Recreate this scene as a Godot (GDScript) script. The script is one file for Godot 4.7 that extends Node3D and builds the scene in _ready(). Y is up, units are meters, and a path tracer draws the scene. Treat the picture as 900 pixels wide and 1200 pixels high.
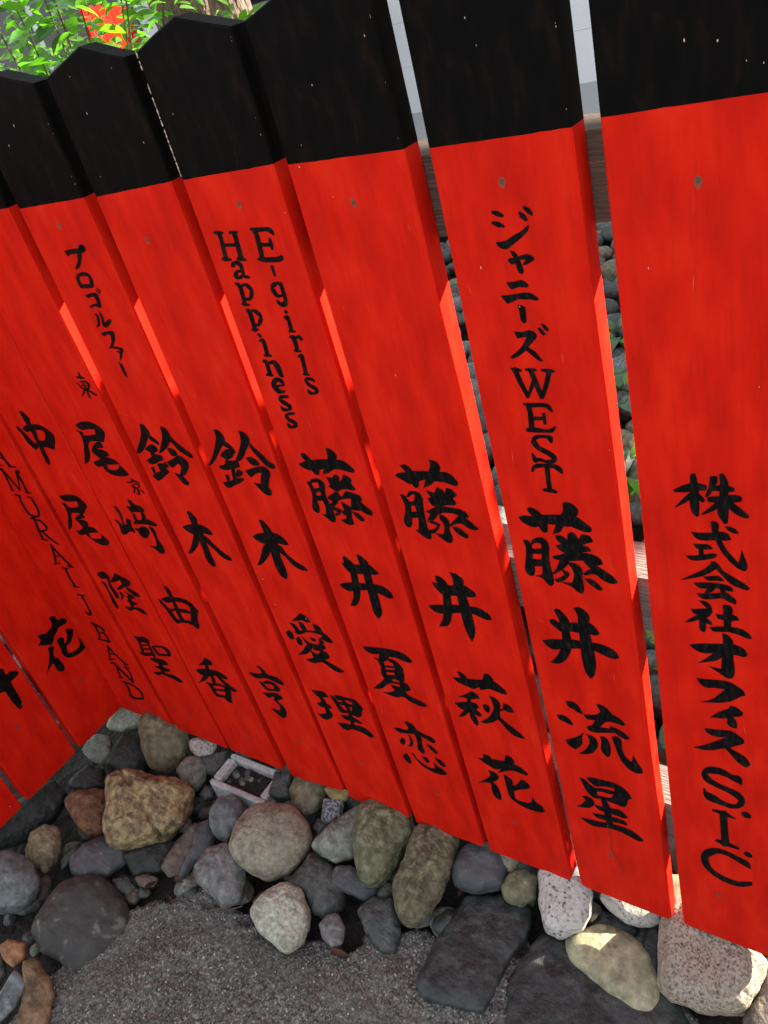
extends Node3D
# A shrine fence of vermilion planks with black tops, brush lettering on each, a border of river stones at its foot.
# Real scale: planks 0.11-0.12 m wide, 1 m tall; y is up; the long fence stands on z = 0 facing +z.

var M := {}
var used := {}
var rng := RandomNumberGenerator.new()
var long_fence: Node3D
var return_fence: Node3D


# ---------------------------------------------------------------- helpers
func numbered(called: String) -> String:
	var n: int = used.get(called, 0)
	used[called] = n + 1
	return called if n == 0 else "%s_%03d" % [called, n]


func tag(o: Node, label := "", category := "", group := "", kind := "") -> Node:
	if label: o.set_meta("label", label)
	if category: o.set_meta("category", category)
	if group: o.set_meta("group", group)
	if kind: o.set_meta("kind", kind)
	return o


func thing(called: String, label: String, category: String, at := Vector3.ZERO, turn := 0.0, group := "") -> Node3D:
	var o := Node3D.new()
	o.name = numbered(called)
	add_child(o)
	o.position = at
	o.rotation.y = turn
	tag(o, label, category, group)
	return o


func put(called: String, mesh: Mesh, mat: Material, parent: Node = self, at := Vector3.ZERO) -> MeshInstance3D:
	var o := MeshInstance3D.new()
	o.name = numbered(called) if parent == self else called
	o.mesh = mesh
	if mat: o.material_override = mat
	parent.add_child(o, true)
	o.position = at
	return o


func noise(freq: float, octaves := 4, seed_at := 1, kind := FastNoiseLite.TYPE_SIMPLEX_SMOOTH) -> FastNoiseLite:
	var n := FastNoiseLite.new()
	n.noise_type = kind
	n.frequency = freq
	n.fractal_octaves = octaves
	n.seed = seed_at
	return n


func rough_noise(freq: float, seed_at: int) -> FastNoiseLite:
	var n := noise(freq, 7, seed_at)
	n.fractal_gain = 0.68
	return n


func grains(freq: float, seed_at: int) -> FastNoiseLite:   # every grain one tone
	var n := noise(freq, 1, seed_at, FastNoiseLite.TYPE_CELLULAR)
	n.fractal_type = FastNoiseLite.FRACTAL_NONE
	n.cellular_return_type = FastNoiseLite.RETURN_CELL_VALUE
	n.cellular_jitter = 1.0
	n.domain_warp_enabled = true
	n.domain_warp_amplitude = 6.0
	n.domain_warp_frequency = 0.06
	return n


func ramp(stops: Array) -> Gradient:   # [offset, Color(linear)] pairs
	var g := Gradient.new()
	var offs := PackedFloat32Array()
	var cols := PackedColorArray()
	for s in stops:
		offs.append(s[0])
		cols.append((s[1] as Color).linear_to_srgb())
	g.offsets = offs
	g.colors = cols
	return g


func noise_tex(n: FastNoiseLite, stops: Array, size := 512, cell := false) -> NoiseTexture2D:
	var t := NoiseTexture2D.new()
	t.width = size
	t.height = size
	t.seamless = true
	t.seamless_blend_skirt = 0.2
	t.noise = n
	if stops: t.color_ramp = ramp(stops)
	return t


func gray(v: float) -> Color:
	return Color(v, v, v)


func mat(color_tex: Texture2D, rough: float, scale: Vector3, bump: Texture2D = null, bump_cm := 0.1, world := true) -> StandardMaterial3D:
	var m := StandardMaterial3D.new()
	m.albedo_texture = color_tex
	m.roughness = rough
	m.uv1_triplanar = true
	m.uv1_world_triplanar = world
	m.uv1_scale = scale
	if bump:
		m.heightmap_enabled = true
		m.heightmap_texture = bump
		m.heightmap_scale = bump_cm
	return m


func plain(c: Color, rough := 0.6) -> StandardMaterial3D:
	var m := StandardMaterial3D.new()
	m.albedo_color = c.linear_to_srgb()
	m.roughness = rough
	return m


func add_tri(st: SurfaceTool, a: Vector3, b: Vector3, c: Vector3, out: Vector3) -> void:
	# front faces run clockwise seen from outside
	if (b - a).cross(c - a).dot(out) > 0.0:
		st.add_vertex(a); st.add_vertex(c); st.add_vertex(b)
	else:
		st.add_vertex(a); st.add_vertex(b); st.add_vertex(c)


func add_quad(st: SurfaceTool, a: Vector3, b: Vector3, c: Vector3, d: Vector3, out: Vector3) -> void:
	add_tri(st, a, b, c, out)
	add_tri(st, a, c, d, out)


func begin() -> SurfaceTool:
	var st := SurfaceTool.new()
	st.begin(Mesh.PRIMITIVE_TRIANGLES)
	st.set_smooth_group(-1)
	return st


func done(st: SurfaceTool) -> ArrayMesh:
	st.generate_normals()
	return st.commit()


func inset(p: PackedVector2Array, d: float) -> PackedVector2Array:   # p runs anticlockwise
	var r := PackedVector2Array()
	var n := p.size()
	for i in n:
		var e0 := (p[i] - p[(i + n - 1) % n]).normalized()
		var e1 := (p[(i + 1) % n] - p[i]).normalized()
		var n0 := Vector2(-e0.y, e0.x)
		var n1 := Vector2(-e1.y, e1.x)
		var k := 1.0 + n0.dot(n1)
		r.append(p[i] + (n0 + n1) * (d / maxf(k, 0.4)))
	return r


# a slab of outline p (anticlockwise, seen from +z), front at z = z1, back at z = z0, edges bevelled
func slab(st: SurfaceTool, p: PackedVector2Array, z0: float, z1: float, b: float, xf := Transform3D()) -> void:
	var q := inset(p, b)
	var n := p.size()
	var mid := Vector3.ZERO
	for v in p: mid += Vector3(v.x, v.y, 0) / n
	for i in n:
		var j := (i + 1) % n
		var e := p[j] - p[i]
		var o := Vector3(e.y, -e.x, 0)
		var zb := xf.basis * Vector3(0, 0, 1)
		var ow := xf.basis * o
		var f := func(v: Vector2, z: float) -> Vector3: return xf * Vector3(v.x, v.y, z)
		add_quad(st, f.call(q[i], z1), f.call(q[j], z1), f.call(p[j], z1 - b), f.call(p[i], z1 - b), ow.normalized() + zb)
		add_quad(st, f.call(p[i], z1 - b), f.call(p[j], z1 - b), f.call(p[j], z0 + b), f.call(p[i], z0 + b), ow)
		add_quad(st, f.call(p[i], z0 + b), f.call(p[j], z0 + b), f.call(q[j], z0), f.call(q[i], z0), ow.normalized() - zb)
	var t := Geometry2D.triangulate_polygon(q)
	for i in range(0, t.size(), 3):
		for z in [z0, z1]:
			add_tri(st, xf * Vector3(q[t[i]].x, q[t[i]].y, z), xf * Vector3(q[t[i + 1]].x, q[t[i + 1]].y, z), xf * Vector3(q[t[i + 2]].x, q[t[i + 2]].y, z), xf.basis * Vector3(0, 0, 1 if z == z1 else -1))


func rect(x0: float, y0: float, x1: float, y1: float) -> PackedVector2Array:
	return PackedVector2Array([Vector2(x0, y0), Vector2(x1, y0), Vector2(x1, y1), Vector2(x0, y1)])


func box(st: SurfaceTool, lo: Vector3, hi: Vector3, b := 0.002, xf := Transform3D()) -> void:
	slab(st, rect(lo.x, lo.y, hi.x, hi.y), lo.z, hi.z, b, xf)


func tube(st: SurfaceTool, path: PackedVector3Array, radii: PackedFloat32Array, sides := 6) -> void:
	for i in path.size() - 1:
		var d := (path[i + 1] - path[i]).normalized()
		var u := d.cross(Vector3(0.31, 0.2, 0.93)).normalized()
		var v := d.cross(u)
		for k in sides:
			var a0 := TAU * k / sides
			var a1 := TAU * (k + 1) / sides
			var o0 := u * cos(a0) + v * sin(a0)
			var o1 := u * cos(a1) + v * sin(a1)
			add_quad(st, path[i] + o0 * radii[i], path[i] + o1 * radii[i], path[i + 1] + o1 * radii[i + 1], path[i + 1] + o0 * radii[i + 1], o0 + o1)


func points(text: String) -> PackedVector2Array:
	var f := text.split_floats(" ", false)
	var r := PackedVector2Array()
	for i in range(0, f.size() - 1, 2): r.append(Vector2(f[i], f[i + 1]) * 0.001)
	return r


# flat paint of outline p lying on a plank face
func paint(st: SurfaceTool, p: PackedVector2Array, z: float) -> void:
	var t := Geometry2D.triangulate_polygon(p)
	var parts: Array[PackedVector2Array] = [p]
	if t.is_empty():
		parts = Geometry2D.offset_polygon(p, 0.00004)
	for q in parts:
		t = Geometry2D.triangulate_polygon(q)
		for i in range(0, t.size(), 3):
			add_tri(st, Vector3(q[t[i]].x, q[t[i]].y, z), Vector3(q[t[i + 1]].x, q[t[i + 1]].y, z), Vector3(q[t[i + 2]].x, q[t[i + 2]].y, z), Vector3(0, 0, 1))


# ---------------------------------------------------------------- fence
const THICK := 0.0222
const BEVEL := 0.0014

# c: xTL yTL xTR yTR xBL yBL xBR yBR in mm (the line where black meets red, and the foot)
func plank(fence: Node3D, label: String, x: float, c: Array, nails: String, characters: Array, crack := "") -> void:
	var jl := Vector2(c[0], c[1]) * 0.001
	var jr := Vector2(c[2], c[3]) * 0.001
	var bl := Vector2(c[4], c[5]) * 0.001
	var br := Vector2(c[6], c[7]) * 0.001
	var up_l := jl + (jl - bl).normalized() * (1.081 - jl.y)
	var up_r := jr + (jr - br).normalized() * (1.080 - jr.y)
	var peak := (up_l + up_r) * 0.5 + Vector2(rng.randf_range(-0.004, 0.004), 0.0155)
	var r := 0.0055
	var ex := (br - bl).normalized()
	var el := (jl - bl).normalized()
	var er := (jr - br).normalized()
	var p := PackedVector2Array([bl + el * r, bl + el * r * 0.3 + ex * r * 0.3, bl + ex * r, br - ex * r, br - ex * r * 0.3 + er * r * 0.3, br + er * r])
	var kinks := 9
	for k in range(1, kinks): p.append((br + er * r).lerp(jr, float(k) / kinks) + Vector2(rng.randfn(0, 0.0003), 0))
	var right := p.size()   # jr
	p.append(jr)
	p.append_array(PackedVector2Array([jr.lerp(up_r, 0.5) + Vector2(rng.randfn(0, 0.0003), 0), up_r, up_r.lerp(peak, 0.5) + Vector2(0, rng.randfn(0, 0.0004)), peak, up_l.lerp(peak, 0.5) + Vector2(0, rng.randfn(0, 0.0004)), up_l, jl.lerp(up_l, 0.5) + Vector2(rng.randfn(0, 0.0003), 0)]))
	var left := p.size()   # jl
	p.append(jl)
	for k in range(1, kinks): p.append(jl.lerp(bl + el * r, float(k) / kinks) + Vector2(rng.randfn(0, 0.0003), 0))
	var q := inset(p, BEVEL)
	var n := p.size()
	var red := begin()
	var black := begin()
	for i in n:
		var j := (i + 1) % n
		var st := black if i >= right and i < left else red
		var e := p[j] - p[i]
		var o := Vector3(e.y, -e.x, 0).normalized()
		var zb := Vector3(0, 0, 1)
		var a := Vector3(p[i].x, p[i].y, 0)
		var b := Vector3(p[j].x, p[j].y, 0)
		var qa := Vector3(q[i].x, q[i].y, 0)
		var qb := Vector3(q[j].x, q[j].y, 0)
		add_quad(st, qa, qb, b - zb * BEVEL, a - zb * BEVEL, o + zb)
		add_quad(st, a - zb * BEVEL, b - zb * BEVEL, b - zb * (THICK - BEVEL), a - zb * (THICK - BEVEL), o)
		add_quad(st, a - zb * (THICK - BEVEL), b - zb * (THICK - BEVEL), qb - zb * THICK, qa - zb * THICK, o - zb)
	var seam := PackedVector2Array()   # the brushed edge of the black, from right to left
	for k in range(1, 16): seam.append(q[right].lerp(q[left], k / 16.0) + Vector2(0, rng.randfn(0, 0.00013)))
	var low := PackedVector2Array()
	for k in range(0, right + 1): low.append(q[k])
	low.append_array(seam)
	for k in range(left, n): low.append(q[k])
	var high := PackedVector2Array()
	for k in range(right, left + 1): high.append(q[k])
	for k in 15: high.append(seam[14 - k])
	for pair in [[red, low], [black, high]]:
		var face: PackedVector2Array = pair[1]
		var t := Geometry2D.triangulate_polygon(face)
		for i in range(0, t.size(), 3):
			for z in [0.0, -THICK]:
				add_tri(pair[0], Vector3(face[t[i]].x, face[t[i]].y, z), Vector3(face[t[i + 1]].x, face[t[i + 1]].y, z), Vector3(face[t[i + 2]].x, face[t[i + 2]].y, z), Vector3(0, 0, 1 if z == 0.0 else -1))
	var board := put("plank", done(red), M.red[rng.randi() % 4], fence, Vector3(x, 0, 0))
	tag(board, label)
	put("black_top", done(black), M.black_paint, board)
	for text in characters:
		var st := begin()
		var k := 0
		for stroke in text.split(";", false):
			paint(st, points(stroke), 0.0003 + 0.00003 * k)
			k += 1
		put("painted_character", done(st), M.ink, board)
	for at in points(nails):
		var head := begin()
		var ring := begin()
		var oval := PackedVector2Array()
		var stain := PackedVector2Array()
		for k in 10:
			var a := TAU * k / 10
			oval.append(at + Vector2(cos(a) * 0.0016, sin(a) * 0.0019))
			stain.append(at + Vector2(cos(a) * 0.0030, sin(a) * 0.0042 - 0.0010) * rng.randf_range(0.75, 1.15))
		paint(ring, stain, 0.0002)
		paint(head, oval, 0.0005)
		put("rust_stain", done(ring), M.rust_stain, board)
		put("nail", done(head), M.nail, board)
	if crack:
		var split := begin()
		paint(split, points(crack), 0.0007)
		put("crack", done(split), M.split, board)
	var scuffs := begin()   # fine scratches
	for k in 7:
		var v := bl.lerp(jl, rng.randf_range(0.02, 0.95)) + Vector2(0.006 + rng.randf() * (jr.x - jl.x - 0.014), 0)
		var d := Vector2(rng.randfn(0, 0.12), 1.0).normalized() * rng.randf_range(0.004, 0.02)
		if k == 0: d = d.rotated(1.2)
		var side := d.orthogonal().normalized() * rng.randf_range(0.0001, 0.00022)
		paint(scuffs, PackedVector2Array([v, v + d * 0.5 + side, v + d, v + d * 0.5 - side]), 0.00015)
	tag(put("scratches", done(scuffs), M.scuff, board), "", "", "", "stuff")
	# flecks where paint has chipped
	var chips := begin()
	for k in (60 if absf(x + 0.508) < 0.005 else 11):
		var y := rng.randf()
		var v: Vector2
		var edge := rng.randf() < 0.5
		if rng.randf() < 0.6:
			v = up_l.lerp(up_r, rng.randf_range(0.06, 0.94)) + Vector2(0, -0.095 * y)
		else:
			v = bl.lerp(jl, y)
			v.x += 0.004 + rng.randf() * (jr.x - jl.x - 0.012)
		if k > 10:   # a long run of bare wood along this one's left edge
			v = up_l.lerp(jl, rng.randf()) + Vector2(BEVEL * 1.0, 0)
			edge = false
		elif edge:
			v.x = lerpf(up_r.x, br.x, inverse_lerp(up_r.y, br.y, v.y)) - BEVEL * 1.2
		var s := rng.randf_range(0.00035, 0.0009) if k < 11 else rng.randf_range(0.0006, 0.0016)
		var chip := PackedVector2Array()
		for a in 6: chip.append(v + Vector2(cos(TAU * a / 6) * s * 0.55, sin(TAU * a / 6) * s * rng.randf_range(0.7, 2.2)) * (0.5 if edge else 1.0))
		paint(chips, chip, 0.0006)
	tag(put("paint_chips", done(chips), M.chip, board), "", "", "", "stuff")


func rail(fence: Node3D, x0: float, x1: float, y0: float, y1: float, z0: float, z1: float, m: Material) -> void:
	var st := begin()
	var steps := 14
	for i in steps:   # a rough sawn rail, its edges a little uneven
		var a := lerpf(x0, x1, float(i) / steps)
		var b := lerpf(x0, x1, float(i + 1) / steps)
		var w := func(x: float, s: float) -> float: return sin(x * 7.3 + s) * 0.0011 + sin(x * 23.0 + s * 2.0) * 0.0005
		for f in 4:
			var c := [[y0, z0, 0.0], [y1, z0, 1.0], [y1, z1, 2.0], [y0, z1, 3.0]]
			var p: Array = c[f]
			var q: Array = c[(f + 1) % 4]
			var out: Vector3 = [Vector3(0, 0, -1), Vector3(0, 1, 0), Vector3(0, 0, 1), Vector3(0, -1, 0)][f]
			var v := func(x: float, k: Array) -> Vector3: return Vector3(x, k[0] + w.call(x, k[2]), k[1] + (w.call(x, k[2] + 5.0) if k[1] == z0 else 0.0))
			add_quad(st, v.call(a, p), v.call(b, p), v.call(b, q), v.call(a, q), out)
	for x in [x0, x1]:
		add_quad(st, Vector3(x, y0, z0), Vector3(x, y1, z0), Vector3(x, y1, z1), Vector3(x, y0, z1), Vector3(1 if x == x1 else -1, 0, 0))
	put("rail", done(st), m, fence)


# ---------------------------------------------------------------- stones
func pebble_mesh(outline: PackedVector2Array, thick: float, boxy: float, rough: float, seed_at: int, around := 56, rings := 20, cracked := false) -> ArrayMesh:
	# an outline in the stone's own plane swelled to a rounded body; boxy 1 = ellipsoid, less = squarer
	var mid := Vector2.ZERO
	var box2 := Rect2(outline[0], Vector2.ZERO)
	for v in outline: box2 = box2.expand(v)
	mid = box2.get_center()
	var size := minf(box2.size.x, box2.size.y)
	var radii := PackedFloat32Array()
	for k in around:
		var dir := Vector2.from_angle(TAU * k / around)
		var best := 0.0
		for i in outline.size():
			var a := outline[i] - mid
			var b := outline[(i + 1) % outline.size()] - mid
			var hit = Geometry2D.segment_intersects_segment(Vector2.ZERO, dir * 2.0, a, b)
			if hit != null: best = maxf(best, (hit as Vector2).length())
		radii.append(best)
	for turn in (1 if boxy < 0.55 else 2):
		var soft := radii.duplicate()
		for k in around: soft[k] = radii[k] * 0.5 + (radii[(k + 1) % around] + radii[(k + around - 1) % around]) * 0.25
		radii = soft
	var lump := noise(1.6 / size, 3, seed_at)
	var fine := noise(9.0 / size, 3, seed_at + 7)
	var facet := noise(2.2 / size, 1, seed_at + 3, FastNoiseLite.TYPE_CELLULAR)
	facet.cellular_return_type = FastNoiseLite.RETURN_DISTANCE
	var verts := PackedVector3Array()
	for r in rings + 1:
		var phi := PI * (float(r) / rings - 0.5)
		var s := pow(maxf(cos(phi), 0.0), boxy)
		var h := signf(sin(phi)) * pow(absf(sin(phi)), lerpf(0.75, 1.0, boxy)) * thick * 0.5
		for k in around:
			var p2 := Vector2.from_angle(TAU * k / around) * radii[k] * s
			var p := Vector3(p2.x, p2.y, h)
			var out := Vector3(p2.x, p2.y, h * 1.5).normalized()
			var d := lump.get_noise_3dv(p) * 0.05 + fine.get_noise_3dv(p) * 0.014 * (0.3 + rough)
			d += (facet.get_noise_3dv(p) + 0.55) * -0.07 * maxf(rough - 0.35, 0.0)
			if cracked and h > 0.0:   # two narrow clefts, one down, one across
				var c1 := p.x + 0.004 + lump.get_noise_2d(p.y * 3.0, 9.0) * 0.008
				var c2 := p.y + 0.012 + lump.get_noise_2d(p.x * 3.0, 4.0) * 0.012
				d -= (0.075 * exp(-c1 * c1 / 0.000009) + (0.05 * exp(-c2 * c2 / 0.000007) if p.x < 0.0 else 0.0))
			p += out * d * size * (0.35 + 0.65 * minf(s * 1.4, 1.0))
			verts.append(p + Vector3(mid.x, mid.y, 0))
	var st := SurfaceTool.new()
	st.begin(Mesh.PRIMITIVE_TRIANGLES)
	st.set_smooth_group(0)
	for v in verts: st.add_vertex(v)
	for r in rings:
		for k in around:
			var a := r * around + k
			var b := r * around + (k + 1) % around
			var c := a + around
			var d := b + around
			st.add_index(a); st.add_index(c); st.add_index(b)
			st.add_index(b); st.add_index(c); st.add_index(d)
	st.generate_normals()
	return st.commit()


func stone(called: String, label: String, kind: String, at: Vector3, normal: Vector3, outline: String, thick_mm: float, boxy: float, rough: float) -> void:
	var u := Vector3.UP.cross(normal).normalized()
	if normal.y > 0.999: u = Vector3.RIGHT
	var v := normal.cross(u)
	var big := called == "rock" or called == "slab" or called == "boulder"
	var o := put(called, pebble_mesh(points(outline), thick_mm * 0.001, boxy, rough, label.hash() % 1000, 150 if big else 72, 64 if big else 28, kind == "ochre"), M[kind])
	o.transform = Transform3D(Basis(u, v, normal), at)
	tag(o, label, "stone" if called != "slab" else "stone slab", "stones along the foot of the fence")


# ---------------------------------------------------------------- leaves
func leaf_mesh(length: float, width: float, fold: float, droop: float, seed_at := 0) -> ArrayMesh:   # grows along +x, faces +y
	var st := SurfaceTool.new()
	st.begin(Mesh.PRIMITIVE_TRIANGLES)
	st.set_smooth_group(0)
	var n := 8
	for i in n + 1:
		var t := float(i) / n
		var w := width * 0.5 * pow(sin(PI * pow(t, 0.8)), 0.8) * (1.0 if i < n else 0.0)
		var y := -droop * t * t * length + sin(t * 9.0 + seed_at) * 0.012 * length
		for s in [-1, 0, 1]:
			st.set_uv(Vector2(t, 0.5 + 0.5 * s))
			st.add_vertex(Vector3(t * length, y + absf(s) * fold * w, s * w))
	for i in n:
		for s in 2:
			var a := i * 3 + s
			st.add_index(a); st.add_index(a + 1); st.add_index(a + 3)
			st.add_index(a + 1); st.add_index(a + 4); st.add_index(a + 3)
	st.generate_normals()
	return st.commit()


func leaf_at(parent: Node3D, mesh: Mesh, m: Material, at: Vector3, dir: Vector3, roll: float, size := 1.0) -> void:
	var x := dir.normalized()
	var z := x.cross(Vector3.UP).normalized()
	var y := z.cross(x)
	var b := Basis(x, y, z).rotated(x, roll)
	var o := put("leaf", mesh, m, parent)
	o.transform = Transform3D(b.scaled_local(Vector3.ONE * size), at)


# ---------------------------------------------------------------- materials
func materials() -> void:
	# vermilion paint, brushed along the plank: blotches, brush streaks and a slightly orange-peel surface
	M.red = []
	var streak := noise_tex(noise(0.03, 4, 21), [], 512)
	var brushed := noise_tex(rough_noise(0.012, 23), [[0.0, gray(0.84)], [0.36, gray(0.965)], [0.5, gray(1.0)], [1.0, gray(1.0)]], 1024)
	for k in 4:
		var blotch := noise_tex(noise(0.012, 5, 40 + k), [[0.0, Color(0.48, 0.0095, 0.0035)], [0.42, Color(0.58, 0.0118, 0.0045)], [0.6, Color(0.62, 0.0138, 0.005)], [1.0, Color(0.68, 0.023, 0.008)]], 512)
		var m := mat(blotch, 0.42, Vector3(4.0, 1.6, 4.0), streak, 0.035, false)
		m.uv1_offset = Vector3(k * 0.37, k * 0.21, 0.0)
		m.metallic_specular = 0.16
		m.detail_enabled = true
		m.detail_albedo = brushed
		m.detail_blend_mode = BaseMaterial3D.BLEND_MODE_MUL
		m.detail_uv_layer = BaseMaterial3D.DETAIL_UV_2
		m.uv2_triplanar = true
		m.uv2_scale = Vector3(9.0, 0.7, 9.0)
		m.uv2_offset = Vector3(k * 0.31, k * 0.17, 0.0)
		var worn := noise_tex(noise(0.05, 4, 60 + k), [[0.0, gray(0.25)], [0.5, gray(0.5)], [1.0, gray(0.75)]], 256)
		m.roughness_texture = worn
		m.roughness = 0.85
		M.red.append(m)
	var dark := noise_tex(noise(0.02, 5, 71), [[0.0, Color(0.0022, 0.0022, 0.0022)], [0.6, Color(0.0036, 0.003, 0.003)], [1.0, Color(0.011, 0.0065, 0.005)]], 512)
	M.black_paint = mat(dark, 0.42, Vector3(6, 2.2, 6), streak, 0.012, false)
	M.black_paint.metallic_specular = 0.14
	M.black_paint.roughness = 0.6
	M.ink = mat(noise_tex(rough_noise(0.02, 72), [[0.0, Color(0.003, 0.003, 0.003)], [0.5, Color(0.004, 0.0038, 0.004)], [0.66, Color(0.012, 0.009, 0.009)], [0.85, Color(0.018, 0.012, 0.011)], [1.0, Color(0.035, 0.014, 0.011)]], 512), 0.5, Vector3(16, 5, 16), null, 0.0, false)
	M.ink.metallic_specular = 0.16
	M.split = plain(Color(0.20, 0.016, 0.008), 0.8)
	M.scuff = plain(Color(0.72, 0.10, 0.05), 0.6)
	M.chip = plain(Color(0.52, 0.42, 0.36), 0.9)
	M.rust_stain = plain(Color(0.30, 0.035, 0.016), 0.8)
	M.nail = plain(Color(0.07, 0.045, 0.035), 0.7)
	var grain := noise_tex(noise(0.02, 5, 81), [[0.0, Color(0.085, 0.06, 0.047)], [0.5, Color(0.12, 0.085, 0.067)], [0.72, Color(0.16, 0.11, 0.088)], [1.0, Color(0.27, 0.11, 0.07)]], 512)
	var grain_relief := noise_tex(noise(0.03, 5, 82), [], 512)
	M.brown_wood = mat(grain, 0.85, Vector3(2.0, 26.0, 26.0), grain_relief, 0.25, false)
	var gray_grain := noise_tex(noise(0.02, 5, 83), [[0.0, Color(0.13, 0.115, 0.105)], [0.5, Color(0.22, 0.20, 0.185)], [0.8, Color(0.28, 0.255, 0.235)], [1.0, Color(0.42, 0.27, 0.22)]], 512)
	M.gray_wood = mat(gray_grain, 0.9, Vector3(2.0, 24.0, 24.0), grain_relief, 0.25, false)

	# rocks
	var pits := noise_tex(noise(0.014, 7, 5), [], 512)
	var fine := noise_tex(noise(0.04, 6, 6), [], 512)
	var rocks := {
		"ochre": [0.018, 5, [[0.0, Color(0.055, 0.042, 0.034)], [0.36, Color(0.13, 0.085, 0.05)], [0.52, Color(0.26, 0.165, 0.085)], [0.68, Color(0.34, 0.25, 0.15)], [1.0, Color(0.20, 0.10, 0.05)]], 0.75, 0.5],
		"rust": [0.02, 5, [[0.0, Color(0.04, 0.02, 0.015)], [0.5, Color(0.15, 0.062, 0.036)], [1.0, Color(0.26, 0.13, 0.075)]], 0.8, 0.5],
		"terracotta": [0.02, 4, [[0.0, Color(0.16, 0.06, 0.035)], [0.5, Color(0.30, 0.125, 0.07)], [1.0, Color(0.36, 0.20, 0.13)]], 0.85, 0.3],
		"brownslate": [0.014, 5, [[0.0, Color(0.05, 0.035, 0.028)], [0.5, Color(0.17, 0.09, 0.05)], [1.0, Color(0.28, 0.18, 0.10)]], 0.7, 0.4],
		"tan": [0.03, 4, [[0.0, Color(0.05, 0.038, 0.028)], [0.45, Color(0.19, 0.145, 0.095)], [1.0, Color(0.30, 0.24, 0.17)]], 0.9, 0.6],
		"bluegrey": [0.02, 5, [[0.0, Color(0.075, 0.08, 0.09)], [0.5, Color(0.14, 0.15, 0.17)], [1.0, Color(0.22, 0.23, 0.25)]], 0.7, 0.15],
		"grey": [0.02, 5, [[0.0, Color(0.08, 0.08, 0.075)], [0.5, Color(0.17, 0.165, 0.155)], [1.0, Color(0.27, 0.26, 0.24)]], 0.75, 0.3],
		"lightgrey": [0.05, 4, [[0.0, Color(0.15, 0.145, 0.125)], [0.5, Color(0.30, 0.29, 0.25)], [1.0, Color(0.43, 0.41, 0.36)]], 0.8, 0.3],
		"pinkgrey": [0.035, 5, [[0.0, Color(0.12, 0.095, 0.08)], [0.5, Color(0.25, 0.205, 0.17)], [1.0, Color(0.33, 0.285, 0.24)]], 0.8, 0.25],
		"mauve": [0.02, 5, [[0.0, Color(0.075, 0.068, 0.075)], [0.5, Color(0.145, 0.13, 0.14)], [1.0, Color(0.24, 0.22, 0.23)]], 0.65, 0.3],
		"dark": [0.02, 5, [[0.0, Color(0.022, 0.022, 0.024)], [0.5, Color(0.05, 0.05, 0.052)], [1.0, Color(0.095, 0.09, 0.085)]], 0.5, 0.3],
		"redslate": [0.016, 5, [[0.0, Color(0.04, 0.028, 0.027)], [0.5, Color(0.095, 0.065, 0.058)], [1.0, Color(0.16, 0.115, 0.10)]], 0.65, 0.35],
		"olive": [0.02, 5, [[0.0, Color(0.07, 0.058, 0.038)], [0.5, Color(0.155, 0.13, 0.085)], [1.0, Color(0.23, 0.195, 0.14)]], 0.65, 0.25],
		"sand": [0.012, 5, [[0.0, Color(0.22, 0.18, 0.12)], [0.5, Color(0.33, 0.275, 0.19)], [1.0, Color(0.41, 0.35, 0.26)]], 0.6, 0.08],
		"amber": [0.02, 4, [[0.0, Color(0.16, 0.09, 0.035)], [0.5, Color(0.30, 0.19, 0.08)], [1.0, Color(0.40, 0.29, 0.15)]], 0.6, 0.2],
		"moss": [0.022, 5, [[0.0, Color(0.045, 0.048, 0.022)], [0.45, Color(0.12, 0.112, 0.066)], [0.66, Color(0.17, 0.15, 0.105)], [1.0, Color(0.33, 0.31, 0.25)]], 0.85, 0.5],
		"mossbrown": [0.026, 5, [[0.0, Color(0.042, 0.038, 0.024)], [0.5, Color(0.115, 0.095, 0.062)], [1.0, Color(0.25, 0.215, 0.155)]], 0.85, 0.5],
		"slab": [0.008, 5, [[0.0, Color(0.018, 0.021, 0.023)], [0.5, Color(0.032, 0.036, 0.039)], [1.0, Color(0.058, 0.060, 0.060)]], 0.5, 0.2],
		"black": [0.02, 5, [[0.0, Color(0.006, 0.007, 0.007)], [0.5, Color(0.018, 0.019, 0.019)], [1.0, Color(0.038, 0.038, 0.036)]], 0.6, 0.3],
		"river": [0.02, 5, [[0.0, Color(0.035, 0.038, 0.042)], [0.5, Color(0.085, 0.09, 0.095)], [1.0, Color(0.16, 0.165, 0.165)]], 0.6, 0.25],
		"riverdark": [0.02, 5, [[0.0, Color(0.025, 0.026, 0.028)], [0.5, Color(0.05, 0.052, 0.056)], [1.0, Color(0.09, 0.09, 0.09)]], 0.55, 0.25],
		"white": [0.04, 4, [[0.0, Color(0.15, 0.13, 0.11)], [0.35, Color(0.36, 0.33, 0.28)], [1.0, Color(0.50, 0.47, 0.42)]], 0.9, 0.5],
	}
	var weather := []
	for w in 3: weather.append(noise_tex(rough_noise(0.013, 150 + w), [[0.0, gray(0.25)], [0.38, gray(0.72)], [0.52, gray(0.95)], [1.0, gray(1.0)]], 512))
	var k := 0
	for name in rocks:
		var r: Array = rocks[name]
		for stop in r[2]:
			var spread := lerpf(0.6, 1.85, stop[0])   # natural rock has more contrast than its mean tones
			stop[1] = (stop[1] as Color) * Color(0.90 * spread, 1.0 * spread, 0.90 * spread)
		k += 1
		var m := mat(noise_tex(rough_noise(r[0], 100 + k), r[2], 512), r[3], Vector3.ONE * 6.0, pits, r[4] * 1.2)
		m.detail_enabled = true
		m.detail_albedo = weather[k % 3]
		m.detail_blend_mode = BaseMaterial3D.BLEND_MODE_MUL
		m.detail_uv_layer = BaseMaterial3D.DETAIL_UV_2
		m.uv2_triplanar = true
		m.uv2_world_triplanar = true
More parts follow.
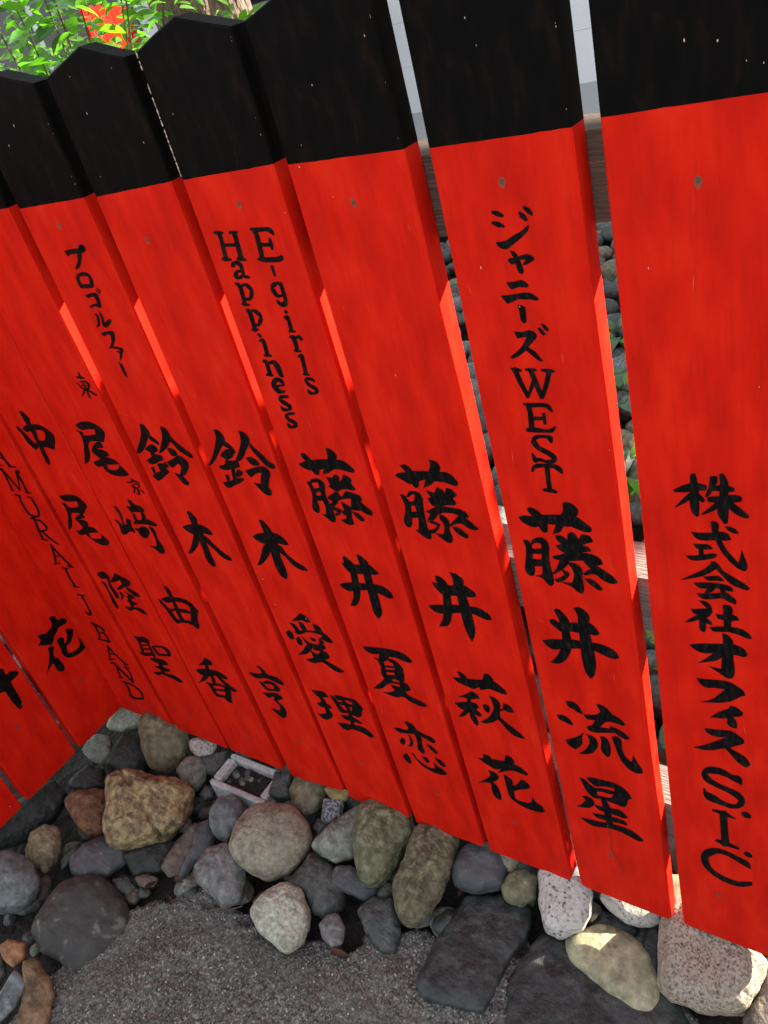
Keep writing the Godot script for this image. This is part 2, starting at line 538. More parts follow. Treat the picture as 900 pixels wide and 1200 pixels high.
		m.uv2_scale = Vector3.ONE * 3.3
		M[name] = m
	# flecked rocks: speckles are drawn from cell noise with hard steps
	M.granite = mat(noise_tex(grains(0.16, 201), [[0.0, Color(0.03, 0.03, 0.03)], [0.10, Color(0.05, 0.05, 0.05)], [0.13, Color(0.30, 0.29, 0.28)], [0.3, Color(0.42, 0.41, 0.39)], [0.6, Color(0.50, 0.485, 0.46)], [1.0, Color(0.56, 0.545, 0.52)]], 512), 0.8, Vector3.ONE * 4.5, fine, 0.15)
	M.graniteblock = mat(noise_tex(grains(0.20, 202), [[0.0, Color(0.06, 0.05, 0.04)], [0.16, Color(0.10, 0.08, 0.065)], [0.22, Color(0.22, 0.18, 0.14)], [0.6, Color(0.33, 0.275, 0.215)], [1.0, Color(0.43, 0.37, 0.30)]], 512), 0.85, Vector3.ONE * 5.0, fine, 0.25)
	M.speckle = mat(noise_tex(grains(0.17, 203), [[0.0, Color(0.05, 0.05, 0.04)], [0.12, Color(0.10, 0.095, 0.075)], [0.18, Color(0.33, 0.315, 0.275)], [1.0, Color(0.48, 0.46, 0.42)]], 512), 0.8, Vector3.ONE * 5.0, fine, 0.2)
	# pale lichen discs on black rock
	M.lichen = mat(noise_tex(noise(0.028, 4, 204, FastNoiseLite.TYPE_VALUE_CUBIC), [[0.0, Color(0.022, 0.022, 0.021)], [0.55, Color(0.045, 0.044, 0.041)], [0.72, Color(0.062, 0.06, 0.054)], [0.77, Color(0.17, 0.17, 0.145)], [1.0, Color(0.26, 0.255, 0.22)]], 512), 0.65, Vector3.ONE * 5.5, pits, 0.3)
	# veined slates: thin ridged lines
	var ridge := noise(0.009, 4, 205)
	ridge.fractal_type = FastNoiseLite.FRACTAL_RIDGED
	M.vein = mat(noise_tex(ridge, [[0.0, Color(0.030, 0.032, 0.036)], [0.72, Color(0.065, 0.067, 0.073)], [0.88, Color(0.09, 0.092, 0.097)], [0.965, Color(0.26, 0.26, 0.255)], [1.0, Color(0.34, 0.34, 0.33)]], 512), 0.55, Vector3.ONE * 4.0, pits, 0.3)
	M.streak = mat(noise_tex(noise(0.03, 3, 206), [[0.0, Color(0.03, 0.035, 0.045)], [0.5, Color(0.08, 0.09, 0.11)], [0.62, Color(0.36, 0.38, 0.40)], [1.0, Color(0.5, 0.5, 0.5)]], 256), 0.6, Vector3(20, 2.5, 20), fine, 0.2)
	# rough concrete with exposed grit
	M.concrete = mat(noise_tex(grains(0.15, 211), [[0.0, Color(0.035, 0.034, 0.032)], [0.25, Color(0.10, 0.10, 0.092)], [0.62, Color(0.17, 0.168, 0.153)], [0.84, Color(0.25, 0.245, 0.222)], [0.93, Color(0.33, 0.32, 0.29)], [0.965, Color(0.42, 0.405, 0.375)], [1.0, Color(0.55, 0.53, 0.49)]], 1024), 0.92, Vector3.ONE * 2.6, noise_tex(rough_noise(0.03, 212), [], 1024), 0.45)
	var stain_map := noise_tex(noise(0.012, 4, 213), [[0.0, gray(0.45)], [0.45, gray(0.85)], [1.0, gray(1.0)]], 256)
	M.concrete.detail_enabled = true
	M.concrete.detail_albedo = stain_map
	M.concrete.detail_uv_layer = BaseMaterial3D.DETAIL_UV_2
	M.concrete.uv2_triplanar = true
	M.concrete.uv2_world_triplanar = true
	M.concrete.uv2_scale = Vector3.ONE * 1.7
	M.concrete.detail_blend_mode = BaseMaterial3D.BLEND_MODE_MUL
	M.grain_dark = plain(Color(0.16, 0.155, 0.14), 0.9)
	M.grain_pale = plain(Color(0.42, 0.40, 0.37), 0.9)
	M.soil = mat(noise_tex(noise(0.05, 4, 214), [[0.0, Color(0.006, 0.005, 0.004)], [0.6, Color(0.018, 0.014, 0.011)], [1.0, Color(0.05, 0.038, 0.028)]], 512), 0.95, Vector3.ONE * 4.0, pits, 1.0)
	M.block = mat(noise_tex(noise(0.05, 4, 215), [[0.0, Color(0.24, 0.245, 0.245)], [0.5, Color(0.42, 0.43, 0.43)], [1.0, Color(0.56, 0.57, 0.56)]], 512), 0.9, Vector3.ONE * 5.0, pits, 0.3)
	M.asphalt = mat(noise_tex(noise(0.08, 4, 216), [[0.0, Color(0.30, 0.30, 0.305)], [1.0, Color(0.42, 0.42, 0.42)]], 512), 0.92, Vector3.ONE * 1.5)
	M.wall = mat(noise_tex(noise(0.01, 5, 217), [[0.0, Color(0.70, 0.74, 0.76)], [1.0, Color(0.78, 0.82, 0.83)]], 256), 0.85, Vector3.ONE * 0.5)
	M.wall_dark = mat(noise_tex(noise(0.02, 5, 218), [[0.0, Color(0.20, 0.21, 0.22)], [1.0, Color(0.28, 0.29, 0.30)]], 256), 0.8, Vector3.ONE * 0.6)
	M.dark_boards = mat(grain, 0.8, Vector3(0.6, 8.0, 8.0), grain_relief, 0.3, false)
	M.bark = mat(noise_tex(noise(0.03, 5, 219), [[0.0, Color(0.05, 0.036, 0.028)], [0.5, Color(0.15, 0.11, 0.082)], [1.0, Color(0.27, 0.21, 0.165)]], 512), 0.95, Vector3(7, 3, 7), pits, 1.6)
	for q in [["leaf_light", Color(0.15, 0.27, 0.035), Color(0.55, 0.85, 0.12)], ["leaf_mid", Color(0.09, 0.19, 0.03), Color(0.42, 0.75, 0.12)], ["leaf_dark", Color(0.045, 0.105, 0.03), Color(0.25, 0.45, 0.1)]]:
		var m := plain(q[1], 0.22)
		m.backlight_enabled = true
		m.backlight = q[2]
		M[q[0]] = m
	M.stem = plain(Color(0.07, 0.06, 0.03), 0.8)
	M.dead = mat(noise_tex(noise(0.03, 4, 220), [[0.0, Color(0.03, 0.018, 0.012)], [1.0, Color(0.10, 0.052, 0.034)]], 256), 0.85, Vector3.ONE * 8.0)


# ---------------------------------------------------------------- the scene
func _ready() -> void:
	rng.seed = 77
	var cam := Camera3D.new()
	cam.name = "camera"
	add_child(cam)
	cam.transform = Transform3D(Basis(Vector3(0.820034, -0.246279, -0.516614), Vector3(-0.118690, 0.809869, -0.574478), Vector3(0.559872, 0.532408, 0.634890)), Vector3(0.01706, 1.08965, 0.52892))
	cam.fov = 63.041
	cam.near = 0.02
	cam.far = 400.0
	cam.current = true

	var env := Environment.new()
	env.background_mode = Environment.BG_SKY
	var sky_mat := ProceduralSkyMaterial.new()
	sky_mat.sky_top_color = Color(0.74, 0.77, 0.81)
	sky_mat.sky_horizon_color = Color(0.95, 0.945, 0.93)
	sky_mat.sky_curve = 0.18
	sky_mat.ground_bottom_color = Color(0.36, 0.34, 0.32)
	sky_mat.ground_horizon_color = Color(0.66, 0.68, 0.70)
	sky_mat.energy_multiplier = 0.42
	sky_mat.sun_angle_max = 8.0
	var sky := Sky.new()
	sky.sky_material = sky_mat
	env.sky = sky
	env.tonemap_mode = Environment.TONE_MAPPER_LINEAR
	env.tonemap_exposure = 4.9
	env.sdfgi_enabled = true
	env.ssao_enabled = true
	env.ssil_enabled = true
	var around := WorldEnvironment.new()
	around.environment = env
	add_child(around)

	var sun := DirectionalLight3D.new()
	sun.name = "sun"
	add_child(sun)
	sun.look_at_from_position(Vector3(1.0, 0.60, -1.0), Vector3.ZERO)   # from behind the fence, to the right
	sun.light_energy = 1.6
	sun.light_color = Color(1.0, 0.95, 0.86)
	sun.light_angular_distance = 0.5
	sun.shadow_enabled = true

	materials()
	grounds()
	background()
	fences()
	front_stones()
	back_stones()
	plants()
	litter()


var grit_noise := noise(70.0, 3, 33)
var wave_noise := noise(7.0, 3, 34)
var rim: Curve


func concrete_height(x: float, z: float) -> float:
	if rim == null:   # where the concrete gives way to soil and stones, from x = -1.3 to x = 0
		rim = Curve.new()
		for p in [[-1.3, 0.62], [-1.02, 0.52], [-0.97, 0.26], [-0.88, 0.175], [-0.66, 0.18], [-0.55, 0.11], [-0.46, 0.045], [0.0, 0.04]]: rim.add_point(Vector2(inverse_lerp(-1.3, 0.0, p[0]), p[1]), 0, 0, Curve.TANGENT_LINEAR, Curve.TANGENT_LINEAR)
		rim.bake()
	var edge := smoothstep(-0.02, 0.03, z - rim.sample_baked(clampf(inverse_lerp(-1.3, 0.0, x), 0.0, 1.0)) + wave_noise.get_noise_2d(x * 2.0, z * 2.0) * 0.03)
	return grit_noise.get_noise_2d(x, z) * 0.0042 + wave_noise.get_noise_2d(x, z) * 0.009 - (1.0 - edge) * 0.05


func grounds() -> void:
	var st := begin()
	var s := 180.0
	add_quad(st, Vector3(-s, -0.03, -s), Vector3(s, -0.03, -s), Vector3(s, -0.03, s), Vector3(-s, -0.03, s), Vector3.UP)
	tag(put("ground", done(st), M.asphalt), "pale grey paving all around the fence", "", "", "structure")
	# soil under the stones
	st = SurfaceTool.new()
	st.begin(Mesh.PRIMITIVE_TRIANGLES)
	st.set_smooth_group(0)
	var bumps := noise(9.0, 4, 31)
	var nx := 120
	var nz := 110
	for j in nz + 1:
		for i in nx + 1:
			var x := lerpf(-3.0, 0.6, float(i) / nx)
			var z := lerpf(-3.1, 0.75, float(j) / nz)
			st.add_vertex(Vector3(x, -0.022 + bumps.get_noise_2d(x, z) * 0.012, z))
	for j in nz:
		for i in nx:
			var a := j * (nx + 1) + i
			st.add_index(a); st.add_index(a + 1); st.add_index(a + nx + 1)
			st.add_index(a + 1); st.add_index(a + nx + 2); st.add_index(a + nx + 1)
	st.generate_normals()
	tag(put("soil", st.commit(), M.soil), "dark damp soil under the stones", "", "", "structure")
	# rough concrete in front, its grit in real relief
	st = SurfaceTool.new()
	st.begin(Mesh.PRIMITIVE_TRIANGLES)
	st.set_smooth_group(0)
	var xs := PackedFloat32Array()
	for i in 31: xs.append(lerpf(-4.0, -1.3, i / 30.0))
	for i in range(1, 321): xs.append(lerpf(-1.3, 0.1, i / 320.0))
	for i in range(1, 31): xs.append(lerpf(0.1, 2.5, i / 30.0))
	var zs := PackedFloat32Array()
	for i in 131: zs.append(lerpf(0.0, 0.60, i / 130.0))
	for i in range(1, 31): zs.append(lerpf(0.60, 3.5, i / 30.0))
	for z in zs:
		for x in xs:
			st.add_vertex(Vector3(x, concrete_height(x, z), z))
	var w := xs.size()
	for j in zs.size() - 1:
		for i in w - 1:
			var a := j * w + i
			st.add_index(a); st.add_index(a + 1); st.add_index(a + w)
			st.add_index(a + 1); st.add_index(a + w + 1); st.add_index(a + w)
	st.generate_normals()
	tag(put("pavement", st.commit(), M.concrete), "rough grey concrete with exposed grit", "", "", "structure")


func fences() -> void:
	long_fence = thing("wooden_fence", "long run of vermilion planks with black pointed tops and brush lettering", "fence")
	return_fence = thing("wooden_fence", "short return of red planks running toward the viewer at the left edge", "fence", Vector3(-1.22, 0, 0), PI / 2)
	plank(long_fence, "rightmost red plank, the widest, lettered as a company in small brush strokes", -0.1265, [-62, 981, 62, 981, -60.5, 83.7, 63, 83.7], "-5.7 938.1 -18.1 174.1", [
		"-33.2 707.5 -28 707.9 -24.6 708.3 -17.3 711.1 -15 711.4 -11.3 711.5 -10.3 712 -9.5 713.4 -9.2 715.2 -9.6 716.6 -10.4 717.2 -15.6 718 -18.9 717.7 -23.8 716.2 -27 714.7 -33.5 710.3 -34 709.8 -34.2 709 -34.1 708.2 -33.7 707.6;-21 724.2 -22.6 704.1 -22.6 699.4 -22.4 695.1 -21.7 691.4 -21.2 689.9 -20.5 688.8 -18.1 686.3 -17.4 686.3 -16.7 686.8 -16.3 687.5 -15.4 695.3 -15.3 710.4 -15.7 717.6 -16.8 725.2 -17.2 726.1 -18.3 726.5 -19.6 726.2 -20.6 725.3;-22.8 708 -28.2 701.4 -33.7 694.1 -33.7 693.3 -33.2 693.2 -26.3 698.1 -20.1 703.8 -19.6 705 -19.8 706.6 -20.6 707.9 -21.8 708.4;-17.2 703.5 -13.5 700.7 -12.9 700.5 -12.1 701 -11.4 702 -11.1 703.1 -11.4 703.9 -14.2 707.8 -15.1 708.1 -16.3 707.4 -17.2 706 -17.6 704.6;-6.7 725.1 -2.8 725.8 -1.9 725.7 -1.3 723.4 -1.5 721.1 -2.4 718.2 -3.6 715.2 -7.4 708.5 -8.9 706.6 -10.8 705.4 -10.3 708.8 -8.2 714.2 -7.6 717.4;-4.7 712.1 2.7 713.3 8.6 712.8 9.4 713.1 10.1 714.1 10.4 715.4 10.2 716.6 9.6 717.2 4.7 718.8 3.1 718.9 1.5 718.6 -5 716.3 -5.6 715.7 -6 714.5 -5.9 713.2 -5.5 712.3;-8.4 701.9 -3.9 701.4 -0.3 701.5 4.1 702.5 11.6 704.4 13.6 704.7 14.5 705.1 15.2 706.3 15.4 707.9 15.1 709.3 14.4 709.8 12.5 710.7 10 710.8 -0.3 708.2 -8 706.7 -8.8 706.2 -9.4 705 -9.5 703.5 -9.2 702.3;-0.3 725.9 0.2 721 -0.1 714.3 -0.9 705 -2.4 695.3 -2.4 692.7 -2 690.3 -1.2 688.3 1.9 682.9 2.9 682.8 4 683.4 4.8 684.5 5 685.6 5.9 696.2 6.2 718.3 5.5 723.2 4.9 724.9 3.1 728 2.6 728.6 1.6 728.6 0.5 728 -0.2 727;-2.6 703.3 -7.5 697.1 -14 690.3 -14.2 689.5 -14 689.1 -13.5 689 -7.3 692.6 -4.5 694.6 0.2 698.6 0.7 699.9 0.6 701.6 -0.3 703.1 -1.5 703.7;3.9 700.3 8.4 695.1 9.6 694 12.3 692.2 15 691 17 690.4 18.4 690.6 19.7 691.2 20 691.8 20.1 693.2 18.5 695 7.2 705.3 6.1 705.6 4.9 704.8 3.9 703.3 3.5 701.5",
		"-23.2 671.4 -18.4 671.2 -15.7 671.5 -7.5 673 -0.5 675 1.8 675 3.4 674.6 4.8 673.5 5.6 672.2 6.9 668.4 3.8 666.9 1.9 666.5 -3.8 666.2 -12.7 664.2 -15.6 664 -17.7 664.4 -19.5 665.4 -20.8 666.9;-22.1 659.7 -15.8 660.4 -11.5 661 -10.2 660.8 -9.1 660 -6.8 657.3 -9.6 656 -11.2 655.6 -18.4 654.8 -19.2 655.1 -20.2 656.1;-17.7 655.8 -18.3 648.4 -17.9 647.4 -17 646.9 -15.7 647.1 -14.7 648 -14.2 649.2 -14.1 656.5 -14.4 657.4 -15.3 657.8 -16.4 657.6 -17.4 656.9;-28.5 646.8 -24.4 647.3 -20.5 648.1 -13.8 650.3 -8.4 652.3 -6.6 652.7 -3.5 652.2 -5.2 649.3 -6.8 647.9 -10.5 646 -18.1 643.2 -21 642.6 -23.8 642.6 -24.5 642.8 -26.6 644.2;-7.8 683.4 -5.6 684.3 -4.8 684.4 -3 683.4 -2.3 682.5 -1.8 681.4 -1.7 679.8 -2.3 676.1 -2.4 674.3 -1.5 669.9 0 665.7 2 660.8 4.3 656.3 10.3 648.6 11.4 646.3 12.9 652.3 14.3 660.1 17.8 647.8 18.2 645.4 18.2 642.9 17.9 641.9 16.8 640 16.2 639.4 15.4 639.2 13.4 639.8 10.8 641.2 9.2 642.4 4.8 647.1 0.4 653.5 -3 660.5 -6.2 669.4 -7.2 675.1;2.3 680.1 5 681 6.1 681 8.4 680.3 10.2 679.2 11.5 677.7 12 676.7 12.3 674.8 9.3 674.8 7 675.7 4.9 677",
		"-34.9 619.3 -17 633.2 -14.4 635.6 -10.8 639.7 -9.8 641.3 -8.9 644.2 -7.3 644.6 -5.3 644.3 -4.3 643.5 -3.3 642.3 -2.3 640.7 -4 638.4 -9.6 632.7 -14.7 628.5 -19.2 625.9 -27.1 622.4;-8.5 642.6 -5.1 642.9 -3.8 642.5 -2.7 641.3 -1.1 637.9 -0.1 636.4 1.9 634.6 8.4 630.7 14.2 627.7 16 626.4 17.2 625.4 19.8 622.5 19 620.9 17.6 620.2 16 620.2 14.4 620.5 9.2 621.9 5.9 623.7 4 625.3 2.3 627.2 -3.3 634.3 -5.6 637.4;-16 627.2 -6.5 630 -4.5 630.3 -2.6 630 -1.5 629.1 0.8 625.8 -6 624.9 -10.9 623.9 -12.4 624.1 -13.6 624.7;-23.7 619.1 -17.4 620.8 -12.5 621.8 -5.2 622.6 -0.4 622.6 3.2 622 5.6 621 6.6 620.1 6.9 619.1 7.3 616.4 3.3 616 -2.6 616.9 -4.6 617 -6.8 616.7 -16.5 614.4 -18 614.3 -19.4 614.5 -20.8 615.5;-12.8 615.2 -10.9 616.2 -8.8 616.6 -6.3 616.6 -8.5 613.2 -9.6 612 -11.3 611 -15.5 609.6 -13.8 613.8;-21.7 608.4 -15.5 609.3 -6.4 611.9 -0.3 613.9 1.7 614 3 613.7 4.2 613.1 6.4 611.2 8.3 609 9.1 607.6 9.4 605.9 8.6 603.1 3.8 604.5 0.4 606.9 -0.9 607.3 -2.7 607.2 -8.3 605.1 -12.4 603.8 -14.5 603.3 -16.5 603.3 -18.3 604 -19.8 605.2;-3.4 617.3 -0.8 617.8 0.2 617.5 0.9 616.6 2.1 613.6 -1.6 610.5",
		"-20.4 600.5 -17.7 601.3 -16.6 601.4 -14 600.8 -12.8 600.1 -11.8 599.1 -11 597.8 -9.6 594 -11.9 592.7 -12.8 592.6 -13.8 593.1 -16 595.8;-27.4 589.8 -23.8 590.5 -17.4 592.6 -11.2 594.1 -10.3 593.8 -9.9 592.9 -9.5 589.4 -13.1 586.7 -14.7 585.8 -18.6 584.6 -22.4 584.4 -23.9 584.7 -25.3 585.4 -26.1 586.6;-9.6 590.5 -11.9 585.6 -13.2 583.8 -15 582.2 -20.9 578.9 -28.8 574.2 -31.5 573.2 -33.2 573.4 -25 582 -20.5 586 -18.9 587 -16.1 588.4;-20.4 582 -15.3 583.3 -15.3 573.3 -15.8 569 -17.2 565.6 -19.8 566.8 -20.6 567.7 -21.2 571.5 -21 576.3;-15.3 582.7 -13.4 581.7 -11.9 580.6 -10.8 579.2 -10.6 578.3 -10.5 575.7 -12.5 575.8 -14.1 576.2 -15.1 576.9 -15.4 578.3;-7.2 589.4 -3.1 589.3 -0.8 589.8 3.7 591.3 5.9 591.5 7.1 591.4 9.4 590.6 10.3 589.8 10.7 588.9 11.3 586.4 5.8 584.6 1.7 583.9 -0.4 583.7 -4.2 583.8 -5 584.1 -5.7 584.6 -6.3 585.8;-1.3 600.5 1.2 601.3 2.1 601.3 4.5 600.6 5.4 599.9 6.1 598.9 6.4 596.3 5 586.2 4.3 575.6 -1 574.1;-13.2 572.7 -7.6 575 -2.6 576.4 4.8 577.7 9.7 578 12.1 577.6 13.6 577.2 16.4 575.6 17.6 574.5 18.7 573.2 20.8 569.5 19.1 567.9 17.5 567.8 12.7 569.7 8.7 570.8 4.6 571.6 2.6 571.5 -3.6 570.5 -8.1 568.9 -9.5 568.9 -10.7 569.7",
		"-30.6 547.5 -23.9 550.7 -17.8 552.6 -1.5 556.8 6.8 558.2 8.4 558.1 10.2 557.7 11.9 557 13.5 556 14.9 554.6 15.7 553.2 17.1 549.2 15.6 546.8 14.8 546.1 13.1 545.6 8.2 546.2 2 545.6 -5.3 544.2 -17.6 540.9 -20 540.7 -23.1 541.2 -26 542.6 -27.5 543.9;-2.8 568.7 0.1 568.4 1.3 568 2.6 567 3.9 565.6 4.9 564 5.7 562.1 6.3 557.4 5.6 541.5 6.4 531.7 6.5 526.7 5.8 521.6 4.9 519.1 3.4 517 2.6 516.5 1.1 516 -0.9 516.4 -4.3 519 -15.8 526.4 -5 526 -2.5 553.8 -2.4 561.7;-9.5 543.8 -7.2 544.6 -4.7 544.9 -1.9 544.8 -4.2 539.5 -5.5 537.5 -7.7 535.4 -10.1 533.9 -24.5 527 -17.6 534.5 -11.7 542",
		"-26.3 508 -13.3 510.3 -6.2 511.8 -2.7 512.3 0.7 512.3 2.7 511.8 4.6 511.1 8.3 509 11.3 506.9 12.6 505.5 13.7 503.8 14.5 499.5 10.6 496.8 3.9 489.6 1.1 487 -0.4 485.9 -7.7 482.5 -15.9 479.8 -25.4 477.4 -21.1 479.8 -17.4 482.2 -14.2 484.8 -10.8 489 -2.2 501.6 -11 500.6 -17.1 498.5 -19.1 498.5 -20.3 498.9 -21.4 499.6 -23.4 501.7 -24.4 503.3",
		"-16.5 460.4 -7.5 471.7 -1 477 0.7 479.5 1.2 482.4 5.3 482.2 6.9 481.8 8.7 480.6 10.5 478.9 12.4 476.4 12 474.8 11.1 472.5 9.1 470.7 6.8 469.5 4 468.5 5.9 465 6.5 463.3 6.8 460.8 6.8 454.4 3.9 453.5 2.8 453.5 1.5 453.9 0.2 454.7 -0.8 455.8 -1.6 457.4 -1.9 459.3 -1.7 461.5 -1 464.3 -7.8 462.2",
		"-21.7 443.9 -13.3 445.3 -0.2 448.8 1.8 448.9 3.4 448.3 5 447.4 7.9 445 10.5 443.2 11.7 442.1 12.5 440.5 12.6 439.4 12.2 436.1 11.2 434.7 5.9 430.6 -0.2 425.1 10.7 419.4 12.3 418.5 13.7 417.2 15.1 415.1 17.7 409.3 15.3 404.6 14.5 403.4 12.7 403.2 10.6 404.1 6.3 407.3 4.6 409.3 1.6 414.1 -2.2 419.7 -3.4 421.1 -4.9 421.7 -7 421.2 -13.9 416.1 -21.1 412.8 -23.5 412.1 -26.5 411.7 -33.6 411.9 -26.9 416.7 -21.4 421.1 -13.4 428.4 -3 438.4 -10.2 435.9 -13.2 435.5 -16.1 435.9 -18.7 437.1 -20.2 438.5 -20.9 439.3 -21.6 441.4",
		"9.7 376.3 10.2 382.5 9.9 385 8.8 386.9 7.3 387.8 5.6 387.8 2.4 387 0.9 387.1 -0.7 387.7 -6.1 391 -8.3 391.6 -10.6 391.8 -15.4 391.3 -17.8 390.6 -20 389.5 -22.1 387.9 -23.9 385.7 -25.5 383.1 -26.6 380.2 -27.4 377.1 -27.7 374 -27.4 371.4 -26.8 369.1 -25.9 367.1 -24.6 365.4 -23.1 364.1 -21.3 363.2 -13.3 360.5 -6.8 359 -4.8 358.2 -1 356.3 2.4 354 4.5 351.9 6 349.8 6.7 347.9 6.4 346.5 6 345.7 3.9 343.5 2.5 342.4 0.9 341.6 -0.7 341.1 -2.5 341.1 -4.6 341.5 -10.7 343.8 -12.3 344.7 -16.1 347.8 -17.4 348.5 -18.7 348.8 -19.9 348.7 -21.9 348 -22.5 348.4 -23.2 349.4 -25.2 354 -25.5 354.4 -26.1 354.2 -27.1 352.7 -27.2 352 -27.1 345.1 -26.8 342.7 -26.2 340.4 -25.3 338.6 -24.2 337.4 -22.1 336.1 -19.9 335.5 -12.9 335.3 -3.9 334.2 -1.7 334.4 0.4 334.9 4.3 336.9 7.6 339.7 9 341.6 10.3 344 11.3 346.7 11.9 349.6 12 352.6 11.7 355.1 11 357.4 10.1 359.5 8.9 361.3 7.5 362.8 5.7 363.8 3.7 364.5 -9.2 367.3 -11.2 367.9 -14.9 369.5 -18.2 371.6 -20.4 373.8 -21.1 374.9 -21.7 376.8 -21.7 377.4 -21 378.4 -19.7 379.5 -16.5 380.9 -12.3 381.7 -8.6 381.8 -4.8 381 0.6 379.1 4.7 376.8 5.9 376.9 6.7 376.5 8.8 374.7 9.5 375.2",
		"8.5 329 10.4 327.1 11.7 326.3 13.2 326.5 15.8 327.4 16.5 327.8 17.2 329.1 17.6 330.8 17.6 332.3 14.7 335.7 14 336 12.4 335.9 9.1 334.5 8.4 333.1 8 331.3 8 329.7",
		"-12.7 320.6 -12.4 296.5 -12.4 269.5 -11.6 267.1 -9.5 266.8 -7 268.5 -5 271.7 -4.2 275.1 -5 301.3 -5 325.3 -5.8 327.5 -7.7 327.9 -10.1 326.5 -12 323.7;-19.3 321 -10.9 319.4 -4.4 318.8 2.4 318.7 2.6 318.8 3.1 320.1 2.9 321 -3 324.3 -5.1 325.3 -7.2 325.9 -9.4 326.1 -11.7 325.9 -18.4 324.9 -18.9 324.5 -19.4 323.6 -19.7 322.4 -19.6 321.4;-17.8 270.9 -12.1 269.4 -8 268.8 -3.4 268.9 3.9 269.5 4.5 269.9 5 271 5.3 272.4 5.2 273.6 4.9 274 -4.1 276.7 -6.3 277.1 -10.5 277 -16.7 276.1 -17.3 275.6 -17.9 274.3 -18.3 272.7 -18.2 271.4",
		"9.8 264.7 11.3 262.7 12.3 261.9 13.7 262 16.1 262.7 16.7 263.1 17.4 264.3 17.8 265.9 17.9 267.3 15.4 270.9 14.8 271.3 13.4 271.3 10.6 270.1 9.8 268.7 9.4 267 9.4 265.4",
		"16.4 244 15.5 250 14.9 252 13.9 253.6 12.8 254.7 11.5 255.4 7 256.6 -2 259.8 -9.5 260.9 -12.2 261 -14.9 260.7 -17.6 259.8 -20.5 258.3 -23.4 256.2 -26.2 253.6 -29 250.3 -31.5 245.9 -33.4 240.5 -34.3 235.2 -34.4 230.7 -34.1 226.7 -33.4 223.3 -32.5 220.1 -31.1 217.2 -29.5 214.6 -27.7 212.2 -25.6 210.1 -23.3 208.1 -18 204.9 -12.5 202.6 -9.8 202.1 -7 201.8 -1.6 202 2.9 202.8 6.4 204.3 11 207.6 16.4 213.6 17.1 214.8 17.5 216.8 17.4 218.7 16.9 220 16.1 220 9.5 216.4 5.3 213.5 3.8 212.7 2.1 212.2 -2.4 211.7 -7.5 212.1 -10 212.6 -15.2 214.3 -17.8 215.5 -20.1 217 -22 218.9 -23.5 221.1 -24.6 223.7 -25.4 226.5 -26.2 231.8 -26.2 236.4 -25.7 239.3 -23.9 243 -22 245.7 -20 248.2 -18 250.1 -15.9 251.3 -13.6 252 -11.2 252.4 -6.3 252.2 -4.1 251.7 -1.8 250.6 4.3 247.1 9.6 244.4 15.6 242.2 15.8 242.2 16.1 242.5 16.4 243",
	])
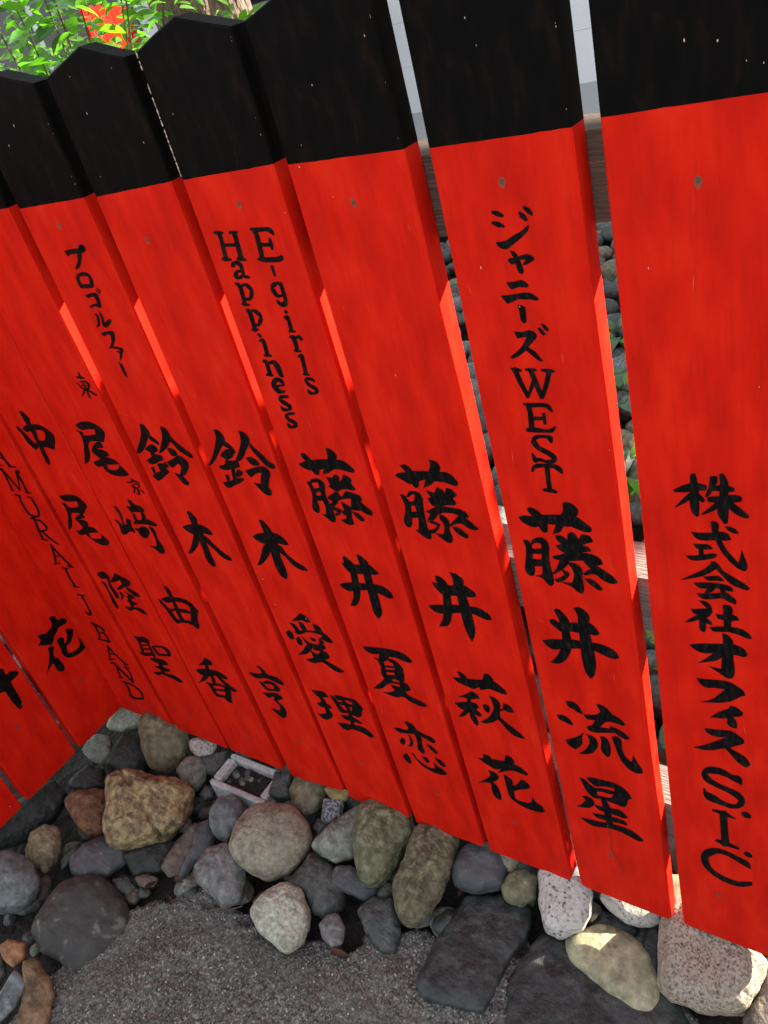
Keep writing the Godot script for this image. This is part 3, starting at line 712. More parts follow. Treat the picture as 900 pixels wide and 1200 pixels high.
	plank(long_fence, "red plank second from the right with katakana and capitals above a name", -0.2596, [-52.6, 977.9, 52.6, 977.8, -54.8, 80.7, 57.4, 80.2], "-1.1 950.6 -6.2 173.6", [
		"-12.7 929.6 -10.1 927.7 -8 926.8 -4.9 926.2 -4.3 926.5 -3.9 927.1 -3.8 927.7 -4.1 928.1 -6.5 930.3 -8 931 -12 931.7 -12.6 931.3 -13 930.7 -13.1 930;-14 922.3 -11.2 920.3 -9.6 919.6 -5.5 918.9 -4.9 919.3 -4.5 919.9 -4.5 920.5 -4.8 920.9 -7.5 923 -9.1 923.7 -13.3 924.3 -13.9 923.9 -14.3 923.3 -14.3 922.7;7.4 927.9 8.2 925.3 9 924.1 12 922.1 12.7 922.3 13.4 922.7 13.7 923.4 13.6 923.9 12.4 926.4 11.5 927.4 8.9 929.4 7.6 928.9 7.3 928.4;11.2 931.3 13.1 928.6 14.1 927.6 16.8 925.6 17.9 926 18.2 926.4 18.1 926.8 17.5 929 16.6 930.4 16 931 12.4 933 11.3 932.3 11.1 931.8;13.5 919.8 13.7 917.7 12.8 916.1 11.6 914.8 8.7 912.4 6.8 911.1 0.6 907.8 -4 904.5 -5.7 903.8 -6.6 903.6 -9.4 904 -11.2 905.1 -12.7 906.6 -13 907.4 -13.6 909.4 -8.6 909.4 -6.5 909.7 -4.5 910.3 0.8 913.2 7.4 915.7 9.4 916.6",
		"-4 902.7 -1.5 902.2 -0.5 901.8 0.7 900.5 1.6 898.9 2 897.1 3.8 892.4 4.6 888.3 4.5 887 4.1 885.9 2.9 885 2 884.9 1.1 885.3 0 886.8 -0.4 888.2 -2 897.4;-6.8 895.5 -6.2 896.4 -5 897.2 -4.1 897.2 -1.4 896.6 -0.2 896.9 3.4 898.5 7.9 899.4 10.5 899.1 12.5 898 13.7 896.7 14.3 895.1 9.7 892.6 7.1 891.6 5.1 891.3 4.5 892.2 5 892.9 7.6 895.5 4.2 895.5 2.8 895.4 1.1 894.6 -2.3 892.6 -3.7 892.2 -4.3 892.4 -5.5 893.5",
		"-11 879.3 -4.5 879.5 -0.6 880.6 0.6 880.7 1.9 880.4 4.1 879.2 5.6 877.7 6.5 875.8 4.8 874.8 3.3 874.7 -1.4 875.4 -6.4 873.8 -7.8 873.8 -8.4 874.1 -9.3 875.4 -10.2 877;-17.5 869.3 -8.5 869.8 2 871.1 5.3 870.9 6.8 870.5 9.6 869.1 11.5 867.4 12.9 865.2 10.2 864.6 9.1 864.7 6 865.9 4.3 866.2 -0.7 866.5 -3.5 866.1 -6.3 865.3 -11.8 862.9 -12.9 862.7 -14.2 863.9",
		"-5 861.8 -3.1 861.7 -1.4 861.2 0.2 860.3 0.8 859.6 1 858.2 0.1 853.3 0.3 849.1 -0.1 848.1 -1.7 847 -2.2 846.9 -2.7 847.1 -3.8 848.2 -4.2 848.9 -4.6 850.4 -4.5 855.6",
		"-11.9 840.5 -5.3 840.1 -0.1 841.5 1.5 841.6 3.7 841 5.4 839.7 6.3 838 6.4 836.2 5.7 835.2 1.9 832 -2 827.7 1.6 825.3 2.9 824.2 4.7 822 8.3 816.4 6.2 815.6 4.6 816.3 0.8 821 -1.9 823.5 -3.3 824.5 -4.4 824.9 -5.6 824.3 -9.2 821.3 -12.9 819.2 -16.4 817.9 -18 817.9 -18.3 818.2 -19 819.1 -11.1 824.8 -6.7 828.9 -4.3 832 -2.1 835.8 -6.9 835.4 -9.4 834.7 -9.9 835.1 -10.8 836.8;7.6 843.5 9.9 843.5 11.4 842.2 12.7 840.4 13.9 838.1 12.5 837.3 11.9 837.2 11.1 837.5 9.3 839.7;10.8 846.8 13.3 846.4 14.7 845.4 15.9 844 17.1 841.9 15.8 840.3 13.7 841.5 12.7 843",
		"-19.3 807.8 -16.1 797.1 -11.2 784.1 -10.6 783.6 -9.6 783.6 -8.5 784.2 -7.8 785.1 -7.7 785.9 -11.8 799.2 -14.7 809.9 -15.4 810.5 -16.7 810.5 -18.1 809.9 -19.1 808.8;-20.4 808.5 -16.9 806.7 -15 806.3 -11 806.8 -10.5 808 -10.6 808.5 -10.9 808.8 -13.8 809.7 -16.5 810 -20 810.1 -20.7 809.3 -20.6 808.8;-7.9 785 -2.7 794.5 -1.2 798.7 -1.1 799.4 -1.6 799.9 -2.4 800.2 -3.3 800 -3.8 799.5 -6.4 794.3 -10.2 785.7 -10.2 785.1 -9.8 784.6 -9.1 784.4 -8.4 784.5;-5.4 807 -3.2 797.7 0.3 783.9 0.9 783.3 2.1 783.2 3.3 783.8 4.2 784.7 4.4 785.7 -1.1 808.8 -1.7 809.5 -2.9 809.5 -4.2 809 -5.1 808;-7.7 807.9 -4.3 806.8 -2.4 806.7 1.4 807.7 1.8 808.2 1.9 808.9 1.7 809.5 1.3 809.7 -1.8 810.2 -4.3 810.1 -7.6 809.6 -8.1 808.6 -8 808.1;4.5 784.8 9.5 795.3 13.9 807.1 13.8 808.1 13 808.8 11.8 809 10.6 808.7 9.9 807.9 5.7 796.3 1.4 785.7 1.4 784.9 1.9 784.2 2.9 783.9 3.9 784.2;5.8 807.6 9.6 806.7 12.6 806.6 16.1 807 16.7 808.2 16.5 808.8 16.2 809 12.4 809.9 9.5 810 5.9 809.6 5.5 809.1 5.3 808.4 5.4 807.8",
		"-13.1 776.5 -12.3 770.5 -12.1 766.4 -12.7 761.7 -14.1 753.6 -13.7 752.5 -12.5 752 -10.9 752.1 -9.5 753 -8.9 754.2 -7.7 764.8 -7.6 769.8 -8.3 778.1 -8.9 778.9 -10.1 779.1 -11.6 778.7 -12.8 777.7;-14.8 777.1 -10.8 775.8 -7.5 775.3 3 776.7 3.8 776.5 4.3 776.1 5.3 774.6 8.7 771.7 9.2 771.8 9.9 772.6 9.4 775.9 8.5 777.7 7.4 778.8 5.3 779.7 3.8 779.9 -0.2 780 -14.2 779.1 -14.6 779 -15 778.5 -15.2 777.9 -15.1 777.4;-9.4 763.4 0.2 764.3 0.9 764.7 1.3 765.5 1.5 766.5 1.2 767.2 0.7 767.5 -8.7 767.2 -9.5 766.8 -10.2 765.8 -10.4 764.6 -10 763.7;0 769.8 -0.1 760.9 0.1 760.4 0.8 760.2 1.7 760.3 2.4 760.8 2.6 761.5 3.2 770.3 2.9 771 2.1 771.2 1.2 771 0.4 770.5;-15.7 752.3 -9.2 752.1 2.6 753 5.6 753 7.1 753.6 8.6 755.2 10.2 757.6 10.4 758.2 10.3 758.9 9.8 759.4 9.2 759.6 5.5 757 4.8 756.2 3.1 755.8 -8.1 757.2 -11.3 756.9 -15.1 756 -15.8 755.6 -16.4 754.6 -16.6 753.5 -16.3 752.6",
		"5.5 744.3 6.2 747.3 6.1 748.7 5.2 750 3.9 750.5 2.5 750.6 -1.9 750.3 -6.2 750.3 -7.7 750.1 -9.3 749.5 -10.7 748.5 -11.9 747.3 -12.9 745.8 -13.6 744.2 -13.9 742.4 -13.6 740.8 -12 738 -9.7 735.6 -8.2 734.5 -1.8 731.3 0.5 729.7 2.6 727.8 2.1 727.3 0.1 726.4 -2.4 726 -3.5 726.2 -8.5 728.1 -10 728 -12 727.5 -11.7 727.6 -11.1 727.4 -11.9 728.4 -13.7 732.3 -13.9 732.6 -14.4 732.6 -15.3 731.9 -15.6 728.2 -15.5 724.8 -14.7 723.2 -13 722.5 -11.3 723.1 -9.5 724.5 -3.2 723.1 1.1 723.1 2.5 723.3 3.9 723.9 5.2 724.9 6.2 726.2 6.8 727.8 7 729.4 6.6 730.9 5.8 732.1 3.7 734.1 1.1 735.8 -5.6 738.7 -6.8 739.4 -8.7 741.2 -9.5 742.2 -10.1 743.5 -9.3 745.1 -7.5 746.5 -5.2 747.2 -2.5 747.5 0.2 747.4 2.7 746.6 2.9 743.9 3.1 743.3 3.7 743.1 4.5 743.3 5.2 743.7",
		"-16.5 713.4 -14.4 716.7 -13.5 717.4 -8.8 718.4 -1.2 719 2.1 718.9 4.2 718.4 7.2 715.7 8.7 714.1 9 713.8 9.5 713.9 10.3 714.7 10.3 718 9.6 720 8.3 721.4 6.2 722.4 4.9 722.8 -0.3 723.1 -10.3 722.3 -12.4 721.9 -14.3 721.1 -16 719.7 -17.1 718 -18.7 713.6 -18.3 713.1 -17.7 712.8 -17 712.9;-5.9 719.8 -6.7 695.4 -6.3 694.5 -5.2 694.2 -3.8 694.5 -2.6 695.5 -2.2 696.6 -1.8 710 -1 720.9 -1.4 721.8 -2.6 722.2 -4.1 721.9 -5.3 721;-10.8 694.4 -5.2 693.6 0.9 693.5 1.4 693.7 2 694.3 2.3 695.1 2.3 695.9 1.9 696.2 -2.4 698.2 -5 698.4 -10.2 697.2 -10.7 697 -11.2 696.2 -11.4 695.4 -11.2 694.7",
		"-39.1 663.3 -34.5 665.3 -32.4 665.5 -28.4 665.1 -26.3 665.2 -23.8 665.9 -16.4 668.7 -11.6 669.7 -2.3 671 9.1 672.1 12.4 672.1 15.5 671.5 17.8 670.5 19.8 669 26.5 663.2 27.8 661.9 28.3 660.6 27.8 658.8 26.8 657.1 25.7 656.5 24.3 656.2 21.2 656.1 18.8 656.8 14.2 659.1 11.8 659.9 9.6 659.9 2.7 659.1 -3.1 659.7 -8.3 659.7 -11.5 659.4 -14.8 658.8 -18.1 657.7 -19.7 656.8 -23 654.4 -24.6 653.7 -26.8 653.6 -28.8 653.9 -30.8 654.6 -35.6 657 -36.9 658.1 -37.9 659.4 -38.4 660.4;-28.8 674.8 -25.8 675.4 -24.6 675.4 -22.1 674.5 -19.9 673.1 -18 671.4 -16.3 669.4 -14.8 667.1 -13.6 664.5 -12.7 661.7 -12.2 658.7 -12.2 656.4 -12.6 653.7 -13.4 650.4 -13.9 650.1 -16.1 649.2 -17.1 649.1 -18.5 649.9 -19.5 651.3 -20.9 654.6 -21.6 656.8 -22.3 661.5 -23 663.7 -24.4 665.6 -27.7 668.8 -28.9 670.8 -29 671.9;5.1 684.1 6.6 685.1 8.7 685.9 11.1 685.7 13.3 684.9 15.3 683.6 16.9 681.9 18.1 679.5 18.4 678 18.3 676.4 17.8 674.6 16.8 673 15.4 671.4 10.6 667.5 4.6 661.3 2.7 659.1 -0.4 653.8 -1.6 652.4 -3.7 650.9 -9 648.7 -4 660.4 0.9 670 4 675.2 4.7 677 5 679;-39.4 637 -37.1 638.1 -36.1 638.3 -34.6 637.7 -33.2 636.7 -32.2 635.2 -31.5 633.5 -31.1 628.2 -33 616.2 -33.5 610.2 -32.6 606.1 -32.6 604.6 -32.9 602.5 -34.3 598.2 -35.1 596.7 -36.9 595.5 -38.1 595.2 -39.1 595.1 -40.6 595.9 -41.8 597.2 -42.6 599 -43.1 601 -43 605.7 -39.1 620.7 -38 628.5 -38 630.9 -38.3 632.8;-30.8 637.8 -29.7 639.3 -28.3 640.5 -25.3 642.2 -23.4 642.9 -21.5 643.3 -19.7 643.3 -18.1 642.8 -16.7 641.8 -15.6 640.3 -14.8 638.5 -14.4 636.5 -14.4 633.2 -16 625.8 -16.5 622.1 -16.7 618.5 -16.3 607.9 -15.5 599.3 -15.5 594.9 -16.5 590.3 -18.1 588 -19.5 586.7 -20.9 587.4 -22.8 588.9 -24 590.5 -26 594.1 -27.3 595.4 -29.1 596 -34 596.2 -27.4 599.2 -26 600.1 -25.6 601.7 -24.7 612 -22 633.1 -21.9 634.7 -22.2 635.9 -22.8 636.4 -25 636.7 -26.2 636.5 -27.8 635.7 -31.6 632.8 -31.3 636.4;-33.3 622.5 -21.6 624.4 -20.3 625.2 -19.4 627 -19.1 629 -19.5 630.5 -20.6 630.9 -32.4 628.4 -33.5 627.7 -34.4 626.1 -34.7 624.3 -34.3 622.9;-35.9 608 -22.9 609.5 -21.2 610.6 -19.8 612.9 -19.3 615.7 -19.8 617.8 -21.1 618.4 -34.2 616.3 -35.8 615.3 -37.1 613.1 -37.6 610.5 -37.2 608.6;-6.8 648.1 -3.5 648.9 -2.1 648.9 -0.1 648.2 4.2 645.3 5.1 650.6 5.7 652.2 7.6 653.7 8.8 654.1 9.9 654.3 11.1 653.9 12 653.1 13.4 650.9 13.9 649.4 14.4 645.7 16.8 651.2 18.1 653 19 653.5 20 653.7 23.2 653.4 25.3 652.5 26.2 651.7 26.9 650.4 27.8 646.7 20.8 643.5 17.1 640.8 21.2 640.9 22.6 640.4 23.5 639.4 24.9 636.1 13.5 632.2 7.8 629.5 4.3 629.3 -0.3 629.8 -2 630.2 -3.5 630.9 -5 632.2 -8 636.3 -2.3 639.4 -5.3 642.5 -6.3 644.1;-12.8 623.6 -4 627.3 1.6 630.6 3.5 631.5 6.4 632.3 9.3 632.6 20.2 633.2 22.7 633.2 25 632.8 29 631.3 30.8 630.2 32.3 628.7 33 627.4 33.9 623.6 30.6 621.7 29.2 621.3 27.5 621.4 22.8 623.5 18.4 623.9 16.2 623.9 13.8 623.8 10.9 623.2 5 621.4 2 620.8 -2.7 620.4 -9.9 620.3 -11 620.4 -12 620.9 -12.4 621.5;-1.7 627.8 2.6 624.5 3.5 623.2 3.2 621.8 1.3 617.5 0.1 615.5 -1.4 613.5 -3.1 611.7 -10.3 605.2 -14.1 602.6 -16.6 602 -11.6 609 -9.7 612.1 -6.1 621.3;16 622.8 18.7 624.3 21.1 625.3 23.1 625.6 24.9 624.7 29.1 619.9 35.3 616 41.2 611.6 42.9 609.9 44.3 607.8 45.1 604.5 41.8 603.1 40.5 602.8 38.2 602.8 36 603.3 31.9 605.1 30.5 606.1 28.2 608.7 26.8 609.7 24.7 610.2 22.4 610.1 20.5 609.5 16.7 607.4 15.2 607.2 14.9 607.6 14.3 609.2 22 616.4;4.2 619.8 7.2 619.8 9.8 618.8 12.2 616.9 13.1 615.6 13.8 614 14 611.4 12.9 602.5 13 591.6 12.2 587.9 11 585.7 10 584.5 8.2 585 5.6 586.4 1.4 590.6 -1.4 592 -8.7 594.2 0.3 595.4 2.1 595.8 3.8 600.1 4.8 603.5 5.3 606.6 5.3 608.1 4.3 612.1 3.5 614.1 1.1 618.5;-6.5 609.9 -3.8 609.4 -1.6 608.7 0.2 607.7 0.9 606.7 1.1 605.7 0.6 604.4 -0.5 602.6 -3.3 599 -5.9 596.3 -8.7 594.2 -11.3 593.4 -12.6 593.5 -13.6 593.9 -14 594.5 -14.4 596.7 -8.8 599.7 -6.6 601.2 -3.8 604;14.7 603.6 18.9 604.2 20.5 604.1 22.3 603.4 23.9 602.4 26.8 599.8 30.8 594.9 28.9 592.7 28.2 592.2 26.7 592.3 25 593.3 17.8 599.1 16 601.3",
		"-28.1 542.7 -25.1 544.7 -24 545.1 -22.6 544.8 -20.4 542.9 -19.1 542.3 -16.5 542.4 -13.8 542.9 7.8 548.8 10.4 549.4 12.8 549.3 14.4 548.7 15.8 547.7 18.3 544.9 19.4 543 21.5 537.9 18.4 535.4 17.1 534.7 15 534.4 9 535.1 0.6 533.5 -7.2 533.1 -9.9 532.7 -15.8 530.1 -17.7 529.9 -19.4 530.5 -20.8 531.7 -23.4 534.5 -26.8 537.4 -27.6 538.8 -27.8 539.8;-40.3 512.6 -32.6 516.1 -28.3 517.6 -10.2 522.2 -4.9 523.2 5.6 523.4 13.4 524.8 16 525 22.1 524.6 25.1 524 27.9 523.1 31.9 521.1 33.8 519.7 35.3 517.8 36 516.2 37.2 511.7 34.5 509.5 33.4 508.9 31 508.5 28.8 508.7 24.4 509.9 22 510.8 17.2 513 14.7 513.8 11.7 514.2 8.6 514.2 2.3 513.6 0.1 513.1 -17.6 507.8 -26.3 503.7 -29.1 503.1 -31.2 503.4 -33 504.2 -34.7 505.3 -36.3 506.7 -37.6 508.2;-21.7 556.9 -19.2 559.3 -18.1 559.8 -16.3 559.6 -14.7 558.5 -12 555.4 -9.2 551.2 -8.2 548.8 -7.6 546 -7.5 542.8 -8.9 532.3 -8.4 523.3 -8.4 520.2 -9.4 512.9 -10.3 509.2 -11.5 505.4 -13.1 501.4 -15.1 497.4 -17.4 493.6 -20 490.1 -22 488 -24.2 486.3 -26.4 484.9 -28.6 483.8 -30.7 483.5 -34.6 483.8 -35.3 484 -29.3 491.7 -27 495.2 -23.4 501.6 -20.7 508.3 -19.3 513.5 -18.3 518.7 -17.3 528.6 -17.2 533.5 -17.3 538.3 -17.7 542.8 -18.4 547.2 -19.2 550.2;-1 564 1.7 566.5 2.9 567.1 4.8 567.2 6.6 566.7 9.6 564.7 11.1 563.3 12.3 561.6 13.3 559.7 13.8 557.3 13.6 555.5 11.8 549.7 11.6 546.4 12 528.6 13.4 506.6 13 496.6 12.4 491.4 11.5 486.1 9.8 480.8 8.7 478.6 5.3 473.6 2.2 477.5 1.2 479.5 0.2 483.6 -0.4 488 -0.8 497.4 -0.9 504.3 0.4 530.8 1.9 555 1.7 557.5 1.1 559.6",
		"-27.1 430.6 -22.9 432.4 -21.2 432.7 -19.6 432.6 -18.1 432.2 -16.7 431.5 -15.4 430.6 -14.1 429.2 -12.2 425.6 -10.9 421.8 -10 417.3 -13.3 417.1 -14.7 417.3 -16.5 418.1 -19.7 420.6 -21.5 421.6 -23.9 421.8 -24.5 422.2 -25.6 424.3 -26.4 427.1;-41.2 404.8 -36.6 406.8 -34.7 407.2 -32.7 407.1 -30.8 406.6 -29.1 405.8 -27.5 404.7 -25.9 402.7 -22.9 396.8 -25.1 394.5 -27.2 394.2 -29 394.8 -32.4 396.6 -37.2 397.8 -38.5 398.7 -39.5 400.3;-35.8 367.3 -25.2 375.1 -20.9 378.9 -18.1 381.9 -12 389.6 -14.9 382.2 -15.8 379.1 -16 377 -15.8 373 -16.2 370.8 -17.3 368 -20.3 362.7 -22.9 359 -24.7 356.9 -25.7 356.2 -27.3 356 -28.7 356.5 -33.2 359.5 -34.7 361.4 -35.2 363;-9.8 417.4 -4 418.7 1 420.4 5.4 423 8.1 426.3 9.6 428.8 6 438.3 9.4 439.1 10.8 439.2 12.6 438.8 14.3 438 17.4 435.8 18.8 434.2 21.1 430.2 22.5 428.6 24.3 427.5 28.4 426 30.2 424.8 31.5 423.1 34.2 418 31.7 415.9 29.2 415.5 24.8 416.6 22.4 416.9 18.3 416.4 16.1 415.8 14 414.4 11.7 411.8 9.4 408.4 6.8 404 17.9 406.6 17.7 410.8 24 409 28.6 406.8 30.8 405.5 32.8 404 34.2 402.6 37 398.8 35.2 396.6 34.4 396 32.2 395.6 30.2 396 26.4 397.9 23.3 400.9 22 401.4 19.4 401 10.9 396.9 2.4 393.7 -1.7 392.7 -5.4 393.1 -6.7 394.2 -7.9 396.1 -9 398.7 -3.6 402.8 -1.5 405 -0.4 407.1 1.8 412.3 -1.7 411.5 -4.5 411.2 -6.8 411.6 -7.9 412.9 -8.9 414.9;-10.6 386.1 -6.4 387.2 -4.9 387.1 -3.1 386.3 -1.6 385.1 -0.4 383.4 0.6 381.3 1.3 378.2 1.1 374.4 0.1 370.9 -1.2 367.5 -2.9 364.1 -4.8 361 -6.6 358.7 -8.6 356.7 -12.6 353.7 -15.8 352.2 -19.3 351.2 -23.2 350.4 -19 354.9 -15.6 359 -12.7 363.2 -9.7 369.6 -8.6 372.8 -8 376 -8.3 379.4 -9.1 382.6;4.6 389.1 8.6 390.6 10.2 390.5 11.4 389.7 12.5 388.5 13.2 386.8 13.8 385 14.6 379.9 14.8 374.3 14.2 368.3 12.6 362.1 11.1 359.6 9.7 358.1 9 358.4 6.8 360.6 5 363.2 3.7 366.3 3.4 368.2 3.6 371.4 5.1 378.3 5.5 381.6 5.4 383.9;17.7 393.6 21.3 396 22.7 396.5 24.3 396.2 25.7 395.4 26.8 394.1 27.6 392.4 27.9 390 27.2 381.7 27.5 378.1 28.5 371.4 29.5 368.5 31 366.2 33 364.2 35.5 362.1 38.3 374.1 42.1 363.2 45.2 356.7 46 354.2 46.1 348.8 44 347.5 42.2 346.5 40.6 345.9 38.4 345.8 36.2 346.2 34.3 347 32.4 348.1 30.5 349.6 28.8 351.5 27.3 353.7 25.9 356.1 24.5 359.3 23.3 362.9 21.3 370.4",
		"-28.7 308 -24.4 307.9 -22.7 307.5 -20.8 306.2 -15.9 300.9 -11 298.7 -9.8 297.2 -9.3 294.1 -9.8 286.3 -9.2 283.4 -7.4 282.1 -4.9 281.8 -1.7 282.1 -12.5 278.5 -14.1 278.4 -15.3 278.7 -16.4 279.1 -18.3 280.6 -19.7 282.2 -20.9 284.1 -22.9 288.4 -23.7 291.2 -25.8 300.3;-20.2 310.3 -16 313.6 -14.2 314.7 -10.5 315.8 -7 316.2 -0.1 316.4 10.4 317.5 13.6 317.3 16.3 316.6 18.9 315.5 21.3 314.1 23.5 312.4 24.8 311 26 309.5 28.1 305.8 28.7 303.8 30 298.6 27.1 296.4 26 295.1 24.9 292.1 23.5 285.5 22.3 282.5 20.3 280.1 18.2 278.8 16.5 278.5 12 279.7 3.2 280.5 -3.6 280.4 -12.9 279.5 -11.3 284.4 -7.9 285.8 2.8 287.5 6.6 289.5 7.7 291.5 10.1 298.2 11.3 303.3 11.6 307.5 10.2 307.6 7.4 307.2 0.8 305.5 -7.8 301.4 -10.4 301 -11.9 301.5 -13.1 302.6;-15.5 294.4 -8.2 298.9 -5.1 300.3 0.2 301.5 5.8 302.1 12.1 302.4 10.3 298 9.4 296.7 6.5 294.9 3.2 294.5 -0.2 294.7 -3.6 294.4 -9.6 292.5 -11.4 292.3 -12.8 292.7;-28.9 275.4 -24.8 277.1 -23.1 277.4 -21.3 277.2 -19.6 276.8 -18.1 275.9 -16.8 274.6 -16 272.8 -15.3 270.5 -14.9 267 -17.2 263 -19.1 260.2 -21 257.9 -23.1 256.3 -25.2 255.2 -32.4 252.7 -39.4 251.2 -33.3 257 -30.9 259.8 -29.3 262.4 -26.3 267.9 -25.8 269.3 -26.2 270.5;-6.3 278.4 -5.6 265.9 -5.2 246.6 -3.8 231.7 -3 230.2 -1.2 230.5 1 232.4 2.7 235.2 3.3 237.9 3.7 260.5 3.5 267.8 3.1 271.3 2.4 274.3 1.4 276.9 -1.8 283.4 -2.5 284.1 -3.7 283.5 -5.1 282 -6.1 280;-16.2 265.5 -3.3 267.7 2.3 268.9 9.9 271.3 12.2 271.5 14.2 271 16 270.2 17.7 269 19.3 267.6 20.3 266.2 22.5 262.5 20.5 260 19.6 259.2 17.3 258.4 15.2 258.4 11 259 -1 258.7 -8.6 258.2 -10.9 258.8 -12.7 260.3 -14.4 262.6;-20.4 248.7 -3.8 252.7 2.9 253.9 9 254.6 12 254.7 14.8 254.1 16.7 253.5 18.5 252.5 20 251.3 20.8 249.6 19.9 246 10.8 246 -2.7 243.2 -8.4 242.3 -11.2 242.2 -13.8 242.5 -15.1 242.9 -17.5 244.3 -19.2 246.2;-36.8 231.3 -28.4 233.9 -12.3 236.3 -3.6 239 2 240.4 7.6 241.2 16.9 241.5 20.1 241.2 23.2 240.5 25.9 239.4 28.5 237.8 33.3 233.9 37.6 228.4 34.8 225.3 33.5 224.4 31 223.9 28.6 224.3 24 226.1 13 229.5 9.2 230.2 3.8 230.3 -1.9 229.5 -6.8 228.1 -16.9 224.4 -21.7 223.6 -24 223.8 -26.3 224.5 -28.4 225.5 -32.4 227.8",
	], "-3.9 235.6 -4 225.7 -3.8 219.5 -3.4 216.9 -2.4 212.4 -2 210.1 -1.9 207.7 -2.3 205 -4.6 195.8 -4.9 192.7 -4.7 190 -4.2 187.6 -1.7 180.9 -0.6 178.4 1.9 173.3 3.2 170.6 4.2 167.6 4.8 164.2 5.4 160.5 6.6 148.5 6.9 148.7 7 149.1 6.1 161.2 5.6 165.1 5 168.7 4 171.8 2.8 174.7 0.2 179.8 -0.8 182.3 -2.3 187.1 -2.8 189.4 -3.2 191.6 -3.3 193.9 -3.2 196.4 -1.5 205.3 -1.3 208.2 -1.4 210.8 -2.6 217.8 -2.9 220.4 -3.2 226.4 -3.4 236 -3.6 236.1 -3.8 236")
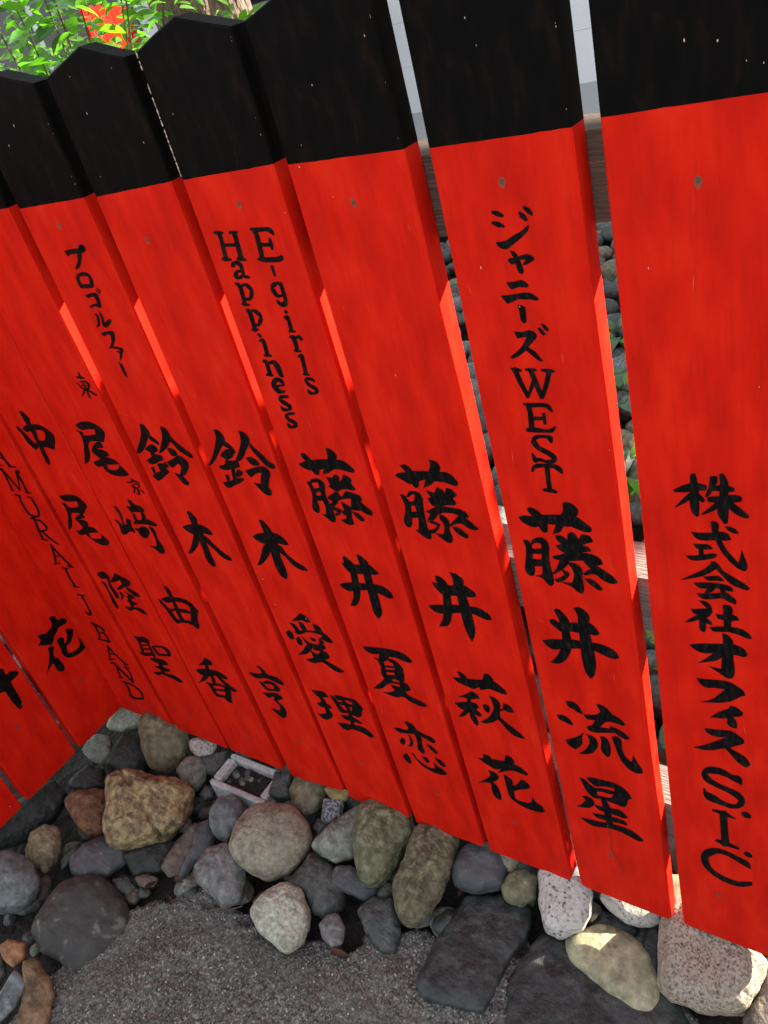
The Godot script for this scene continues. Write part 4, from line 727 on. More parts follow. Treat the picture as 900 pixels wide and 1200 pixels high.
	plank(long_fence, "red plank third from the right, bearing only a four character name", -0.3868, [-54.4, 981.1, 54.4, 979.7, -57.7, 79.6, 59.4, 81.8], "-0.7 947.5 -4.1 172.5", [
		"-35.3 693.8 -30.3 696.8 -27.8 697.4 -20.4 698.4 -10.4 701.3 -3.3 701.9 20.6 703.3 22.8 703.2 24.8 702.8 26.4 702.1 29.1 699.8 32.4 695.3 33.1 693.6 33.1 691.9 32.7 691 31.3 689.2 30.8 688.8 29.7 688.7 18.7 691.3 14.7 691.8 2.7 692 -0.5 692 -3.7 691.6 -7.5 690.4 -11.4 688.9 -18.4 685.3 -20.6 684.8 -23.3 685.5 -25.5 687 -27.5 688.8 -29.8 690.3 -33.2 691.1 -34.2 691.6 -34.6 692.1;-27.3 705.3 -22.3 707 -20.3 707.2 -18.8 706.7 -17.5 705.8 -14.8 702.6 -13.2 699.2 -10 693.7 -9.5 691.5 -9.7 689 -10.4 686.1 -11.9 682.3 -13.3 681.7 -15.1 681.3 -16.6 682 -17.6 683.2 -19.1 686.2 -19.9 689.1 -20.8 695.4 -21.6 698.3 -23 700.6;7.4 715.1 11 715.2 12.4 715 15.4 713.5 16.6 712.4 17.5 711 17.9 710 18.2 707.4 17.9 706 17.3 704.9 14.6 701.7 10.6 694.7 7.6 691 3.1 687.1 0.4 685.5 -6.1 682.5 -1.8 692.4 4.1 702.3 7.4 708.6 8 710.6 8 712;-36.5 670.8 -34.1 671.7 -33.2 671.8 -31 670.7 -29.5 668.8 -28.4 666.4 -27.1 662.6 -26.8 659.5 -27.4 654.1 -30.5 642.3 -31 637.4 -31.6 635.8 -33.5 633.1 -35.3 631.3 -36 631.2 -38 631.6 -38.8 632.1 -39.8 633.2 -40.4 634.7 -40.8 636.4 -40.8 638.2 -39.9 641.5 -36.5 648.4 -35.2 651.7 -34.2 656.9 -34.2 661.8 -34.6 664.6;-29.5 669.8 -26 674.4 -24.2 676 -23 676.7 -20.3 677.4 -17.2 677.4 -15.5 677.2 -13.9 676.6 -12.5 675.7 -11.7 674.5 -11.1 673.1 -10.6 669.9 -10.7 668.1 -11.9 662.5 -12.8 656.2 -13.4 649.9 -13.8 642.3 -13.8 634.8 -12.2 627.5 -12.1 624.9 -13.1 620.8 -16.3 620.1 -17.5 620.1 -19.4 620.7 -29.8 629 -25.8 630.3 -24.2 635.1 -22.6 642.3 -22.2 645.2 -22 653.6 -22.3 661.9 -22 664.7 -21.2 666.9 -18.7 672.5 -19.7 673.1 -21.4 673.3 -23 672.5 -26 669.7 -27.4 668.9 -28.1 669;-27.7 659.1 -19.1 659.7 -17.8 660.5 -16.6 662.1 -16.1 664 -16.5 665.4 -17.5 665.8 -26.3 664 -27.4 663.4 -28.4 662.1 -28.8 660.6 -28.5 659.5;-33 643.3 -20.3 645.8 -18.6 646.8 -17.2 649 -16.7 651.3 -17.2 653.1 -18.6 653.5 -31.3 650.9 -33 649.9 -34.4 647.8 -34.9 645.5 -34.4 643.7;-5 680.2 2.1 678.8 4.2 677.8 8.9 685.5 13 683.7 14.4 682.7 15 681.8 15.8 679.3 19 685.6 20.9 685.6 23.9 685 25.7 683.5 27.3 681.4 29 678.7 23.6 674.5 24.8 672.4 25.5 670.6 25.6 668.9 25 667.8 24.1 666.9 22.3 666.2 17.1 665.9 15.3 665.5 2.5 662.3 0.3 662.3 -1.3 663 -2.5 664.2 -3.5 665.6 -4.6 668.1 -5.1 670.7 -0.6 672.4;-11 654.6 -0.2 660.5 3.9 663.6 5.4 664.3 6.5 664.4 9.8 663.7 25 663.4 28.7 662.8 32.5 661.1 34.1 659.9 35.4 658.4 35.8 657.3 36.2 654.3 32.2 653.7 30.5 654.1 26 655.8 23.9 656.2 19.5 656.9 14.7 656.8 9.3 656 6.6 655.4 -0.2 652.1 -2.4 651.6 -5.2 651.9 -8 653;-4.1 658.7 4.8 657.5 3.5 655 0.9 650.8 -2 647.5 -3.5 646.1 -5.3 644.9 -7.5 644.2 -9.9 643.9 -12.6 643.8 -8.7 648.7 -7.3 650.8 -6.2 653.2;26 655.8 26.8 655.8 29.8 654.8 33.2 652.9 38.7 648.1 44 642.3 41.5 640.9 40.4 640.5 38 640.4 35.9 640.7 31.9 642.2 30.4 643.1 27.7 645.5 26 646.1 24.3 646 22.5 645.4 18.7 643.7 16.3 642.4 10.7 638.7 14.3 644.3 16.3 646.3 22.8 651.7;3.9 653.7 7.8 652.8 9.3 652.1 11.7 649.8 12.6 648.3 13.1 646.5 13 644.2 11.7 638.9 11.3 636.4 11.4 633.5 12.3 628.1 12.1 625.2 11.1 622.4 9.8 620.4 9.2 620.1 7.1 619.7 6.2 619.7 4.1 620.4 2.3 621.5 -6.9 628.9 2.6 629.3 3.9 632.1 5.5 636.7 6.1 640 6.1 641.5 5.9 643 5.3 644.2 3.5 646.2 2.9 647.4 3 649.2;-13 642.5 -7.6 644.1 -5.4 644.3 -3 643.7 -0.6 642.6 2 641.1 -0.7 636.2 -2.1 634.2 -4.9 631.1 -6.5 629.7 -8.2 628.7 -9.9 628.1 -11.6 627.9 -13.1 627.9 -14.2 628.4 -14.5 629.2 -14.4 632.2 -11.6 632.5 -9.1 633.1 -6.8 634 -5.3 635.4 -2 639.2;14.6 640.6 18.7 641 20.3 640.9 22.3 640.2 24.1 639.1 27.2 636.5 29.8 633.6 31.2 631.6 28.9 628.7 27.8 628.7 26.1 629.2 22.5 630.8 20.9 631.8 18.1 634.5 16.1 637.3",
		"-27.9 561.8 -24.5 563.1 -23 562.9 -20.2 561.8 -18.8 561.5 -16.8 561.4 -12.6 561.8 -5.8 563.1 7.7 566.6 10.4 566.7 12.4 566.3 14.2 565.5 20.5 561 21.7 559.6 22.5 557.7 22.4 556.6 21.6 553.5 15.8 551.6 13.6 551.4 6.9 551.3 -8.4 548.6 -15.1 547.8 -17.1 547.8 -19 548.2 -20.8 549.3 -22.2 550.8 -24.6 554.4 -25.7 556.5;-41 527 -36 529.2 -30.5 530.9 -20.6 533.2 -8.3 536.4 -4.3 537.1 -1.7 537.2 5.7 537.2 15.2 539.3 18.1 539.6 20.6 539.3 23 538.7 25.2 537.7 29.2 535.6 31.1 534.3 32.7 532.8 33.8 530.8 34 529.4 33.7 525.6 30.1 524.4 28.6 524.2 26.2 524.6 19.4 527.2 14.8 528.3 12.4 528.7 9.9 528.8 7.1 528.6 -1.7 526.6 -18.3 521.2 -25 519.6 -28.3 519.1 -31.3 519.1 -33.5 519.7 -35.4 520.7 -38.7 523.4 -39.5 524.3;-21.2 572.3 -18 573 -16.4 572.6 -13.8 571.2 -11.2 568.7 -10 567.1 -9 565.3 -8.3 563.2 -7.8 560.1 -7.9 556.6 -9.2 541.2 -11 529.6 -12.3 523.3 -14.9 516.2 -16.6 512.2 -18.6 508.3 -21.1 504.7 -23 502.8 -25.1 501.4 -28 500.3 -34.7 498.9 -28.8 507.9 -26.8 511.8 -24.9 516.7 -23.6 521.6 -19.6 539.9 -18.8 544.2 -18.4 548.3 -18.4 551 -19.5 558.5 -21.9 565.5 -22.2 568.1;-2.3 580.7 1.9 581 5.8 580 7.5 579.2 9 578.1 11.1 575.8 11.8 574.4 12.2 572.7 12 570.6 10.2 563.9 10.1 560.4 10.7 550.4 11.9 538.1 11.7 511.6 10.8 504.7 9.4 499.4 7.1 493.8 3.3 486.7 0.4 494.5 -0.9 501.4 -1.6 508.6 -1.8 513 -1.8 522 -0.9 547.7 -1.4 564.7 -0.8 571.6 -0.8 573.8 -1.1 576",
		"-36.6 420.9 -19.2 425.1 -6.9 426.9 2 429.8 10.1 431.7 13.9 432.2 17.5 432 19.8 431.2 21.9 429.9 28.9 423.8 30.3 422.1 31.1 419.7 31.1 418.6 30.4 415.8 28.6 415.3 25.6 414.9 23.9 415 14.7 417.4 12.5 417.8 10 417.7 6.4 416.4 -1.1 412.4 -3 411.7 -3.2 416.2 -9.2 411.6 -11.6 410.3 -13.9 410.1 -15.9 410.6 -19.7 412.1 -28.5 414 -31.2 415.1 -33 416.6;-28.4 432.6 -23.9 433.2 -22.2 433 -20.2 431.6 -18.3 429.5 -16.4 426.7 -21 422.6 -22.3 421.8 -23.3 422.2 -24.3 423.4 -26.1 426.6;7.8 441.2 12.1 441.9 13.7 441.6 15.3 440 16.7 437.7 18 434.3 15.1 430 10.1 423.6 6.6 420.2 -2.1 412.8 2.8 427.8;-36.4 389.4 -25.4 397.1 -18.2 403.5 -15.8 404.8 -14 405.1 -12.3 404.9 -10.8 404.3 -9.5 403.4 -8.2 401.9 -6 397 -19.5 390.7 -19.9 385.9 -25.9 383.7 -24.4 390.5 -26.5 390.7;-43.8 376.5 -32.5 382.2 -24.3 385.3 -19.4 386.4 -17.1 386.7 -15 386.6 -13.2 385.9 -12.2 384.7 -10.7 380.6 -15.4 375.7 -9.6 368.4 -13 363.9 -14.5 364.1 -16.8 365.2 -19.7 367 -18.1 360.2 -17.3 354.3 -17.9 349.1 -20.5 345.7 -23.5 348.4 -24.6 349.8 -26 353.1 -26.8 357.1 -26.9 359.9 -26.5 366.8 -33.9 358.5 -37.2 355.6 -39.3 354.5 -44.1 353 -33.3 367.6 -37.3 369.3 -38.9 370.3 -40.5 371.9;7.1 406.2 10.1 406.1 12.5 405.7 14.5 405 16 403.7 17.4 402 18.3 399.9 18.9 397.4 18.7 394.7 17 387.6 20.2 389.8 21.1 390.6 21.7 392.7 22.8 399.6 27.7 399.6 29.6 399 31 397.8 32.2 396.2 34.1 392.3 34.7 389.5 30.3 387.5 28.5 386.9 26.7 387 23.5 387.9 21.7 387.8 18.6 386.1 16.3 384.3 15.8 382.9 14.8 378.1 14.7 375.9 15.7 373 17.4 370.9 23.6 365.5 30.6 360 35.3 356 37.6 353.7 39.4 350.9 40.3 347.7 35.2 346.8 30.5 347.2 28.3 347.9 26.2 348.8 23.9 350.3 21.9 352.3 18.2 356.8 16.3 360 14.5 363.9 12.7 367 10.9 368.2 9.1 367.1 3.6 361.9 0.8 359.6 -4.7 356.4 -7.4 355.3 -10 354.6 -11.3 354.6 -14.1 355.5 -4.7 364.2 -1.1 368.4 4.2 376.2 6.4 380.2 8.1 384.3 8.8 387.3 9.2 390.1 9.1 395.5 8.7 398.8;-5 387.3 -1.6 389.4 -0.3 389.8 1.1 389.5 2.3 388.7 3.2 387.4 3.6 385.8 3.4 383 2.4 379.6 0.9 375.5 -1.2 375.6 -2 375.9 -3.2 377.1 -4.2 378.6 -5 380.4 -5.4 382.5",
		"-33.7 283.5 -28.9 284.7 -15 289.9 -11.3 290.7 -0.6 292.7 6 294.7 9.2 295 12.3 295 18.2 294.1 23 292.8 25.2 291.8 27.2 290.5 29.2 288.7 31.2 286.5 32.7 284.3 33.2 282.9 31.4 279.5 30.3 279 25.3 279.3 19.2 280.6 17 280.7 13.2 280.2 9.3 278.9 5 276.4 -9.5 266 -2.3 277.2 -7.5 273.2 -9.6 272.1 -12.7 271.9 -15.5 272.6 -24.6 277.4;-23.5 294.8 -18.4 295.6 -16.4 295.3 -15.2 294.4 -12.4 290.1 -8.7 286.1 -7.3 283.8 -6.7 280.5 -7.2 278.3 -9.5 272.5 -13.8 274 -15.5 274.8 -21.2 278.5 -23.6 281 -25 284.6 -25 287.4;8.2 306.8 11.1 306.7 13.5 306.4 15.4 305.6 16.7 304.1 17.9 302.1 18.8 300.1 19 298.7 16.5 293.7 14.2 290.1 12 287.1 9.5 284.5 3.2 279.7 3.8 288.4 4.3 292.3 5.3 296.5;-44.1 230.9 -34.5 240.4 -30.6 244.6 -25.4 250.6 -23.1 253.6 -21.8 255.9 -21.6 258.3 -22.5 265.5 -16.9 265.8 -14.8 265.4 -13 264.6 -11.4 263.5 -10.2 262 -9.5 259.8 -9.5 257.5 -10.4 254.9 -12.9 251.2 -16.2 247.6 -20.3 243.9 -18.1 241.8 -16.3 239.6 -15.1 237.2 -14.1 233 -13.5 228.2 -13.4 223.1 -13.7 217.6 -14.9 211.4 -17.9 210.3 -19 210.2 -20.8 211 -22.3 212.2 -23.5 213.9 -24.5 216 -25.1 218.7 -25.4 225.2 -25.3 228.7 -23.9 236.9 -24 238.5 -25 239.2 -26.7 239.1 -30.6 238.2 -34.5 236.5;-1.7 266.9 1.7 266.1 3 265.6 6.5 263.3 7.9 261.6 8.8 259.4 8.9 256.9 7.7 249.9 12 253.6 13.7 255.5 16.1 258.9 20.6 266.3 22.2 268.3 23.4 268.6 25 268.3 26.6 267.5 28 266.6 29.6 264.8 32.6 259.1 29.7 255.1 26.7 252.6 17.3 247.3 7.8 240.1 6.9 233.8 6.5 228.8 7 225 8.5 223.3 10.6 222.7 13.1 222.6 18 223 20.7 223.4 23.4 224.4 26.2 226.3 28.4 228.8 30.2 232 30.9 234.9 31.2 238 31.2 241.5 33.3 234.7 34.6 232.3 36.4 230.8 40.6 228.8 42.3 227.2 43.3 225.1 44.8 219.3 41.7 215.5 39 213.9 36.4 213 33.9 212.6 28.1 212 24.9 211.9 18.8 212.4 12.6 213.9 9.6 215.1 4.6 217.9 2.5 219.5 0.6 221.4 -0.8 223.9 -1.6 227 -1.9 230.5 -2.1 242.5",
	])
	plank(long_fence, "red plank fourth from the right with two columns of small latin letters", -0.5078, [-52.4, 981.6, 52.4, 983.1, -55.8, 76.4, 54.8, 82.5], "3.6 956.4 4.7 175.8", [
		"-34.3 933.3 -33.4 930.9 -33.3 928.1 -36.1 911.1 -35.7 910.3 -34.3 910 -32.5 910.2 -31 910.9 -30.3 911.8 -27.7 934.6 -28.4 935.4 -30.1 935.6 -32.1 935.2 -33.7 934.3;-36.6 933.6 -31.8 932.6 -29.7 932.5 -26.1 933.1 -25.4 933.7 -25.1 934.3 -25.3 934.8 -27.9 935.9 -34.7 936.6 -35.7 936.5 -36.8 935.8 -37.4 934.8 -37.3 934;-38.4 909.8 -35.1 909 -31.8 908.8 -27.5 909 -26.5 910 -26.5 910.5 -26.9 910.8 -31 912 -32.9 912.4 -36.5 912.7 -37.4 912.5 -38.4 911.9 -39 911 -39 910.2;-16.1 932.6 -15.8 927.5 -15.9 923.6 -17.7 910.9 -17.2 910.1 -15.7 909.8 -13.8 910 -12.2 910.8 -11.5 911.7 -10.7 924.3 -9.7 933.6 -10.3 934.4 -11.9 934.7 -13.9 934.4 -15.5 933.6;-18.4 932.5 -14.5 931.8 -12.4 931.8 -8.3 932.8 -7.8 933.4 -7.7 934 -7.9 934.5 -11.3 935.2 -17 935.2 -17.9 935 -18.8 934.4 -19.2 933.5 -19 932.8;-19.9 909.1 -15.9 908.2 -10.7 908.1 -10.1 908.1 -9.5 908.5 -9 909 -9 909.5 -11.6 911.1 -13.4 911.8 -17.9 912.3 -19 912.1 -20 911.4 -20.6 910.4 -20.6 909.5;-31 921.8 -14 921.1 -13 921.4 -12.1 922.2 -11.7 923.1 -11.9 923.9 -12.6 924.3 -29.7 924.9 -30.7 924.6 -31.6 923.9 -32 922.9 -31.8 922.1",
		"-25.4 904.3 -25.3 905.8 -25.9 905.4 -23.7 905.8 -22.2 905.8 -21.5 905.4 -20.9 904.5 -20.6 903.1 -21.2 898.2 -21.3 895.1 -21 894.2 -19.9 893 -18.5 892.3 -16.9 891.9 -13.2 892.1 -12.6 892.2 -12.1 892.6 -11.7 893.2 -11.7 893.7 -12.1 894 -17.1 895.8 -16.4 898.9 -15.8 904 -15.9 905.3 -16.3 906.3 -17.7 907.9 -20 908.9 -21.5 909.1 -24.8 908.7 -27.9 907.8 -29.4 906.7 -30 905.6 -30.5 903.8 -30.1 903.1 -29 902.8 -27.4 902.9 -26 903.5;-19.3 900.6 -24.5 900.5 -26 900.2 -28.6 899 -30.6 897.4 -31.2 896.3 -31.4 895.3 -30.9 893.3 -30.2 892.5 -29.1 891.8 -27.5 891.6 -26 891.6 -23 892.1 -20.5 893.2 -19.6 893.9 -18.3 895.9 -18.5 896.4 -19.1 896.6 -19.8 896.7 -22.4 895.2 -26.2 894.5 -26.4 894.6 -26.9 895.1 -27.2 896.4 -25.9 897.3 -24.7 897.7 -19.9 898.3 -19.1 898.5 -18.5 899.2 -18.4 899.9 -18.6 900.5",
		"-32.8 886.2 -31.2 884.6 -30.7 883.2 -30.9 879 -31.5 873.7 -32 870.3 -32.8 867.2 -32.5 866.5 -31.3 866.1 -29.7 866.3 -28.3 866.9 -27.6 867.8 -25.7 879.8 -25.3 884.5 -25.6 886 -26.3 887.1 -28.1 888.8 -29.1 889.1 -30.5 888.8 -31.9 888 -32.8 887;-33.8 867.4 -25.9 866 -25.3 866 -24.6 866.4 -24.1 867 -24 867.6 -24.3 867.9 -31.3 870.4 -32.3 870.3 -33.3 869.7 -34.1 868.8 -34.3 867.9;-25.8 884.2 -22.2 885.3 -20.4 884.6 -18.9 883.3 -18.4 882.6 -18 880.9 -18.2 879 -18.5 878.1 -19.7 876.3 -21.7 874.5 -23 874.2 -27.2 874.2 -27.9 874 -28.6 873.3 -29 872.6 -28.8 871.9 -28.3 871.7 -24.1 871.3 -22.4 871.4 -20.4 872 -18.7 873 -17.3 874.1 -16.2 875.4 -14.6 878 -13.9 880.6 -14.1 883.1 -14.5 884.3 -15.2 885.3 -17.2 887.1 -19.7 888.2 -21.4 888.2 -24.2 887.5 -26.2 886.8 -27 886.4 -27.4 885.6 -27.3 884.8 -26.7 884.3;-33.6 886.8 -29.9 885.8 -29.1 885.9 -28.3 886.4 -27.6 887.1 -27.5 887.8 -27.9 888.2 -31.6 889.2 -32.3 889.1 -33.2 888.6 -33.8 887.9 -34 887.2",
		"-31.8 861.7 -30.5 859.4 -30.1 857.5 -31.2 845.5 -31.2 841.1 -30.7 840.5 -29.5 840.3 -28 840.7 -26.8 841.4 -26.3 842.3 -26.1 846.4 -25 853.9 -24.6 858.8 -24.8 860.5 -25.3 861.7 -27 864 -27.8 864.3 -29.2 864.2 -30.7 863.5 -31.6 862.5;-26.1 859.5 -22.7 860.3 -21.6 860.3 -19.2 858.7 -18.2 857.2 -18 855.4 -18.4 853.4 -18.8 852.6 -20.1 850.9 -22.6 849 -26.5 849.1 -27.3 848.9 -28 848.3 -28.5 847.5 -28.5 846.8 -27.9 846.5 -24.7 846 -23.1 846 -21.3 846.5 -18.2 848.4 -15.8 850.9 -14.9 852.3 -14.3 853.6 -13.8 856.3 -14.1 858.8 -14.7 859.9 -16.6 861.9 -19.1 863.2 -20.8 863.4 -23.8 862.9 -26 862.3 -26.8 861.9 -27.4 861.1 -27.4 860.2 -26.9 859.6;-32.9 841.7 -24.9 842.2 -24.2 842.4 -23.7 843 -23.4 843.6 -23.6 844.1 -24 844.3 -31.7 844.5 -32.6 844.2 -33.4 843.5 -33.7 842.6 -33.6 841.9",
		"8.3 932.8 9.1 929.5 9.2 926.1 8.4 919.8 6.5 908 6.9 907.2 8.3 906.8 10.1 907 11.7 907.7 12.4 908.7 14.3 923.9 14.7 929 14.1 934.1 13.4 934.8 11.9 935 10.1 934.5 8.7 933.7;6.8 933.9 10.8 932.4 14.3 931.7 24.9 931.9 25.6 931.7 26.9 930.2 30.5 927.8 31.1 927.9 32.1 928.5 32 931.1 31.8 931.9 31.1 933.1 29.8 934.4 28.5 934.9 26.8 935.3 24.8 935.5 15.9 935.5 8.2 936 7.5 935.9 6.8 935.5 6.3 934.8 6.3 934.2;13.2 919.3 22.7 918.8 23.8 919 24.7 919.8 25.1 920.9 24.9 921.7 24.1 922.1 14.6 922.7 13.6 922.4 12.6 921.6 12.2 920.6 12.4 919.7;23.7 925.5 22.5 921.4 22.4 919.6 23.1 916.1 23.3 915.8 23.9 915.6 24.7 915.7 25.3 916 25.6 916.4 26.8 920.1 27 922 26.5 925.8 26.3 926.2 25.6 926.3 24.7 926.2 24 925.9;4 907.9 8 906.4 11.5 905.6 16 905.4 22.7 905.6 27.5 905.2 29.1 905.3 31.2 905.9 33.1 907.3 33.7 908.8 33.5 909.7 32.7 911.2 31.7 911.5 31.1 911.3 28.5 909.4 28.4 909.7 29.1 910.4 25.7 909.8 22.1 909.6 5.5 910.1 4.7 910 4 909.5 3.5 908.8 3.5 908.2",
		"15.3 901.6 16.1 892.9 16.3 892.5 17.9 892.5 18.6 892.9 18.8 893.3 19.4 897.2 19.5 899.1 19.1 902.5 18.7 903 17.7 903.1 16.5 902.8 15.6 902.2",
		"21.8 887 18.5 888.2 15.9 888.2 12.9 887.6 11.2 887 9.6 886 8.5 884.7 7.8 883.4 7.2 880.6 7.2 879.3 7.6 878 9.1 875.4 10.1 874.4 11.4 873.5 13 873.1 14.7 873.2 19.1 874.4 19.6 875 19.8 875.8 19.4 876.3 18.8 876.5 14.8 876.3 13.2 877.7 11.9 879.7 11.6 880.6 11.7 882.4 12.4 884 12.6 884.3 13.4 884.6 16.7 885.1 19.6 884.3 20.5 884.4 21.4 884.9 22.1 885.8 22.3 886.6;18.4 885.5 18.9 879.7 18.9 873.4 18.5 870.6 17.8 868.7 17.1 867.7 17.5 867.9 15.9 867.9 14.9 868.3 12.5 870.6 11.7 871.7 10.3 871.6 9.7 871.2 9 869.5 9.3 868.3 10.7 866.3 12.4 865 14.6 864.3 16 864.2 17.6 864.4 19.4 865.1 20.8 866.2 21.6 867.4 22.8 871 23.2 875.8 23.4 886.6 22.9 887.3 21.6 887.4 20.1 887.1 18.8 886.4",
		"14.1 859.8 15 858.1 15.6 857.8 16.7 857.9 17.9 858.5 18.6 859.3 18.7 859.9 17.8 861.6 17.2 861.9 16.1 861.8 14.9 861.2 14.2 860.4",
		"-28.3 837.8 -26.4 834.9 -25.7 834.7 -24.6 834.9 -23.5 835.6 -22.8 836.4 -22.8 837 -25.2 839.6 -25.8 839.8 -26.8 839.6 -27.8 839 -28.3 838.3;-27.8 830.5 -25.1 830.9 -26.1 830.9 -25.9 828.6 -25.9 822.9 -27.1 815.8 -26.7 815 -25.5 814.8 -23.8 815.1 -22.3 815.8 -21.7 816.8 -20.8 822.5 -20.4 828 -20.5 831.9 -21 833.5 -22.6 834.5 -24.8 834.3 -28.6 832.3 -28.9 831.7 -28.9 831 -28.5 830.5;-28.9 815.6 -20.2 815.1 -19.5 815.3 -18.8 815.9 -18.5 816.7 -18.5 817.3 -19 817.6 -27.6 818 -28.3 817.8 -29 817.2 -29.4 816.5 -29.4 815.8",
		"-33.1 809 -31.3 808.8 -31.8 808.8 -32.6 795.6 -32 794.9 -30.5 794.7 -28.6 795.2 -27 796.2 -26.4 797.3 -26.5 804 -26.1 810 -26.4 811.3 -27.5 812.4 -29 812.7 -30.3 812.5 -32.5 811.9 -33.4 811.1 -33.8 810.1 -33.7 809.3;-35.1 794.7 -27.3 794.2 -26.5 794.3 -25.8 794.9 -25.3 795.7 -25.3 796.4 -25.7 796.7 -33.1 798 -34 797.7 -35 797 -35.6 796 -35.7 795.1;-25.1 807.3 -21.2 807.7 -19.9 803.4 -19.1 797.1 -18.7 795.7 -18.1 794.7 -17.3 794.1 -14.6 793.6 -13.7 793.9 -12.9 794.5 -12.4 795.2 -12.8 796.8 -12.7 798.1 -12.7 804.5 -13 806.1 -14 808.7 -15.6 811 -16.9 811.8 -18.8 812.2 -20.7 812 -24.5 810.8 -25.5 810.3 -26.2 809.3 -26.4 808.2 -26 807.4",
		"-15.5 786 -15.1 789.1 -15.2 790.4 -15.9 791.5 -17 792.3 -20 793.5 -21.7 793.7 -23.6 793.7 -25.7 793 -27.6 792.1 -29.2 790.9 -31.7 788.3 -33 785.4 -33.2 782.6 -32.9 781.2 -31.5 778.7 -30.5 777.5 -29.2 776.5 -27.6 775.8 -25.6 775.6 -21.9 776.3 -18.2 777.5 -17.6 778.2 -17.3 779 -17.5 779.6 -22.9 780.2 -24.9 781.6 -26.4 783.3 -26.8 784.1 -26.9 785.6 -26.3 787.5 -25.5 788.5 -24.4 789.4 -22.8 789.4 -20.6 788.8 -19.4 788.2 -18.5 785 -18.2 784.6 -17.4 784.6 -16.5 784.9 -15.8 785.4;-30.5 782.4 -16.6 784.3 -16 784.6 -15.5 785.2 -15.3 786 -15.5 786.5 -16 786.6 -29.6 785.2 -30.4 784.8 -31.1 784.1 -31.3 783.2 -31.1 782.6",
		"-15.6 773.6 -16.2 774.4 -17.7 774.9 -20.1 775 -23.3 774.8 -25 774.5 -26.5 773.8 -29.1 771.9 -30 770.6 -30.4 769.2 -30.2 768 -29 765.9 -27.1 764.1 -25.8 763.2 -21.7 761.4 -21.1 761 -20.6 760.2 -20.3 760.2 -23.8 759.3 -26.2 759.1 -26.8 759.4 -27.7 760.7 -28.2 761 -28.7 762 -30 762 -30.6 761.6 -31.4 760.4 -31.9 759.2 -31.5 757.9 -30.6 756.6 -29.6 756 -28.2 755.6 -24.6 756 -20.7 757 -18.9 757.8 -17.3 759 -16.3 760.5 -15.9 761.8 -16 763.1 -16.6 764.2 -17.7 765.1 -23 767.6 -25.6 769.6 -26.2 770.5 -25.3 771.2 -24.2 771.5 -18.9 771.6 -17.4 771.3 -16.6 771.7 -15.8 772.4 -15.4 773.2",
		"-15.3 755.5 -16.6 755.9 -18.1 756 -23.4 755.3 -26.3 754.1 -28.8 752.2 -29.8 750.9 -30.2 749.4 -30 748.2 -28.8 746 -26.9 744.2 -25.6 743.4 -21.7 742 -21 741.5 -20.8 740.8 -20.6 740.9 -23.5 740 -26 739.8 -27.5 741.5 -27.6 743.3 -28.1 743.4 -28.8 743.4 -29.5 743 -30.6 741.6 -31.4 740 -31.1 738.5 -30.1 737 -29.1 736.5 -27.7 736.2 -24.3 736.6 -20.6 737.6 -18.9 738.5 -17.4 739.9 -16.5 741.3 -16.1 742.6 -16.1 743.9 -16.7 745.1 -17.8 745.9 -22.8 747.9 -24.5 749.2 -26 750.8 -24.9 751.5 -23.8 752 -16 753.1 -15.3 753.7 -14.8 754.5 -14.8 755.2",
		"12.4 853.8 14 853.5 13.5 853.5 14 850.4 14.1 847.5 13 840.8 13.4 840.1 14.6 839.8 16.2 840.1 17.5 840.8 18.1 841.7 18.6 847 18.7 854.5 18.3 855.7 17.4 856.7 15.9 857 12.8 856.3 12 855.6 11.6 854.8 11.8 854;11.9 840.1 19.4 839.9 20 840.1 20.5 840.6 20.8 841.2 20.8 841.7 20.3 841.9 12.9 842.4 12.3 842.2 11.6 841.6 11.3 840.9 11.4 840.3",
		"10.7 834.6 12.4 833.9 12.1 833.6 12.6 831.3 13 827.9 13 825.5 11.7 821.6 11.9 820.7 12.9 820.3 14.5 820.4 15.9 821 16.6 821.9 17.7 824.9 18.3 829.2 18.4 833.1 18.2 834.8 17.8 836.3 16.7 837.4 15.2 837.9 11.6 837.3 10.7 836.6 10.2 835.7 10.2 834.9;10.8 821 18 820.5 18.6 820.6 19.2 821.1 19.6 821.8 19.5 822.4 19.1 822.6 12 823.4 11.4 823.2 10.7 822.7 10.3 821.9 10.3 821.3;16.2 832.7 20.7 834.3 22.7 832 23.3 831.8 24.2 831.9 25.2 832.5 25.8 833.2 25.9 833.8 24.9 836.3 24.2 837.2 22.7 837.8 20.8 837.6 17.8 836.4 15.4 835.2 14.7 834.6 14.5 833.8 14.7 833 15.4 832.6",
		"13.8 814.9 16.1 815 15 815.3 14.8 810.5 13.1 797.2 13.6 796.5 14.8 796.3 16.4 796.6 17.8 797.5 18.4 798.4 18.9 807.1 20.7 815.7 20.6 817.5 19.4 818.9 17.2 819.1 15.6 818.6 13.3 817.4 12.7 816.5 12.6 815.6 13 815;12 797.1 18.8 796.3 19.4 796.4 20.1 796.9 20.5 797.6 20.5 798.2 20.1 798.5 13.4 799.5 12.7 799.3 12 798.8 11.6 798 11.6 797.4",
